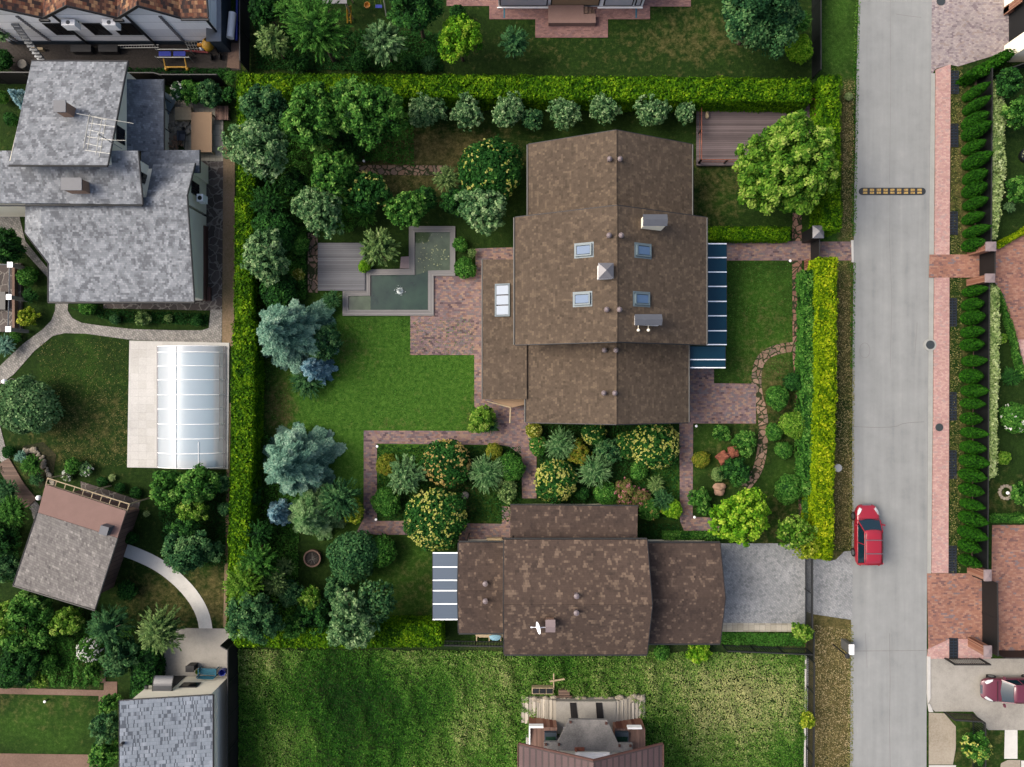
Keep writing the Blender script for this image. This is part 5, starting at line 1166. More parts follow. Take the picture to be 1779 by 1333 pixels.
for x, y, r, s_, lb in ((1256, 794, .52, 1, 'jagged rust-red boulder, the middle one of three in the east garden'), (1274, 785, .45, 2, 'small orange boulder half under a shrub beside the jagged red boulder'), (1249, 850, .45, 5, 'pinkish white boulder standing alone on the east lawn')):
    X, Y, _ = P(x, y, .2); b = MB(); b.ball((X, Y, .22), r, 1, .9, .8, n=18, noise=.34, seed=s_+3); thing1(b, 'boulder', M['redrock'] if s_ < 5 else M['tanbrick'], (X, Y, 0), lb, 'boulder', 'boulders in the east garden')
b = MB(); X, Y, _ = P(1746, 855)
for i in range(14):
    a = 6.28*i/14; b.ball((X+.48*math.cos(a), Y+.48*math.sin(a), .1), .15, 1, 1, .6, n=6, noise=.15, seed=i)
thing1(b, 'stone_ring', M['gravel'], (X, Y, 0), 'ring of rough stones on the lawn behind the silver hedge', 'stone ring')
b = MB(); b.ball((X+.1, Y-.05, .14), .13, n=8, noise=.2); thing1(b, 'white_rock', M['white'], (X+.1, Y-.05, 0), 'small white rock in the middle of the stone ring', 'rock')
t = T('lily_bowl', 'round black water bowl with pale yellow flowers at the right edge', 'water bowl', P(1780, 272, 0)); X, Y, _ = P(1780, 272)
b = MB(); b.lathe((X, Y, 0), [(.5, 0), (.58, .4), (.52, .4), (.5, .25), (.01, .25)], 24); b.out('bowl', M['black'], t)
b = MB()
for x, y in ((-.3, .12), (-.18, -.05), (-.38, -.12), (-.2, .3), (.1, .1), (.2, -.2)): b.lathe((X+x, Y+y, .27), [(.07, 0), (.06, .03), (.02, .06)], 8)
b.out('flowers', M['lily'], t)
# rocks, kerb rubble near west pond bed
b = MB()
for i in range(60):
    t_ = i/59; x = 46+50*t_+rr.uniform(-3, 3) if t_ < .4 else 62+30*min(1, (t_-.2)*1.4)+rr.uniform(-4, 4); y = 784-8*t_ if t_ < .3 else 780+ (t_-.3)*95; q = P(x, y+rr.uniform(-3, 3)); b.ball((q[0], q[1], .08), rr.uniform(.07, .2), 1, 1, .7, n=7, noise=.15, seed=i)
thing1(b, 'rockery_edge', M['gravel'], P(75, 810, 0), 'curving edge of pale rockery stones beside the boardwalk', 'rockery')['kind'] = 'stuff'
# ---------------------------------------------------------------- road things
t = T('speed_bump', 'black rubber speed bump with nine yellow reflector blocks across the road', 'speed bump', P(1550, 333, 0))
A, B = P(1492, 326.5, .05), P(1608, 339, .05); yc = (A[1]+B[1])/2; hw = (A[1]-B[1])/2
b = MB()
pts_ = [(B[0]-hw+hw*math.cos(a), yc+hw*math.sin(a)) for a in np.linspace(-math.pi/2, math.pi/2, 9)]+[(A[0]+hw+hw*math.cos(a), yc+hw*math.sin(a)) for a in np.linspace(math.pi/2, 3*math.pi/2, 9)]
b.prism(pts_, .03, .075); b.out('rubber_body', M['bump'], t)
for i in range(9):
    x = PX(1503+i*11.8, .07)
    for sy in (-1, 1): b = MB() if sy == -1 else b; b.box(x-.16, yc+sy*.11-.08, .0755, x+.16, yc+sy*.11+.08, .088)
    b.out('reflector', M['bumpyel'], t)
for x, y, r, lb, mt in ((1614.5, 599.5, .33, 'iron manhole cover in a pale ring at the road edge', 1), (1630, 742.5, .30, 'dark iron manhole cover set in the pink pavement', 0), (1634, 3, .33, 'rusty manhole cover in the grey-pink forecourt at the top', 2)):
    X, Y, _ = P(x, y); z0 = .123 if mt != 2 else .044; t = T('manhole', lb, 'manhole', (X, Y, z0)); b = MB(); b.lathe((X, Y, z0), [(r, 0), (r, .02), (r*.85, .022), (r*.85, .03), (.01, .032)], 26); b.out('cover', M['iron'], t)
    if mt == 1: b = MB(); b.lathe((X, Y, .0), [(r+.14, .0), (r+.14, .122), (r, .128)], 26); b.out('ring', M['gutterstone'], t)
b = MB(); X, Y, _ = P(1455, 813); b.lathe((X, Y, 0), [(.3, 0), (.3, .12), (.26, .16), (.02, .17)], 22); thing1(b, 'well_cover', M['pathwhite'], (X, Y, 0), 'round pale concrete cover half under the yellow hedge', 'manhole')
for i, (x, y, l, lb) in enumerate(((1657, 144, 38, 'first drain grate from the top along the pink pavement'), (1656, 236, 38, 'drain grate across the pavement from the platform tree, second from the top'), (1655, 388, 38, 'drain grate just above the brick crossing path'), (1653.5, 543, 47, 'drain grate just below the brick crossing path'), (1653, 706, 47, 'drain grate level with the iron manhole in the pink pavement'), (1653, 807, 47, 'drain grate between the manhole and the red car, third from the bottom'), (1653, 972, 46, 'drain grate opposite the red car, beside the red brick driveway'), (1655, 1126, 34, 'drain grate in the pale pink paving by the white driveway'))):
    X, Y, _ = P(x, y); w, hh = .28, l*S/2; z0 = .0; t = T('drain_grate', lb, 'drain grate', (X, Y, z0), 'drain grates beside the pavement')
    b = MB(); b.box(X-w, Y-hh, 0, X+w, Y+hh, .10 if i == 7 else .06); b.out('shaft', M['gratehole'], t); zt_ = .10 if i == 7 else .06
    b = MB(); b.box(X-w-.04, Y-hh-.04, 0, X-w, Y+hh+.04, zt_+.05); b.box(X+w, Y-hh-.04, 0, X+w+.04, Y+hh+.04, zt_+.05); b.box(X-w, Y-hh-.04, 0, X+w, Y-hh, zt_+.049); b.box(X-w, Y+hh, 0, X+w, Y+hh+.04, zt_+.049); b.box(X-.02, Y-hh, zt_+.01, X+.02, Y+hh, zt_+.045)
    b.out('frame', M['grate'], t); b = MB(); k = int(l/4.6)
    for q in range(1, k): yy = Y-hh+2*hh*q/k; b.box(X-w, yy-.04, zt_+.012, X+w, yy+.04, zt_+.04)
    b.out('bars', M['grate'], t)
t = T('utility_cabinet', 'white-topped grey utility cabinet on the verge beside the road', 'utility cabinet', P(1463, 1117, 0)); A, B = P(1476, 1121, 1.35), P(1483, 1137, 1.35)
b = MB(); b.box(A[0], B[1], 0, B[0], A[1], 1.3); b.out('cabinet_body', M['metal'], t); b = MB(); b.box(A[0]-.04, B[1]-.04, 1.3, B[0]+.04, A[1]+.04, 1.36); b.out('top', M['white'], t); b = MB(); b.box(A[0]-.02, B[1]+.06, .15, A[0]-.002, A[1]-.06, 1.2); b.out('door', M['metal'], t)
t = T('post_lamp', 'thin dark post with a round cap beside the utility cabinet', 'post', P(1446, 1119, 0)); X, Y, _ = P(1446, 1119)
b = MB(); b.tube((X, Y, 0), (X, Y, 2.3), .05); b.out('post', M['black'], t); b = MB(); b.lathe((X, Y, 2.3), [(.16, 0), (.2, .04), (.18, .1), (.02, .14)], 14); b.out('lamp_cap', M['gutter'], t)
# ---------------------------------------------------------------- fences, gates, walls
def fence(pts, h, label, name='fence', mat='black', solid=True, gap=.14, post=2.4, z0=.0, plinth=None, thick=.05, cat='fence'):
    W = [P(x, y)[:2] for x, y in pts]; c = W[0]; t = T(name, label, cat, (c[0], c[1], 0))
    b = MB(); pb = []
    for a, d in zip(W[:-1], W[1:]):
        L_ = math.hypot(d[0]-a[0], d[1]-a[1]); ang = math.atan2(d[1]-a[1], d[0]-a[0]); mx_, my_ = (a[0]+d[0])/2, (a[1]+d[1])/2
        if solid: b.rbox((mx_, my_, (h+.08)/2), (L_, thick, h-.08), (0, 0, ang))
        else:
            k = int(L_/gap)
            for i in range(k+1): q = i/k; b.rbox((a[0]+(d[0]-a[0])*q, a[1]+(d[1]-a[1])*q, h/2+.04), (.035, .03, h-.08), (0, 0, ang))
            for zz in (.2, h-.15): b.rbox((mx_, my_, zz), (L_, .05, .05), (0, 0, ang))
        k = max(1, round(L_/post)); pb += [((a[0]+(d[0]-a[0])*i/k, a[1]+(d[1]-a[1])*i/k), ang) for i in range(k+1)]
    b.out('panel', M[mat], t)
    r = MB()
    for a, d in zip(W[:-1], W[1:]): ang = math.atan2(d[1]-a[1], d[0]-a[0]); r.rbox(((a[0]+d[0])/2, (a[1]+d[1])/2, h+.03), (math.hypot(d[0]-a[0], d[1]-a[1]), .07, .055), (0, 0, ang))
    r.out('top_rail', M['gutter'] if mat != 'blackwood' else M['dark'], t)
    for (q, ang) in pb:
        p_ = MB(); p_.rbox((q[0], q[1], (h+.02)/2), (.09, .09, h+.02), (0, 0, ang)); p_.out('post', M['black'], t)
    if plinth:
        p_ = MB()
        for a, d in zip(W[:-1], W[1:]): ang = math.atan2(d[1]-a[1], d[0]-a[0]); p_.rbox(((a[0]+d[0])/2, (a[1]+d[1])/2, .09), (math.hypot(d[0]-a[0], d[1]-a[1]), .22, .18), (0, 0, ang))
        p_.out('plinth', M[plinth], t)
    return t
fence([(1410, -40), (1410, 137)], 1.55, 'dark panel fence along the top right side of the north garden')
fence([(434, -40), (434, 126)], 1.9, 'dark boarded fence at the top between the clay-roofed house and the tree garden', mat='blackwood')
fence([(-40, 146), (290, 147), (300, 150), (395, 150)], 1.9, 'dark fence between the clay-roofed house yard and the grey-roofed house', mat='blackwood')
fence([(1697, 137), (1695, 430)], 1.65, 'black fence behind the northern row of cypresses', solid=True)
fence([(1692, 490), (1689, 1000)], 1.65, 'black fence behind the southern row of cypresses', solid=True)
fence([(1722, 137), (1800, 110)], 1.4, 'dark fence running towards the cream gatehouse in the top right')
fence([(1722, 1130), (1830, 1130)], 1.45, 'black fence between the red brick court and the concrete driveway')
fence([(1400, 1138), (1398, 1400)], 1.5, 'black picket fence on a pale plinth at the east side of the meadow', solid=False, plinth='kerb', mat='dark')
fence([(1255, 1120), (1399, 1126)], 1.3, 'thin dark mesh fence below the grey driveway', solid=False, gap=.2)
fence([(1400, 1088), (1400, 1134)], 1.4, 'short dark fence between the driveway gate and the meadow', solid=False, gap=.1)
fence([(1398, 960), (1398, 1086)], 1.35, 'black slatted sliding gate across the grey driveway', name='driveway_gate', solid=False, gap=.09, cat='gate')
fence([(1640, 1143), (1700, 1143)], 1.3, 'open grey picket gate at the north side of the concrete driveway', name='picket_gate', solid=False, gap=.16, mat='stem', cat='gate')
fence([(1640, 1237), (1688, 1240)], 1.3, 'open picket gate overgrown with ivy at the south side of the concrete driveway', name='picket_gate', solid=False, gap=.14, mat='stem', cat='gate')
fence([(1688, 1240), (1688, 1380)], 1.5, 'green-grey picket fence behind the speckled shrub in the bottom right', solid=False, gap=.16)
fence([(770, 1112), (884, 1114)], 1.1, 'low chain-link fence below the west wing of the garage building', solid=False, gap=.22, mat='gutter')
fence([(414, 1112), (413, 1400)], 1.9, 'tall dark board fence beside the blue-roofed house', mat='blackwood')
fence([(402, 1106), (412, 1112)], 1.9, 'short angled dark fence panel at the corner of the pale concrete pad', mat='blackwood')
fence([(1705, 1003), (1706, 1124)], 1.7, 'wide black gate between the red brick driveway and the court', name='entrance_gate', cat='gate')
fence([(1700, 441), (1700, 484)], 1.75, 'black pedestrian gate between the two brick pillars on the right', name='pedestrian_gate', cat='gate')
fence([(1408, 418), (1408, 456)], 1.5, 'black pedestrian gate at the end of the brick entry path', name='pedestrian_gate', cat='gate')
def pillar(x0, y0, x1, y1, h, label, mat='brick', cap='capstone', hip=.08):
    A, B = P(x0, y0, h), P(x1, y1, h); t = T('gate_pillar', label, 'pillar', ((A[0]+B[0])/2, (A[1]+B[1])/2, 0)); b = MB(); b.box(A[0]+.07, B[1]+.07, 0, B[0]-.07, A[1]-.07, h-.1); b.out('shaft', M[mat], t)
    b = MB(); X, Y = (A[0]+B[0])/2, (A[1]+B[1])/2; b.add([(A[0], B[1], h-.098), (B[0], B[1], h-.098), (B[0], A[1], h-.098), (A[0], A[1], h-.098), (A[0], B[1], h), (B[0], B[1], h), (B[0], A[1], h), (A[0], A[1], h), (X, Y, h+hip)], [(3, 2, 1, 0), (0, 1, 5, 4), (1, 2, 6, 5), (2, 3, 7, 6), (3, 0, 4, 7), (4, 5, 8), (5, 6, 8), (6, 7, 8), (7, 4, 8)]); b.out('cap', M[cap], t); return t
pillar(1713, 420, 1731, 436.5, 2.2, 'brick pillar with stone cap on the upper side of the right pedestrian gate'); pillar(1712, 475.5, 1729, 491, 2.2, 'brick pillar with stone cap on the lower side of the right pedestrian gate')
pillar(1710, 990, 1723, 1010, 2.0, 'brick pillar with stone cap at the top of the wide black gate'); pillar(1710, 1122, 1723.5, 1142, 2.0, 'brick pillar with stone cap at the bottom of the wide black gate')
pillar(1412, 392, 1431.5, 414, 2.1, 'dark gate pillar with grey pyramid cap at the end of the entry path', 'black', 'capgrey', .25)
b = MB(); A, B = P(1403, 450, .6), P(1408, 468, .6); b.box(A[0], B[1], 0, B[0], A[1], .6); thing1(b, 'low_brick_wall', M['brick'], ((A[0]+B[0])/2, (A[1]+B[1])/2, 0), 'stub of low red brick wall beside the black pedestrian gate', 'wall')
gt_ = T('gatehouse', 'cream wall corner with brick pier and dark garage door in the top right corner', 'building', P(1752, 55, 0))
b = MB(); A = P(1775, 78, 3); b.box(PX(1744), PY(14), 0, PX(1744)+3.5, PY(-40), 3.2); b.out('wall', M['cream'], gt_); b = MB(); b.box(PX(1744), PY(108, 0), 0, PX(1744)+3.5, PY(80, 0), 3.2); b.out('wall', M['cream'], gt_)
b = MB(); b.box(PX(1744)+.35, PY(80), 0, PX(1744)+.5, PY(14), 2.5); b.out('garage_door', M['black'], gt_)
b = MB(); b.box(PX(1744)+.3, PY(80), 2.5, PX(1744)+3.5, PY(14), 3.2); b.out('lintel', M['black'], gt_)
b = MB(); b.box(PX(1744)-.06, PY(28), 0, PX(1744)-.003, PY(16), 1.9); b.box(PX(1744)-.06, PY(26), 0, PX(1744)+.4, PY(14.2), .6); b.out('brick_pier', M['brick'], gt_)
b = MB(); b.ball((PX(1744)-.12, PY(95), 2.6), .1, n=8); b.out('wall_lamp', M['black'], gt_)
# ---------------------------------------------------------------- garden furniture and yard clutter
def bench(px, py, rz, label):
    X, Y, _ = P(px, py); t = T('garden_bench', label, 'bench', (X, Y, 0), rz=rz)
    b = MB()
    for i in range(5): b.box(-.62, -.02+.1*i-.22, .42, .62, .06+.1*i-.22, .45)
    b.out('seat', M['teal'], t, local=True); b = MB()
    for i in range(4): b.box(-.62, -.30-.015*i, .55+.11*i, .62, -.27-.015*i, .63+.11*i)
    b.out('backrest', M['teal'], t, local=True)
    for x in (-.66, .66):
        b = MB(); b.box(x-.03, -.28, 0, x+.03, -.22, .95); b.out('leg', M['teal'], t, local=True); b = MB(); b.box(x-.03, .2, 0, x+.03, .26, .64); b.out('leg', M['teal'], t, local=True)
        b = MB(); b.box(x-.04, -.22, .6, x+.04, .3, .64); b.out('armrest', M['teal'], t, local=True)
bench(366, 1163, math.radians(-2), 'teal garden bench against the cream wall of the blue-roofed house')
def tub(px, py, r, h, mat, label, name='plastic_tub', z=0.0):
    X, Y, _ = P(px, py); b = MB(); b.lathe((X, Y, z), [(r*.8, 0), (r, h), (r*1.06, h), (r*1.04, h-.03), (r*.9, h-.04), (r*.72, .05), (.01, .05)], 18); thing1(b, name, M[mat], (X, Y, z), label, 'tub')
tub(391, 1164, .24, .5, 'blue', 'blue plastic tub at the corner of the cream wall', z=.05); tub(347, 1164, .17, .35, 'lime', 'lime green bucket beside the teal bench', 'bucket', .05)
b = MB(); A, B = P(323, 1158, .8), P(336, 1167, .8); b.box(A[0], B[1], .06, B[0], A[1], .75); b.box(A[0]-.04, B[1]-.04, .75, B[0]+.04, A[1]+.04, .8); thing1(b, 'storage_box', M['dark'], (A[0], A[1], .05), 'dark square box left of the lime green bucket', 'box')
b = MB(); b.box(PX(274), PY(1210), 0, PX(277), PY(1128), .5); thing1(b, 'low_wall', M['stone'], P(275, 1170), 'low grey retaining wall at the west side of the concrete pad', 'wall')
t = T('plywood_table', 'large plain tan board lying on a low frame over beige tiles', 'table', P(349, 230, 0)); A, B = P(332, 195, .75), P(368, 264.5, .75)
b = MB(); b.box(A[0], B[1], .7, B[0], A[1], .75); b.out('top', M['ply'], t)
for x in (A[0]+.1, B[0]-.1):
    for y in (B[1]+.1, A[1]-.1): b = MB(); b.box(x-.05, y-.05, 0, x+.05, y+.05, .698); b.out('leg', M['timber'], t)
b = MB(); A, B = P(304, 186, .5), P(332, 208.5, .5); b.box(A[0], B[1], .1, B[0], A[1], .5); thing1(b, 'pale_crate', M['timber'], (A[0], B[1], 0), 'pale yellow wooden crate left of the large tan board', 'crate')
b = MB()
for i in range(40): x, y = rr.uniform(296, 330), rr.uniform(212, 234); q = P(x, y); b.ball((q[0], q[1], .15), rr.uniform(.08, .2), 1, 1, .7, n=6, noise=.2, seed=i)
thing1(b, 'rubble_heap', M['gravel'], P(313, 222), 'heap of grey brick rubble below the pale crate', 'rubble')['kind'] = 'stuff'
b = MB()
for i in range(50): x, y = rr.gauss(308, 6), rr.gauss(250, 5); q = P(x, y); b.ball((q[0], q[1], .12), rr.uniform(.05, .13), 1, 1, .7, n=6, noise=.2, seed=i)
thing1(b, 'firewood_heap', M['tanbrick'], P(308, 250), 'small heap of orange-brown chips beside the wheelbarrow', 'heap')['kind'] = 'stuff'
t = T('wheelbarrow', 'dark wheelbarrow with grey tray between the rubble and the tan board', 'wheelbarrow', P(321, 242, 0)); X, Y, _ = P(321, 242)
b = MB(); b.add([(X-.2, Y-.2, .3), (X+.2, Y-.2, .3), (X+.2, Y+.3, .3), (X-.2, Y+.3, .3), (X-.32, Y-.32, .58), (X+.32, Y-.32, .58), (X+.32, Y+.45, .58), (X-.32, Y+.45, .58)], [(3, 2, 1, 0), (0, 1, 5, 4), (1, 2, 6, 5), (2, 3, 7, 6), (3, 0, 4, 7)]); b.out('tray', M['lidgrey'], t)
b = MB(); b.tube((X-.25, Y+.4, .35), (X-.25, Y-.9, .6), .025); b.tube((X+.25, Y+.4, .35), (X+.25, Y-.9, .6), .025); b.out('handles', M['black'], t)
b = MB(); b.tube((X-.06, Y+.65, .2), (X+.06, Y+.65, .2), .2, n=16); b.out('wheel', M['tyre'], t)
b = MB(); A, B = P(374, 184, .4), P(397, 208, .4)
for i in range(8): x = A[0]+(B[0]-A[0])*i/8; b.box(x, B[1], .3, x+.1, A[1], .4)
b.box(A[0], B[1]+.1, 0, B[0], B[1]+.2, .3); b.box(A[0], A[1]-.2, 0, B[0], A[1]-.1, .3)
thing1(b, 'slatted_deck', M['woodgate'], (A[0], B[1], 0), 'small dark brown slatted deck at the west hedge', 'deck')
b = MB(); q = P(290, 180, .5); b.rbox((q[0], q[1], .5), (.9, 1.3, .03), (R(12), R(24), R(-30))); thing1(b, 'leaning_sheet', M['frame'], (q[0], q[1], 0), 'blue-grey sheet of glass leaning beside the dark slate roof', 'glass sheet')
# building-site things near the clay roofed house
t = T('concrete_mixer', 'yellow concrete mixer at the corner of the clay-roofed house', 'concrete mixer', P(373, 92, 0)); X, Y, _ = P(371, 90)
b = MB(); Mx = Euler((R(-30), R(20), 0)).to_matrix(); V = []; F = []; pr = [(.01, -.45), (.22, -.42), (.42, -.15), (.44, .05), (.34, .3), (.24, .45), (.2, .45), (.26, .25)]; n = 16
for r, z in pr:
    for i in range(n): a = 6.283*i/n; V.append(tuple(Vector((X, Y, 1.0))+Mx @ Vector((r*math.cos(a), r*math.sin(a), z))))
for j in range(len(pr)-1):
    for i in range(n): F.append((j*n+i, j*n+(i+1) % n, (j+1)*n+(i+1) % n, (j+1)*n+i))
b.add(V, F); b.out('drum', M['yellow'], t, smooth=True)
b = MB(); b.box(X-.75, Y-.1, .85, X-.45, Y+.1, 1.1); b.out('motor', M['orange'], t)
b = MB(); b.tube((X-.5, Y, 0), (X-.5, Y, .95), .04); b.tube((X+.5, Y-.3, 0), (X+.45, Y, .95), .04); b.tube((X-.5, Y, .5), (X+.5, Y, .5), .04); b.tube((X+.5, Y+.3, 0), (X+.45, Y, .95), .04); b.out('stand', M['black'], t)
b = MB(); b.tube((X-.1, Y-.55, .22), (X, Y-.55, .22), .22, n=14); b.tube((X+.55, Y-.5, .22), (X+.65, Y-.5, .22), .22, n=14); b.out('wheels', M['tyre'], t)
t = T('trestle_rig', 'blue and yellow wheeled trestle rig in the dark yard', 'work trestle', P(300, 96, 0)); X, Y, _ = P(300, 94, .8)
for k in (0, 1): b = MB(); b.box(X-1.05+k*1.1, Y-.15, .72, X-.15+k*1.1, Y+.2, .8); b.out('tray', M['blue'], t)
b = MB(); b.tube((X-1.3, Y+.35, .8), (X+1.3, Y+.35, .8), .04); b.tube((X-1.3, Y-.25, .8), (X+1.3, Y-.25, .8), .04)
for x in (-1.25, 1.25):
    for y in (.35, -.25): b.tube((X+x, Y+y, 0), (X+x, Y+y, .95), .035)
b.out('frame', M['alum'], t)
b = MB(); b.tube((X-.8, Y-.75, .3), (X+.8, Y-.75, .3), .06); b.tube((X-.8, Y-.75, .3), (X-.8, Y-.2, .6), .05); b.tube((X+.8, Y-.75, .3), (X+.8, Y-.2, .6), .05); b.ball((X-.8, Y-.8, .16), .15, n=8); b.ball((X+.8, Y-.8, .16), .15, n=8); b.out('axle', M['yellow'], t)
b = MB()
for k in (0, .42): b.tube(P(203, 79+k*11, .15), P(276, 78+k*11, .15), .035)
for i in range(16): a = P(205+i*4.6, 79, .15); b.tube(a, (a[0], a[1]-.2, .15), .02, n=4)
thing1(b, 'ladder', M['alum'], P(240, 80), 'aluminium ladder lying on the ground along the slate-coloured plinth', 'ladder')
b = MB(); a = P(320, 88, .3); c = P(362, 91, .3); b.tube(a, c, .08, n=6); thing1(b, 'red_beam', M['redpaint'], a, 'long dull red beam lying beside the yellow concrete mixer', 'beam')
b = MB(); A, B = P(323, 74, .6), P(343, 87, .6)
for i in range(5): x = A[0]+(B[0]-A[0])*i/4; b.tube((x, A[1], .7), (x+.15, B[1], .3), .025, n=5)
for i in range(4): y = i/3; b.tube((A[0]+.15*y, A[1]+(B[1]-A[1])*y, .7-.4*y), (B[0]+.15*y, A[1]+(B[1]-A[1])*y, .7-.4*y), .025, n=5)
thing1(b, 'wire_rack', M['alum'], (A[0], A[1], 0), 'square wire rack leaning on the plinth by the concrete mixer', 'rack')
b = MB(); q = P(349, 80, .4); b.ball((q[0], q[1], .3), .3, .8, 1.2, .8, n=10, noise=.15, seed=4); thing1(b, 'white_sack', M['white'], (q[0], q[1], 0), 'lumpy white sack between the wire rack and the concrete mixer', 'sack')
for x0, x1, lb in ((124, 158, 'dark grey rectangular box, the left one along the plinth'), (172, 204, 'dark grey rectangular box, the right one along the plinth')):
    b = MB(); A, B = P(x0, 79, .5), P(x1, 90, .5); b.box(A[0], B[1], 0, B[0], A[1], .5); b.box(A[0]-.03, B[1]-.03, .5, B[0]+.03, A[1]+.03, .56); thing1(b, 'metal_box', M['dark'], (A[0], B[1], 0), lb, 'box', 'metal boxes along the plinth')
t = T('water_tank', 'long white horizontal tank standing beside the dark boarded fence', 'tank', P(403, 45, 0)); a, c = P(404, 23, .9), P(400, 66, .9)
b = MB(); b.tube(a, c, .28, n=18); b.out('tank', M['white'], t); b = MB()
for q in (.2, .8): x, y = a[0]+(c[0]-a[0])*q, a[1]+(c[1]-a[1])*q; b.box(x-.25, y-.05, 0, x+.25, y+.05, .68)
b.out('support', M['black'], t)
b = MB(); a, c = P(412, -10, .6), P(411, 70, .6); b.tube(a, c, .09, n=8); thing1(b, 'blue_pipe', M['blue'], a, 'long blue pipe along the dark boarded fence', 'pipe')
b = MB(); a, c = P(393, -10, .1), P(391, 78, .1); b.tube(a, c, .1, n=8); thing1(b, 'rusty_pipe', M['redrock'], a, 'rusty pipe running past the end of the grey lean-to', 'pipe')
b = MB(); q = P(38, 111, .6); b.lathe((q[0], q[1], 0), [(.3, 0), (.34, .6), (.02, .66)], 18); thing1(b, 'round_lid_bin', M['stone'], (q[0], q[1], 0), 'round pale lidded barrel in the top left garden', 'barrel')
b = MB(); a, c = P(56, 84, .2), P(76, 88, .2); b.box(a[0], c[1], 0, c[0], a[1], .35); thing1(b, 'timber_stack', M['timber'], a, 'stack of pale boards at the foot of the metal stair', 'timber')
# garage yard
b = MB()
for i in range(4): A, B = P(826+i*2, 1103+i*1.5, .9), P(878, 1104.5+i*1.5, .9); b.box(A[0], A[1]-.08, .75-.05*i, B[0], A[1], .85-.05*i)
for x in (828, 850, 870): A = P(x, 1105, .5); b.box(A[0]-.04, A[1]-.35, 0, A[0]+.04, A[1]+.05, .6)
thing1(b, 'plank_stack', M['timber'], P(850, 1106), 'stack of pale planks below the garage roof edge', 'timber')
b = MB(); q = P(860, 1108, 1.0); b.ball((q[0], q[1], .95), .3, 1.6, .7, .5, n=10, noise=.2, seed=8); thing1(b, 'plastic_bundle', M['poolwater'], (q[0], q[1], .8), 'crumpled pale plastic wrap lying on the plank stack', 'bundle')
t = T('window_frame_panel', 'three-pane dark frame lying in the meadow above the terrace', 'frame', P(936, 1200, 0)); A, B = P(924, 1194, .6), P(961, 1205, .6)
b = MB(); b.box(A[0], B[1], .2, B[0], A[1], .72); b.out('border', M['timber'], t)
for i in range(3): b = MB(); x = A[0]+.06+(B[0]-A[0]-.06)*i/3; b.box(x, B[1]+.05, .721, x+(B[0]-A[0])/3-.06, A[1]-.05, .74); b.out('pane', M['black'], t)
b = MB(); A, B = P(970, 1196, .3), P(989, 1205, .3); b.box(A[0], B[1], 0, B[0], A[1], .65); b.rbox(((A[0]+B[0])/2, B[1]-.1, .6), (1.2, .12, .1), (0, 0, .02)); thing1(b, 'old_crate', M['wood'], (A[0], B[1], 0), 'weathered brown crate in the meadow above the terrace', 'crate')
b = MB(); b.tube(P(955, 1184, .75), P(981, 1180, .75), .07, n=6); b.tube(P(962, 1198, .62), P(962, 1170, .62), .05, n=6); thing1(b, 'broken_boards', M['timber'], P(965, 1184), 'two crossed broken boards in the weeds of the meadow', 'boards')
# swing set
t = T('swing_set', 'garden swing frame with an orange and a blue seat at the top edge', 'swing', P(645, 8, 0)); b = MB(); X0s, X1s = PX(605), PX(671); Yb = PY(14)
for x in (X0s, X1s): b.tube((x, Yb-.6, 0), (x, Yb+.9, 2.2), .05); b.tube((x, Yb+2.4, 0), (x, Yb+.9, 2.2), .05)
b.tube((X0s, Yb+.9, 2.2), (X1s, Yb+.9, 2.2), .05); b.out('frame', M['alum'], t)
for x, mt, lb in ((PX(641), 'orange', 'orange bucket seat'), (PX(660), 'blue', 'flat blue seat')):
    b = MB(); yy = PY(11, .5)
    if mt == 'orange': b.lathe((x, yy, .4), [(.08, 0), (.2, .1), (.24, .3), (.2, .3), (.12, .1)], 12)
    else: b.box(x-.25, yy-.12, .45, x+.25, yy+.12, .5)
    s_ = b.out('seat', M[mt], t); s_['label'] = lb
    b = MB()
    for dx in (-.22, .22): b.tube((x+dx, yy, .6), (x+dx, Yb+.9, 2.18), .018, n=4)
    b.out('rope', M['lime'], s_)
t = T('play_tower', 'small grey-roofed play tower with a yellow ladder at the top edge', 'play tower', P(580, -6, 0)); b = MB(); A, B = P(560, -30, 2.4), P(602, 5, 2.4); slab(b, [(A[0], B[1], 2.3), (B[0], B[1], 2.3), (B[0], A[1], 2.6), (A[0], A[1], 2.6)], .08); b.out('roof', M['capgrey'], t)
b = MB()
for x in (A[0]+.1, B[0]-.1):
    for y in (A[1]-.1, B[1]+.1): b.box(x-.05, y-.05, 0, x+.05, y+.05, 2.25)
b.out('post', M['timber'], t); b = MB(); b.tube(P(603, 10, 1.5), P(604, 40, .05), .06); b.tube(P(609, 10, 1.5), P(610, 40, .05), .06)
for i in range(5): a = P(603, 12+6*i, 1.3-.26*i); c = P(609.5, 12+6*i, 1.3-.26*i); b.tube(a, c, .04)
b.out('ladder', M['yellow'], t)
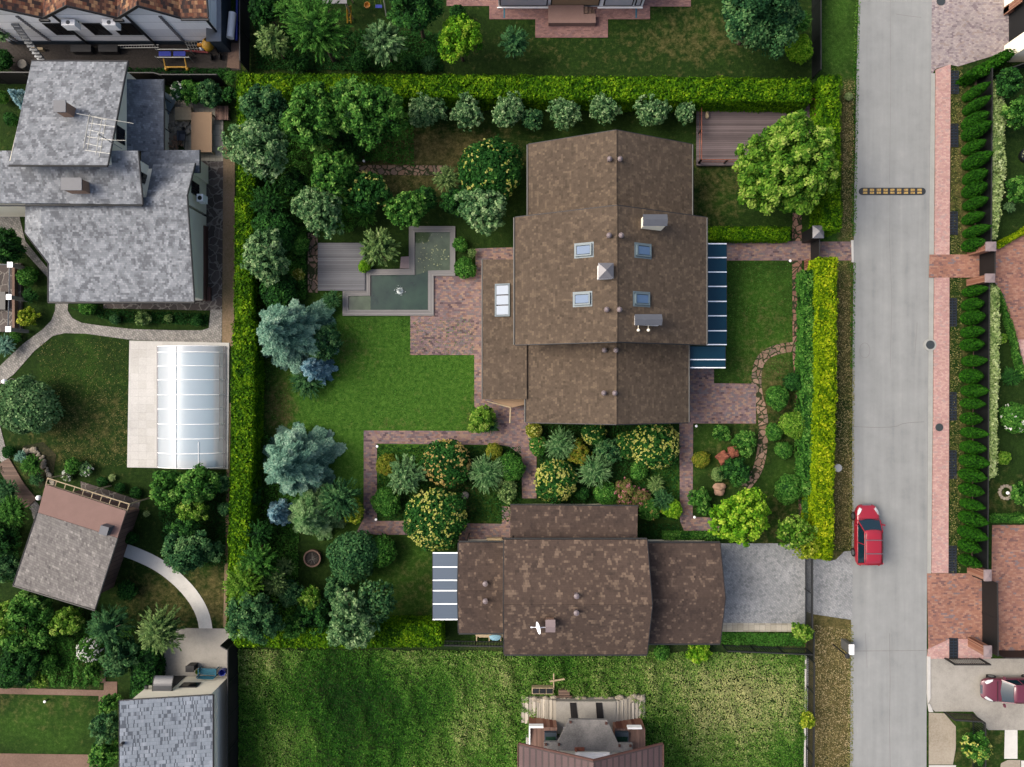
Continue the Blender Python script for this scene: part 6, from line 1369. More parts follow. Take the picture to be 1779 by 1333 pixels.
# ---------------------------------------------------------------- cars
def car(name, label, X, Y, rz, L_, Wd, Ht, paint_, van=True):
    t = T(name, label, 'car', (X, Y, .03), rz=rz)
    hl = L_/2; hw = Wd/2; zb = .30; belt = .92 if van else .86
    # lower body: loft of superellipse plan sections
    st = [(-hl, .74, .62, .80), (-hl+.10, .90, .42, belt-.02), (-hl+.45, .975, zb, belt), (-hl*.3, 1.0, zb, belt), (hl*.3, 1.0, zb, belt-.01), (hl-1.05, .985, zb, belt-.03), (hl-.55, .95, zb, belt-.12), (hl-.22, .84, .36, belt-.22), (hl-.06, .66, .42, belt-.34), (hl, .5, .5, belt-.42)]
    V = []; F = []; K = 14
    for y, w, z0, z1 in st:
        ww = hw*w
        prof_ = [(-.93, 0), (-1.0, .18), (-1.0, .55), (-.97, .82), (-.90, .96), (-.60, 1.03), (-.2, 1.06), (.2, 1.06), (.60, 1.03), (.90, .96), (.97, .82), (1.0, .55), (1.0, .18), (.93, 0)]
        for px_, pz in prof_: V.append((px_*ww, y, z0+(z1-z0)*pz))
    for j in range(len(st)-1):
        for i in range(K): F.append((j*K+i, j*K+(i+1) % K, (j+1)*K+(i+1) % K, (j+1)*K+i))
    F.append(tuple(range(K-1, -1, -1))); F.append(tuple((len(st)-1)*K+i for i in range(K)))
    b = MB(); b.add(V, F); body = b.out('body', M[paint_], t, local=True, smooth=True)
    m_ = body.modifiers.new('s', 'SUBSURF'); m_.levels = 2; m_.render_levels = 2
    # greenhouse
    yb0, yb1 = (-hl+.14, hl-1.12) if van else (-hl+.75, hl-1.35); yt0, yt1 = (-hl+.34, hl-1.85) if van else (-hl+1.25, hl-2.0); wt = .74; wb = .93; zt_ = Ht-.06
    def ring(f): return [(-1, yb0, -1), (1, yb0, -1)]
    B0 = [(-hw*wb, yb0, belt-.02), (hw*wb, yb0, belt-.02), (hw*wb, yb1, belt-.03), (-hw*wb, yb1, belt-.03)]; T0 = [(-hw*wt, yt0, zt_), (hw*wt, yt0, zt_), (hw*wt, yt1, zt_), (-hw*wt, yt1, zt_)]
    b = MB(); b.add([(x*.985, y, z) for x, y, z in B0]+[(x*.985, y, z-.02) for x, y, z in T0], [(0, 1, 5, 4), (1, 2, 6, 5), (2, 3, 7, 6), (3, 0, 4, 7), (4, 5, 6, 7)]); b.out('cabin_glass', M['black'], t, local=True)
    def lp(p, q, f): return tuple(p[i]*(1-f)+q[i]*f for i in range(3))
    ws = MB(); a, bq, c, d = lp(B0[3], T0[3], .05), lp(B0[2], T0[2], .05), lp(B0[2], T0[2], .96), lp(B0[3], T0[3], .96)
    off = .015; mid_t = ((c[0]+d[0])/2, c[1]+.07, c[2]+.03); mid_b = ((a[0]+bq[0])/2, a[1]+.14, a[2]+.02)
    ws.add([(a[0]+.05, a[1]+off, a[2]+off), (mid_b[0], mid_b[1], mid_b[2]), (bq[0]-.05, bq[1]+off, bq[2]+off), (c[0]-.03, c[1]+off, c[2]+off), mid_t, (d[0]+.03, d[1]+off, d[2]+off)], [(0, 1, 4, 5), (1, 2, 3, 4)]); ws.out('windscreen', M['carglass'], t, local=True, smooth=True)
    rw = MB(); a, bq, c, d = B0[0], B0[1], lp(B0[1], T0[1], .92), lp(B0[0], T0[0], .92); rw.add([(a[0]+.06, a[1]-.02, a[2]+.06), (bq[0]-.06, bq[1]-.02, bq[2]+.06), (c[0]-.03, c[1]-.02, c[2]), (d[0]+.03, d[1]-.02, d[2])], [(3, 2, 1, 0)]); rw.out('rear_window', M['carglass'], t, local=True)
    for s_ in (-1, 1):
        sw_ = MB(); k = 1 if s_ > 0 else 0; lo0, lo1 = (B0[1], B0[2]) if s_ > 0 else (B0[0], B0[3]); hi0, hi1 = (T0[1], T0[2]) if s_ > 0 else (T0[0], T0[3])
        q0, q1, q2, q3 = lp(lo0, hi0, .08), lp(lo1, hi1, .08), lp(lo1, hi1, .9), lp(lo0, hi0, .9); sw_.add([(p_[0]+s_*.012, p_[1]+(.1 if i in (0, 3) else -.12), p_[2]) for i, p_ in enumerate((q0, q1, q2, q3))], [(0, 1, 2, 3)]); sw_.out('side_window', M['carglass'], t, local=True)
        pp = MB()  # pillars
        pp.tube(lp(lo1, hi1, 0), lp(lo1, hi1, 1), .045, n=6); pp.tube(lp(lo0, hi0, 0), lp(lo0, hi0, 1), .07, n=6); ym = (lo0[1]+lo1[1])/2; pp.tube((lo0[0]+s_*.01, ym, lo0[2]), (hi0[0]+s_*.01, ym-.05, hi0[2]), .035, n=6); pp.out('pillar', M[paint_], t, local=True)
    # roof skin
    rV = []; rF = []; NX_, NY_ = 6, 6
    for j in range(NY_+1):
        for i in range(NX_+1):
            u, v = i/NX_*2-1, j/NY_; y = yt0-.06+(yt1-yt0+.12)*v; x = u*hw*(wt+.03); rV.append((x, y+(.10*(1-u*u) if j == NY_ else (-.05*(1-u*u) if j == 0 else 0)), zt_+.055*(1-u**2)*1.0+.03*(1-(2*v-1)**2)))
    for j in range(NY_):
        for i in range(NX_): a = j*(NX_+1)+i; rF.append((a, a+1, a+NX_+2, a+NX_+1))
    b = MB(); b.add(rV, rF); ro = b.out('roof', M[paint_], t, local=True, smooth=True); so_ = ro.modifiers.new('t', 'SOLIDIFY'); so_.thickness = .05
    if van:
        for s_ in (-1, 1): b = MB(); b.tube((s_*hw*.70, yt0+.1, Ht+.0), (s_*hw*.70, yt1-.1, Ht+.0), .022); b.out('roof_rail', M['black'], t, local=True)
        for yy in (yt0+.75, yt0+1.75): b = MB(); b.box(-hw*.7, yy-.03, Ht+.02, hw*.7, yy+.03, Ht+.05); b.out('crossbar', M['metal'], t, local=True)
    for s_ in (-1, 1):
        b = MB(); V = [(s_*hw*.52, hl-.30, .745), (s_*hw*.68, hl-.20, .68), (s_*hw*.84, hl-.40, .69), (s_*hw*.93, hl-.78, .76), (s_*hw*.80, hl-.70, .83), (s_*hw*.64, hl-.48, .80)]; b.add([(x, y, z+.035+(belt-.9)) for x, y, z in V]+[(x*.97, y, z-.12) for x, y, z in V], [tuple(range(6))]+[(i, 6+i, 6+(i+1) % 6, (i+1) % 6) for i in range(6)]); b.out('headlight', M['lamp'], t, local=True)
        b = MB(); b.rbox((s_*hw*.80, -hl+.13, .85), (.16, .16, .3), (0, 0, s_*.35)); b.out('tail_light', M['taillamp'], t, local=True)
        b = MB(); b.rbox((s_*(hw+.12), hl-1.45, 1.0), (.24, .12, .15), (0, 0, s_*-.25)); b.out('mirror', M[paint_], t, local=True)
        for yy in (-hl+.88, hl-.92):
            b = MB(); b.tube((s_*(hw-.2), yy, .32), (s_*(hw+.012), yy, .32), .32, n=22); w_ = b.out('wheel', M['tyre'], t, local=True); b = MB(); b.tube((s_*(hw+.0), yy, .32), (s_*(hw+.026), yy, .32), .2, n=14); b.out('rim', M['metal'], w_, local=True)
    b = MB(); b.box(-hw*.55, -hl-.03, .42, hw*.55, -hl+.12, .58); b.out('bumper', M['black'], t, local=True)
    b = MB(); b.box(-hw*.36, hl-.10, .46, hw*.36, hl+.015, .58); b.out('grille', M['metal'], t, local=True)
    b = MB(); b.tube((-hw*.85, hl-1.02, belt+.04), (hw*.85, hl-1.02, belt+.04), .02, n=5); b.out('wiper', M['black'], t, local=True)
car('parked_car', 'bright red people carrier with roof bars parked at the left edge of the road', 26.80, -11.05, 0.0, 4.55, 1.80, 1.62, 'paintred')
q = P(1703, 1198, .5); car('parked_car', 'dark maroon car entering from the right on the pale concrete driveway', q[0]+2.25, P(0, 1198, .6)[1], math.radians(90), 4.5, 1.80, 1.45, 'paintmaroon', van=False)
# ---------------------------------------------------------------- hedges
hedge([(438, 127), (900, 131), (900, 168), (438, 163)], 2.3, 'hedge', 'long clipped bright green hedge along the north side, western half')
hedge([(901, 131), (1410, 136), (1410, 176), (901, 169)], 2.3, 'hedge', 'long clipped bright green hedge along the north side, behind the row of small pale trees')
hedge([(411, 127), (438, 127), (439, 340), (411, 340)], 2.3, 'hedge', 'clipped green hedge at the north west corner beside the pale-leaved trees')
hedge([(408, 341), (439, 341), (437, 560), (406, 560)], 2.2, 'hedge', 'clipped green west hedge beside the brown soil strip')
hedge([(404, 561), (442, 561), (438, 820), (400, 820)], 2.2, 'hedge', 'clipped green west hedge beside the white pool slab')
hedge([(400, 821), (434, 821), (428, 1100), (393, 1100)], 2.2, 'hedge', 'clipped yellow-green west hedge beside the curved white path')
hedge([(397, 1092), (600, 1092), (600, 1127), (410, 1125)], 2.2, 'hedge', 'clipped green south hedge under the teal trees')
hedge([(601, 1090), (765, 1086), (768, 1124), (601, 1127)], 2.2, 'hedge', 'clipped green south hedge ending at the chain-link fence')
hedge([(1428, 131), (1460, 129), (1462, 398), (1432, 398)], 2.4, 'hedge', 'clipped yellowish hedge beside the road north of the entry path', wob=.14)
hedge([(1424, 447), (1455, 447), (1453, 700), (1422, 700)], 2.4, 'hedgeyel', 'bright yellow clipped hedge beside the road, northern part', wob=.12)
hedge([(1421, 701), (1452, 701), (1447, 972), (1416, 972)], 2.4, 'hedgeyel', 'bright yellow clipped hedge beside the road, southern part by the red car', wob=.12)
hedge([(1398, 470), (1421, 470), (1421, 860), (1396, 860)], 1.5, 'green', 'dark green leafy hedge on the garden side of the yellow hedge', wob=.2)
hedge([(1404, 861), (1419, 861), (1416, 960), (1406, 960)], 1.2, 'green', 'narrow green hedge between the black gate and the yellow hedge', wob=.15)
hedge([(1229, 394), (1373, 394), (1373, 417), (1229, 417)], .9, 'hedge', 'low clipped green hedge along the north side of the entry path', L=.13, wob=.04)
hedge([(1727, 140), (1744, 148), (1748, 300), (1724, 300)], 1.5, 'hedgesilver', 'silvery green hedge behind the black fence, upper end', wob=.18)
hedge([(1724, 301), (1746, 301), (1733, 412), (1723, 412)], 1.5, 'hedgesilver', 'silvery green hedge behind the black fence, just above the brick pillars', wob=.18)
hedge([(1722, 494), (1738, 500), (1736, 660), (1720, 660)], 1.5, 'hedgesilver', 'silvery green hedge behind the black fence, just below the brick pillars', wob=.18)
hedge([(1719, 661), (1735, 661), (1733, 826), (1719, 834)], 1.5, 'hedgesilver', 'silvery green hedge behind the black fence, by the round speckled bush', wob=.18)
hedge([(1722, 896), (1830, 896), (1830, 908), (1722, 908)], .8, 'green', 'low green hedge along the top of the large red brick court', L=.13)
hedge([(1733, 424), (1800, 386), (1804, 392), (1740, 430)], .6, 'hedgeyel', 'low yellow hedge edging the curved brick court', L=.12, wob=.05)
hedge([(1737, 505), (1743, 512), (1763, 570), (1755, 572)], .5, 'green', 'low green edging hedge curving along the brick court, upper part', L=.12, wob=.05)
hedge([(1756, 573), (1763, 571), (1784, 655), (1776, 660)], .5, 'green', 'low green edging hedge curving along the brick court, lower part', L=.12, wob=.05)
hedge([(1682, 128), (1752, 84), (1768, 92), (1704, 133)], 1.6, 'thuja', 'dense dark green hedge running diagonally up to the gatehouse', wob=.2)
hedge([(222, 1132), (266, 1126), (270, 1212), (226, 1214)], 1.6, 'dark', 'dark green hedge block left of the pale concrete pad', wob=.2)
hedge([(1152, 926), (1250, 926), (1250, 938), (1152, 938)], .5, 'green', 'ivy strip growing along the garage eaves', L=.13, wob=.12)
# ---------------------------------------------------------------- cypress rows
ORD = ['first', 'second', 'third', 'fourth', 'fifth', 'sixth', 'seventh', 'eighth', 'ninth', 'tenth', 'eleventh', 'twelfth', 'thirteenth', 'fourteenth', 'fifteenth', 'sixteenth', 'seventeenth', 'eighteenth', 'nineteenth', 'twentieth', 'twenty-first']
UP = [418, 395, 370, 345, 320, 297, 270, 244, 217, 198, 172, 148]
DN = [501, 525, 548, 574, 597, 626, 653, 679, 702, 729, 754, 780, 805, 830, 856, 882, 907, 933, 957, 984]
for k, lst in enumerate((UP, DN)):
    for i, y in enumerate(lst):
        bx = (1677 if k == 0 else 1676-.006*(y-500)*2)+random.uniform(-1.5, 1.5)
        f = (y-NY); yb = NY+f*.955          # the traced centre leans outwards; this is its foot
        hh = 2.55+random.uniform(-.5, .4)+(.4 if (k == 0 and i > 9) else 0)
        X, Y, _ = P(bx, yb); lb = '%s dark conical cypress %s the brick gate pillars on the right' % (ORD[i], 'above' if k == 0 else 'below')
        t = T('columnar_cypress', lb, 'conifer', (X, Y, 0), 'conical cypresses along the pavement'); crown_obj('crown', cone(.50+random.uniform(-.09, .09), hh, .13, dens=random.uniform(.75, 1.1)), 'thuja', t); trunk(t, .5, .06, 0, z1=.5)
# ---------------------------------------------------------------- trees and shrubs
p = plant
# garden north of the hedge
p('tuft', 475, 75, 32, 3.6, 'sage', 'small silvery green tree nearest the dark boarded fence, north of the hedge')
p('feather', 552, 52, 64, 7.0, 'green', 'large feathery mid green tree north of the hedge, left of the swings')
p('tuft', 669, 76, 42, 4.6, 'pale', 'silvery sage tree right below the swing set')
p('broad', 799, 68, 38, 4.6, 'limebright', 'vivid lime green tree north of the hedge')
p('tuft', 893, 76, 29, 3.2, 'teal', 'small sage green tree just left of the brick terrace at the top')
p('broad', 722, 14, 46, 6.0, 'dark', 'dark green tree at the top edge right of the swings')
p('broad', 1318, 22, 74, 7.0, 'teal', 'large dark bluish green tree at the top near the road')
p('feather', 1386, 40, 24, 3.2, 'green', 'small feathery tree between the big bluish tree and the dark fence')
p('bushy', 1388, 86, 23, 2.2, 'limebright', 'round bright green bush near the dark fence in the north garden')
p('feather', 745, 112, 15, 1.4, 'teal', 'small dark bluish shrub against the north hedge left of the lime tree')
p('bushy', 712, 112, 14, 1.2, 'dark', 'small dark shrub at the foot of the silvery sage tree')
p('bushy', 628, 108, 17, 1.2, 'dark', 'low dark shrub below the large feathery tree')
p('broad', 520, 112, 18, 1.5, 'dark', 'low dark shrub against the north hedge near its west end')
p('broad', 462, 18, 30, 3.5, 'dark', 'dark green tree at the top edge next to the boarded fence')
p('feather', 500, 20, 26, 4, 'green', 'feathery green tree at the top edge left of the large feathery tree')
p('bushy', 795, 22, 13, 1.2, 'dark', 'low dark bush at the corner of the top terrace')
# row of small pale trees
for x, y, r, lb in ((741, 194, 33, 'first pale-leaved small tree from the left in the row below the north hedge'), (812, 197, 30, 'second pale-leaved small tree from the left in the row below the north hedge'), (884, 193, 31, 'third pale-leaved small tree from the left in the row, the fullest one'), (925, 208, 20, 'small low tree tucked against the third tree of the pale row'), (981, 198, 29, 'pale-leaved small tree in the row above the left end of the north roof'), (1048, 190, 28, 'pale-leaved small tree in the row above the ridge of the north roof'), (1131, 194, 30, 'pale-leaved small tree in the row above the right part of the north roof'), (1190, 196, 19, 'smallest pale tree at the right end of the row beside the timber platform')):
    p('broad', x, y, r, 2.9 if r > 22 else 2.3, 'pale' if r != 20 else 'teal', lb, group='row of small pale trees below the north hedge', clump=(.09, .15), lump=.3, L=.15, dens=.72, tight=.6)
# north west thicket
p('broad', 548, 205, 55, 6.5, 'green', 'large mid green clumpy tree right behind the north hedge, left of two', clump=(.09, .17), dens=1.1)
p('broad', 642, 200, 62, 6.8, 'green', 'large mid green tree behind the north hedge, right of two', clump=(.09, .16), dens=1.1, lump=.3)
p('broad', 464, 188, 40, 5.5, 'teal', 'bluish green tree in the north west hedge corner')
p('broad', 448, 260, 55, 6.5, 'pale', 'big silvery tree leaning over the west hedge', clump=(.1, .18), lump=.3)
p('broad', 580, 303, 42, 5, 'green', 'mid green clumpy tree left of the short stone path', clump=(.11, .18))
p('feather', 468, 352, 36, 3.2, 'dark', 'dark feathery shrub inside the west hedge below the big silvery tree', cat='shrub')
p('broad', 556, 366, 44, 4.6, 'pale', 'fine pale-leaved tree just above the grey timber deck', clump=(.08, .14))
p('bushy', 478, 404, 38, 3.0, 'dark', 'dense dark green bush left of the flagstone strip', cat='shrub')
p('broad', 638, 338, 40, 4.0, 'viburnum', 'dark tree with a few yellow leaves below the short stone path', clump=(.09, .15), bloom='bloomyel', nb=14)
p('feather', 635, 377, 23, 1.8, 'green', 'small spiky bright green shrub between the dark tree and the pond tree')
p('broad', 706, 366, 36, 3.8, 'green', 'mid green tree directly above the upper arm of the pond', clump=(.1, .17))
p('tuft', 661, 431, 39, 3.4, 'sage', 'pale sage tree standing between the grey deck and the pond')
p('bushy', 633, 463, 11, 1.0, 'limebright', 'small lime bush at the foot of the pale sage pond tree')
p('broad', 463, 448, 44, 4.4, 'pale', 'silvery green tree beside the west hedge, left of the flagstone strip', clump=(.09, .15))
p('bushy', 520, 424, 18, 1.6, 'green', 'small round green bush against the flagstone strip')
p('bushy', 519, 478, 10, .9, 'golden', 'tiny bush with yellow flowers beside the flagstone strip', bloom='bloomyel', nb=20)
p('bushy', 484, 506, 32, 2.2, 'dark', 'low dark green bush just above the large blue spruce')
p('feather', 578, 521, 18, 1.4, 'teal', 'small grey-green shrub at the corner of the pond rim')
p('feather', 776, 312, 26, 2.3, 'sage', 'yellowish feathery shrub at the right end of the short stone path')
p('bushy', 853, 297, 56, 3.6, 'viburnum', 'large round dark bush dotted with yellow flower heads left of the north roof', bloom='bloomyel', nb=60, cat='tree')
p('broad', 840, 366, 43, 4.6, 'pale', 'pale clumpy tree above the brick patio, left of the main roof', clump=(.1, .16))
p('broad', 740, 345, 22, 2.3, 'dark', 'dark tree between the mid green pond tree and the short stone path')
p('broad', 795, 350, 28, 2.5, 'dark', 'shaded dark tree behind the pale clumpy tree')
p('broad', 510, 320, 24, 2.4, 'dark', 'shaded dark tree between the big silvery tree and the clumpy green tree')
p('broad', 605, 250, 30, 2.6, 'dark', 'shaded dark tree under the two large mid green trees')
p('bushy', 800, 425, 13, .9, 'green', 'small low green bush right of the pond, upper one')
p('bushy', 808, 466, 19, 1.0, 'green', 'low spreading green bush right of the pond, lower one')
p('feather', 820, 440, 9, .8, 'sage', 'tiny pale shrub beside the corner of the brick patio')
# spruces west of the lawn
p('broad', 562, 596, 34, 2.6, 'teal', 'dark bluish green tree half hidden behind the large blue spruce')
p('spruce', 497, 577, 74, 7.2, 'blue', 'large blue spruce above the lawn, the paler one', dens=1.1)
p('spruce', 545, 640, 29, 3.6, 'bluebright', 'small bright blue spruce at the foot of the pale blue spruce')
p('feather', 534, 664, 32, 1.3, 'teal', 'low teal green juniper below the small bright blue spruce', cat='conifer')
p('spruce', 511, 806, 72, 6.6, 'blue', 'broad grey-blue spruce left of the looped brick path', dens=1.1)
p('feather', 592, 866, 42, 3.6, 'teal', 'teal green conifer between the grey-blue spruce and the brick path', cat='conifer')
p('spruce', 543, 896, 52, 4.4, 'pine', 'pale sage spruce just above the round planter')
p('spruce', 483, 893, 23, 2.4, 'bluebright', 'small bright blue spruce between the grey-blue spruce and the west hedge')
p('broad', 616, 888, 21, 1.8, 'yellow', 'small yellow-green bush at the corner of the looped brick path')
p('bushy', 614, 966, 44, 3.2, 'teal', 'large round dark green bush right of the round planter', cat='tree')
p('bushy', 660, 958, 28, 2.0, 'green', 'round bright green bush beside the large round dark bush')
p('broad', 440, 860, 18, 1.5, 'dark', 'dark shrub squeezed between the west hedge and the grey-blue spruce')
p('feather', 450, 925, 28, 2.6, 'dark', 'dark feathery conifer inside the west hedge above the yellow-green one', cat='conifer')
p('feather', 428, 1018, 42, 4.6, 'lime', 'yellow-green feathery conifer in the south west hedge corner', cat='conifer')
p('feather', 450, 975, 40, 3.8, 'green', 'mid green feathery conifer above the yellow-green one', cat='conifer')
p('feather', 480, 1010, 26, 3.0, 'sage', 'sage green feathery conifer right of the yellow-green one', cat='conifer')
p('feather', 496, 985, 19, 1.8, 'sage', 'small star-shaped sage conifer left of the round planter', cat='conifer')
p('broad', 442, 1070, 47, 5.2, 'teal', 'bluish green tree over the corner of the south hedge', clump=(.12, .2))
p('broad', 541, 1038, 22, 2.4, 'lime', 'small yellow-green tree below the round planter')
p('broad', 505, 1030, 24, 2.2, 'teal', 'shaded teal shrub right of the sage green conifer', cat='shrub')
p('broad', 545, 1074, 38, 2.6, 'dark', 'dark shrubby tree just above the south hedge', cat='shrub')
p('broad', 512, 1088, 22, 2.8, 'green', 'mid green tree overlapping the south hedge')
p('broad', 612, 1078, 50, 5.6, 'pale', 'large silvery tree overhanging the south hedge', clump=(.08, .15), lump=.35)
p('broad', 655, 1042, 36, 4.4, 'teal', 'open teal tree with bare branches beside the silvery tree', clump=(.07, .12), dens=.55, tight=.3)
p('broad', 586, 1020, 24, 2.4, 'teal', 'dark teal shrub between the round bush and the silvery tree', cat='shrub')
# bed inside the looped brick path
p('bushy', 674, 808, 20, 1.2, 'golden', 'small golden green bush in the top left of the looped path bed')
p('tuft', 707, 826, 39, 2.6, 'pale', 'sage green tree in the middle of the looped path bed', cat='shrub')
p('bushy', 671, 872, 25, 1.6, 'green', 'round mid green bush at the left of the looped path bed')
p('bushy', 776, 804, 41, 2.2, 'viburnum', 'round dark bush with orange flower heads in the looped path bed', bloom='bloomorange', nb=110)
p('bushy', 757, 902, 54, 2.8, 'viburnum', 'largest round dark bush, covered in pale yellow flower heads over the brick path', bloom='bloomyel', nb=190)
p('pine', 844, 822, 37, 2.0, 'pine', 'round sage dwarf pine at the right of the looped path bed')
p('bushy', 858, 785, 15, 1.1, 'golden', 'small golden bush behind the round sage dwarf pine')
p('bushy', 888, 812, 24, 1.4, 'green', 'green bush between the dwarf pine and the garden path')
p('broad', 880, 852, 22, 1.1, 'sage', 'low loose green shrub below the dwarf pine at the garden path')
p('broad', 838, 729, 25, 1.8, 'lime', 'bright lime bush at the lower left corner of the main house')
p('pine', 851, 738, 17, 1.3, 'teal', 'small dark green pine tucked against the bright lime bush')
# bed between the two houses
p('bushy', 928, 748, 14, 1.2, 'golden', 'small golden flowering bush at the top left of the middle bed', bloom='bloomyel', nb=22)
p('bushy', 935, 774, 17, 1.2, 'green', 'small green bush with orange flecks at the left edge of the middle bed', bloom='bloomorange', nb=8)
p('pine', 973, 772, 32, 1.9, 'pine', 'round sage dwarf pine at the upper left of the middle bed')
p('bushy', 965, 836, 37, 2.0, 'viburnum', 'round bush with yellow flower heads just above the small north roof of the garage', bloom='bloomyel', nb=130)
p('bushy', 1032, 752, 21, 1.4, 'viburnum', 'small yellow-flowered bush close to the lower eaves of the main house', bloom='bloomyel', nb=34)
p('broad', 1005, 785, 22, 1.2, 'golden', 'golden green shrub between the two sage dwarf pines')
p('pine', 1033, 818, 34, 2.0, 'pine', 'round sage dwarf pine in the centre of the middle bed')
p('broad', 1060, 783, 25, 1.6, 'teal', 'dark teal shrub right of the central dwarf pine')
p('bushy', 1090, 773, 23, 1.5, 'viburnum', 'yellow-flowered bush touching the largest flowering bush on its left', bloom='bloomyel', nb=48)
p('bushy', 1137, 772, 43, 2.1, 'viburnum', 'largest yellow-flowered bush of the middle bed, at the lower right corner of the main house', bloom='bloomyel', nb=170)
p('broad', 1087, 857, 26, 1.1, 'spirea', 'low shrub with pink flowers at the bottom of the middle bed, left of two', bloom='bloompink', nb=20)
p('broad', 1112, 866, 19, 1.0, 'spirea', 'low shrub with pink flowers at the bottom of the middle bed, right of two', bloom='bloompink', nb=16)
p('bushy', 1053, 858, 21, 1.1, 'green', 'low green bush left of the pink-flowered shrubs')
p('bushy', 1128, 885, 19, 1.2, 'green', 'green bush below the pink-flowered shrubs', bloom='bloomorange', nb=6)
p('feather', 1150, 868, 22, 1.6, 'teal', 'bluish green shrub between two brighter bushes near the narrow brick path')
p('bushy', 1167, 883, 18, 1.2, 'limebright', 'bright green bush beside the lower end of the narrow brick path')
p('feather', 1140, 842, 18, 1.1, 'sage', 'grey-green shrub above the bluish green shrub')
p('bushy', 1110, 818, 16, 1.0, 'green', 'low green bush in the shade below the largest yellow-flowered bush')
p('bushy', 1012, 858, 12, .8, 'dark', 'small dark bush above the small north roof of the garage')
# east garden
p('broad', 1254, 752, 16, .9, 'green', 'low loose green shrub at the top of the east lawn bed')
p('broad', 1293, 770, 23, 1.4, 'green', 'green bush over the small orange boulder')
p('bushy', 1218, 798, 15, 1.0, 'golden', 'small yellow-green bush right of the narrow brick path')
p('broad', 1277, 818, 27, 1.7, 'dark', 'dark green bush below the jagged red boulder')
p('bushy', 1249, 824, 13, .8, 'sage', 'small dull green bush above the pinkish white boulder')
p('broad', 1214, 864, 19, 1.5, 'green', 'upright green bush beside the lower end of the brick path')
p('broad', 1223, 884, 13, 1.0, 'green', 'small green bush between the upright green bush and the lime tree')
p('broad', 1284, 898, 51, 4.2, 'limebright', 'bright lime green tree beside the grey driveway', clump=(.1, .17))
p('bushy', 1350, 691, 21, 1.3, 'green', 'round clipped green bush nearest the small east patio')
p('bushy', 1344, 751, 15, 1.0, 'green', 'round green ball bush left of the yellow-lime one')
p('bushy', 1379, 738, 24, 1.5, 'lime', 'round yellow-lime ball bush by the dark hedge')
p('bushy', 1361, 782, 15, .9, 'green', 'smallest round clipped ball bush below the yellow-lime one')
p('bushy', 1370, 850, 25, 1.4, 'green', 'large round dark ball bush low in the east garden')
p('bushy', 1377, 664, 16, 1.3, 'dark', 'dark bush growing over the stone path at the east hedge')
p('broad', 1380, 924, 32, 3.4, 'lime', 'thin yellow-green tree over the corner of the grey driveway', clump=(.08, .14), dens=.6, tight=.35)
p('broad', 1400, 948, 24, 2.8, 'yellow', 'thin yellowish tree beside the driveway gate', clump=(.08, .14), dens=.6, tight=.35)
p('broad', 1393, 1098, 18, 1.9, 'lime', 'small bright green bush by the lower end of the driveway gate')
p('broad', 1364, 292, 90, 7.2, 'lime', 'huge yellow-green tree beside the timber platform', clump=(.08, .14), lump=.26, L=.22, dens=1.5, shape=.35)
p('feather', 1400, 352, 15, 1.2, 'dark', 'small dark shrub at the root of the huge yellow-green tree')
# west plot
p('bushy', 313, 160, 16, 1.6, 'teal', 'dark speckled bush nearest the slate roof, above the beige tiles', bloom='bloomwhite', nb=10)
p('broad', 337, 162, 23, 1.8, 'green', 'green bush in the middle above the beige tiles')
p('broad', 366, 165, 24, 2.0, 'teal', 'dark green bush above the right part of the beige tiles')
p('feather', 402, 136, 13, 1.4, 'green', 'small feathery shrub at the end of the boarded fence')
p('broad', 400, 165, 14, 1.6, 'dark', 'small dark bush between the slatted deck and the west hedge')
p('spruce', 36, 170, 15, 2.0, 'bluebright', 'small bright blue spruce left of the top grey roof')
p('bushy', 4, 170, 11, 1.0, 'green', 'small round green bush at the far left edge, upper one')
p('bushy', 20, 208, 12, 1.0, 'dark', 'small dark round bush left of the top grey roof')
p('tuft', 4, 60, 15, 2.0, 'pale', 'pale shrub at the left edge below the clay-roofed house')
p('bushy', 4, 105, 18, 1.6, 'dark', 'dark bush at the left edge below the clay-roofed house')
p('broad', 14, 430, 32, 2.4, 'dark', 'dark green bush between the cobbled path and the white-post pergola')
p('bushy', 48, 480, 17, 1.2, 'green', 'green bush at the upper right corner of the stone pergola')
p('feather', 54, 514, 16, 1.0, 'dark', 'dark spreading shrub right of the stone pergola')
p('broad', 50, 551, 18, 1.2, 'yellow', 'yellow-green bush at the lower right corner of the stone pergola')
p('feather', 8, 600, 22, 1.2, 'blue', 'blue-green juniper at the left edge above the cobbled path', cat='conifer')
p('bushy', 27, 586, 10, .8, 'green', 'tiny green bush beside the blue-green juniper')
p('bushy', 152, 533, 15, .9, 'green', 'green bush under the lower left eaves of the big grey roof')
p('bushy', 200, 555, 9, .6, 'teal', 'tiny teal bush in the narrow bed below the big grey roof, left one')
p('broad', 249, 554, 14, .8, 'sage', 'small pale green bush in the middle of the narrow bed below the big grey roof')
p('bushy', 293, 553, 7, .5, 'sage', 'tiny dull bush in the narrow bed, right of the pale green one')
p('bushy', 343, 557, 10, .7, 'dark', 'small dark bush at the right end of the narrow bed below the big grey roof')
p('bushy', 47, 706, 52, 3.2, 'pale', 'large domed grey-green bush on the west lawn', cat='tree')
p('bushy', 16, 785, 11, .9, 'dark', 'small dark bush between the cobbled path and the rockery')
p('feather', 38, 794, 13, .8, 'blue', 'small blue-green shrub at the top of the boardwalk')
p('feather', 58, 808, 22, 1.3, 'green', 'spiky bright green shrub inside the rockery ring')
p('feather', 64, 832, 14, .8, 'teal', 'small teal shrub between the boardwalk and the pavilion corner')
p('bushy', 127, 810, 14, 1.0, 'green', 'round green bush above the pergola rails of the pavilion')
p('tuft', 149, 815, 14, .7, 'pale', 'pale star-shaped hosta right of the round green bush', bloom='bloomwhite', nb=6)
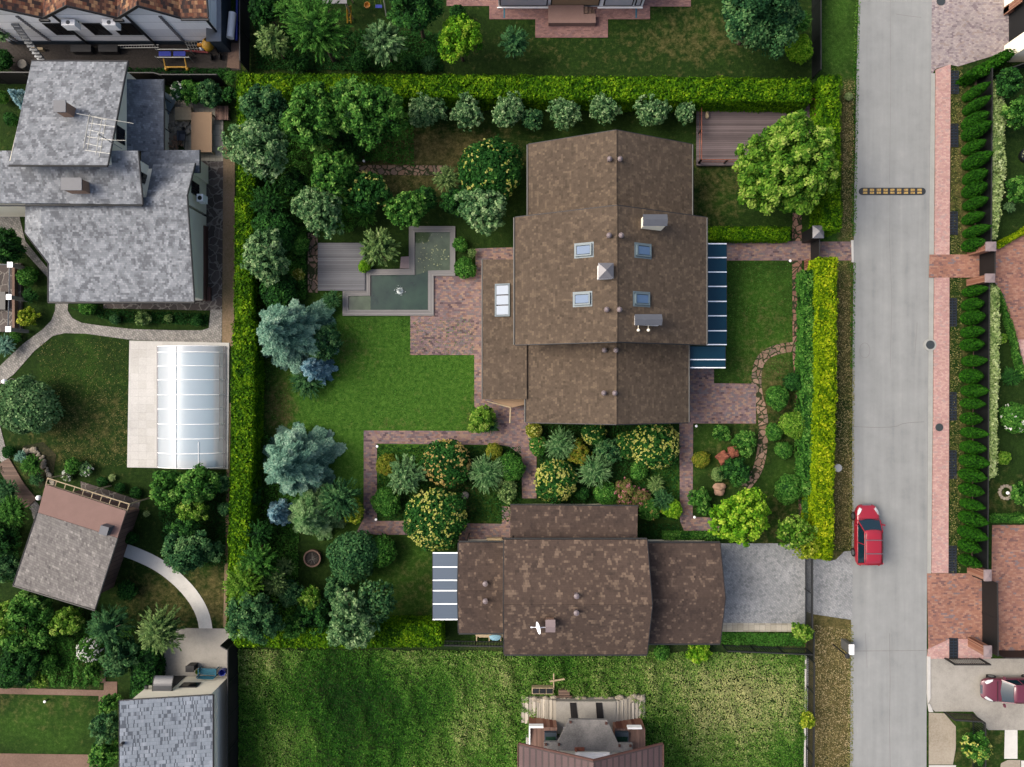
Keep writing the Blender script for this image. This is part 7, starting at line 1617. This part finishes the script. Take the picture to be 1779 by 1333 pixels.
p('bushy', 117, 826, 9, .6, 'sage', 'small white-flowering shrub at the pergola rails', bloom='bloomwhite', nb=16)
p('tuft', 195, 830, 7, .4, 'hedgesilver', 'small pale yellow star-shaped hosta above the pavilion')
p('tuft', 255, 893, 6, .4, 'hedgesilver', 'small pale star-shaped hosta alone on the lawn right of the pavilion')
p('bushy', 178, 837, 9, .6, 'dark', 'tiny dark bush in the row above the pavilion deck, left one')
p('bushy', 209, 848, 9, .6, 'dark', 'tiny dark bush in the row above the pavilion deck, middle one')
p('bushy', 236, 856, 10, .6, 'dark', 'tiny dark bush in the row above the pavilion deck, right one')
p('bushy', 229, 935, 11, .8, 'dark', 'small dark bush above the start of the curved white path')
p('broad', 298, 850, 35, 3.0, 'green', 'mid green tree below the left part of the pool slab')
p('broad', 346, 842, 37, 3.2, 'green', 'mid green tree below the right part of the pool slab')
p('broad', 338, 884, 26, 2.4, 'lime', 'yellowish green tree below the two trees at the pool slab', cat='shrub')
p('broad', 387, 838, 15, 1.8, 'teal', 'teal shrub between the pool slab corner and the west hedge')
p('bushy', 391, 884, 12, 1.2, 'teal', 'small teal shrub against the west hedge above the curved path')
p('broad', 322, 918, 27, 2.4, 'dark', 'dark green shrub in the middle of the orchard clump', cat='shrub')
p('broad', 328, 956, 42, 3.2, 'teal', 'large bluish green tree above the bend of the white path')
p('broad', 372, 958, 20, 2.0, 'teal', 'bluish green shrub right of the bend of the white path')
p('feather', 14, 852, 25, 1.4, 'teal', 'teal juniper left of the boardwalk', cat='conifer')
p('feather', 26, 888, 30, 2.2, 'green', 'dark feathery shrub with yellowish tips left of the pavilion')
p('broad', 6, 935, 30, 2.4, 'dark', 'dark green shrub at the left edge beside the pavilion')
p('broad', 14, 982, 26, 2.2, 'teal', 'dark teal shrub at the left edge below the pavilion corner')
p('broad', 14, 1076, 34, 3.2, 'lime', 'bright green tree at the left edge below the pavilion')
p('broad', 54, 1062, 40, 3.4, 'green', 'leafy green tree just under the lower left eaves of the pavilion')
p('broad', 36, 1106, 30, 2.6, 'green', 'mid green shrub under the leafy tree below the pavilion', cat='shrub')
p('broad', 120, 1079, 28, 2.6, 'lime', 'light yellowish green shrub below the middle of the pavilion', cat='shrub')
p('broad', 80, 1096, 26, 2.4, 'green', 'mid green shrub left of the light yellowish one', cat='shrub')
p('bushy', 222, 1026, 17, 1.2, 'dark', 'round dark shrub right of the lower pavilion corner')
p('willow', 190, 1088, 42, 3.8, 'teal', 'drooping grey-green willow below the pavilion')
p('willow', 280, 1094, 47, 4.2, 'sage', 'drooping light sage willow over the concrete pad')
p('bushy', 157, 1128, 21, 1.6, 'green', 'green shrub covered with white flowers left of the boardwalk strip', bloom='bloomwhite', nb=60)
p('broad', 158, 1166, 13, 1.0, 'green', 'small green shrub below the white-flowering one')
p('broad', 212, 1140, 34, 2.8, 'teal', 'dark teal shrub below the grey-green willow', cat='shrub')
p('broad', 38, 1150, 38, 1.8, 'dark', 'dark low shrub mass at the left edge below the green trees')
p('bushy', 84, 1155, 17, 1.0, 'green', 'small green bush on the shaded lawn, upper of two')
p('broad', 73, 1181, 14, .8, 'lime', 'small yellow-green bush above the thin sandy path')
p('bushy', 14, 1178, 18, .9, 'dark', 'low dark bush at the left edge above the thin sandy path')
p('broad', 192, 1222, 19, 1.6, 'green', 'green shrub where the sandy strips meet')
p('broad', 186, 1262, 28, 2.2, 'teal', 'leafy shrub beside the blue-grey roof, upper one')
p('broad', 184, 1310, 28, 2.2, 'green', 'leafy shrub beside the blue-grey roof, lower one')
# right edge
p('broad', 1750, 147, 25, 3.0, 'dark', 'dark tree behind the top of the silvery hedge')
p('broad', 1769, 196, 28, 3.2, 'green', 'mid green tree at the right edge beside the silvery hedge')
p('broad', 1770, 332, 24, 2.8, 'green', 'green tree at the right edge below the water bowl')
p('tuft', 1752, 361, 11, 1.0, 'pale', 'small pale shrub left of the green tree at the right edge')
p('bushy', 1740, 588, 9, .8, 'lime', 'small lime ball bush inside the curved edging hedge')
p('bushy', 1764, 726, 26, 1.8, 'green', 'round dark bush speckled with pale leaves at the right edge', bloom='bloomwhite', nb=12)
p('bushy', 1743, 796, 12, .9, 'lime', 'small lime bush against the lower end of the silvery hedge')
p('broad', 1773, 858, 21, 1.6, 'green', 'green bush at the right edge beside the stone ring')
p('feather', 1755, 655, 20, .7, 'dark', 'very dark low shrub at the right edge inside the edging hedge')
p('broad', 1693, 1296, 26, 2.0, 'green', 'dark shrub with yellow-white flecks behind the picket fence', bloom='bloomyel', nb=26)
p('bushy', 1474, 168, 7, .5, 'hedgesilver', 'tiny whitish shrub at the road edge north of the speed bump')
p('broad', 1402, 1250, 15, 2.0, 'yellow', 'yellow-green sapling growing through the meadow fence')
# weeds and beds
p('broad', 1213, 1133, 22, 1.1, 'limebright', 'bright green weeds bush below the east wing of the garage')
p('bushy', 1150, 1133, 14, .8, 'green', 'small green weed bush at the lower corner of the garage')
for q, h_, mt, n_, lb in (([(936, 738), (1178, 738), (1178, 905), (936, 870)], .35, 'dark', 9000, 'low dark ground cover filling the middle flower bed'), ([(656, 773), (905, 776), (905, 905), (657, 903)], .25, 'dark', 6000, 'low dark ground cover in the looped path bed'),
        ([(442, 180), (620, 170), (618, 405), (442, 405)], 1.1, 'green', 17000, 'shaded undergrowth beneath the north west trees'), ([(442, 405), (533, 405), (533, 520), (442, 545)], .8, 'green', 6000, 'shaded undergrowth left of the flagstone strip'), ([(620, 180), (720, 180), (720, 290), (618, 280)], .9, 'green', 5000, 'shaded undergrowth beneath the right one of the two large trees'), ([(440, 700), (520, 860), (520, 1085), (436, 1085)], .5, 'green', 8000, 'shaded undergrowth beneath the south west trees'),
        ([(125, 536), (362, 545), (362, 565), (200, 560)], .2, 'dark', 1800, 'planted strip of dark low plants below the big grey roof'), ([(0, 800), (40, 880), (30, 1010), (-30, 1010)], .3, 'dark', 3500, 'dark ground cover at the left edge'), ([(-20, 1040), (240, 1090), (175, 1190), (-20, 1190)], .8, 'green', 12000, 'shaded undergrowth below the pavilion'),
        ([(272, 820), (398, 820), (395, 980), (290, 985)], .6, 'dark', 6000, 'undergrowth in the orchard clump below the pool slab'), ([(445, 50), (770, 60), (770, 126), (445, 122)], .5, 'dark', 11000, 'shaded ground plants along the north hedge'), ([(120, 118), (400, 120), (400, 140), (120, 140)], .3, 'dark', 3500, 'weeds growing along the dark fence in the yard'),
        ([(1252, 1098), (1398, 1100), (1398, 1122), (1252, 1118)], .3, 'green', 3000, 'weedy planting strip below the grey driveway'), ([(900, 905), (1180, 910), (1180, 936), (1110, 936)], .25, 'dark', 1500, 'shaded low plants beside the garage roof')):
    cover('ground_cover', q, h_, mt, n_, .15, lb)
# ---------------------------------------------------------------- light, sky, camera
W_ = bpy.data.worlds.new('World'); SC.world = W_; W_.use_nodes = True; nt = W_.node_tree; bg = nt.nodes['Background']
sky = nt.nodes.new('ShaderNodeTexSky'); sky.sky_type = 'NISHITA'; sky.sun_disc = False
SUN_EL, SUN_AZ = R(46), R(-80)      # azimuth clockwise from north (+Y): light from the west-north-west
sky.sun_elevation = SUN_EL; sky.sun_rotation = SUN_AZ; sky.altitude = 100; sky.air_density = 0.8; sky.dust_density = 8.0; sky.ozone_density = 1.0
nt.links.new(sky.outputs[0], bg.inputs[0]); bg.inputs[1].default_value = 0.15
sl = bpy.data.lights.new('sun', 'SUN'); sl.energy = 0.95; sl.angle = R(34); sl.color = (1.0, .97, .90)
so2 = bpy.data.objects.new('sun', sl); COL.objects.link(so2)
dirv = Vector((math.sin(SUN_AZ)*math.cos(SUN_EL), math.cos(SUN_AZ)*math.cos(SUN_EL), math.sin(SUN_EL)))
so2.rotation_euler = dirv.to_track_quat('Z', 'Y').to_euler(); so2.location = dirv*60
cam = bpy.data.cameras.new('camera'); co = bpy.data.objects.new('camera', cam); COL.objects.link(co)
co.location = (0, 0, H); co.rotation_euler = (0, 0, 0); cam.sensor_width = 36; cam.lens = 36*H/(1779*S)
cam.shift_x = 0.0; cam.shift_y = (NY-666.5)/1779; cam.clip_end = 1500; cam.clip_start = .5
SC.camera = co
vs = SC.view_settings; vs.view_transform = 'Standard'; vs.look = 'None'; vs.gamma = 1.0; vs.use_curve_mapping = False; vs.exposure = 0.9
SC.cycles.max_bounces = 6; SC.cycles.diffuse_bounces = 3; SC.cycles.transparent_max_bounces = 8; SC.cycles.use_denoising = True
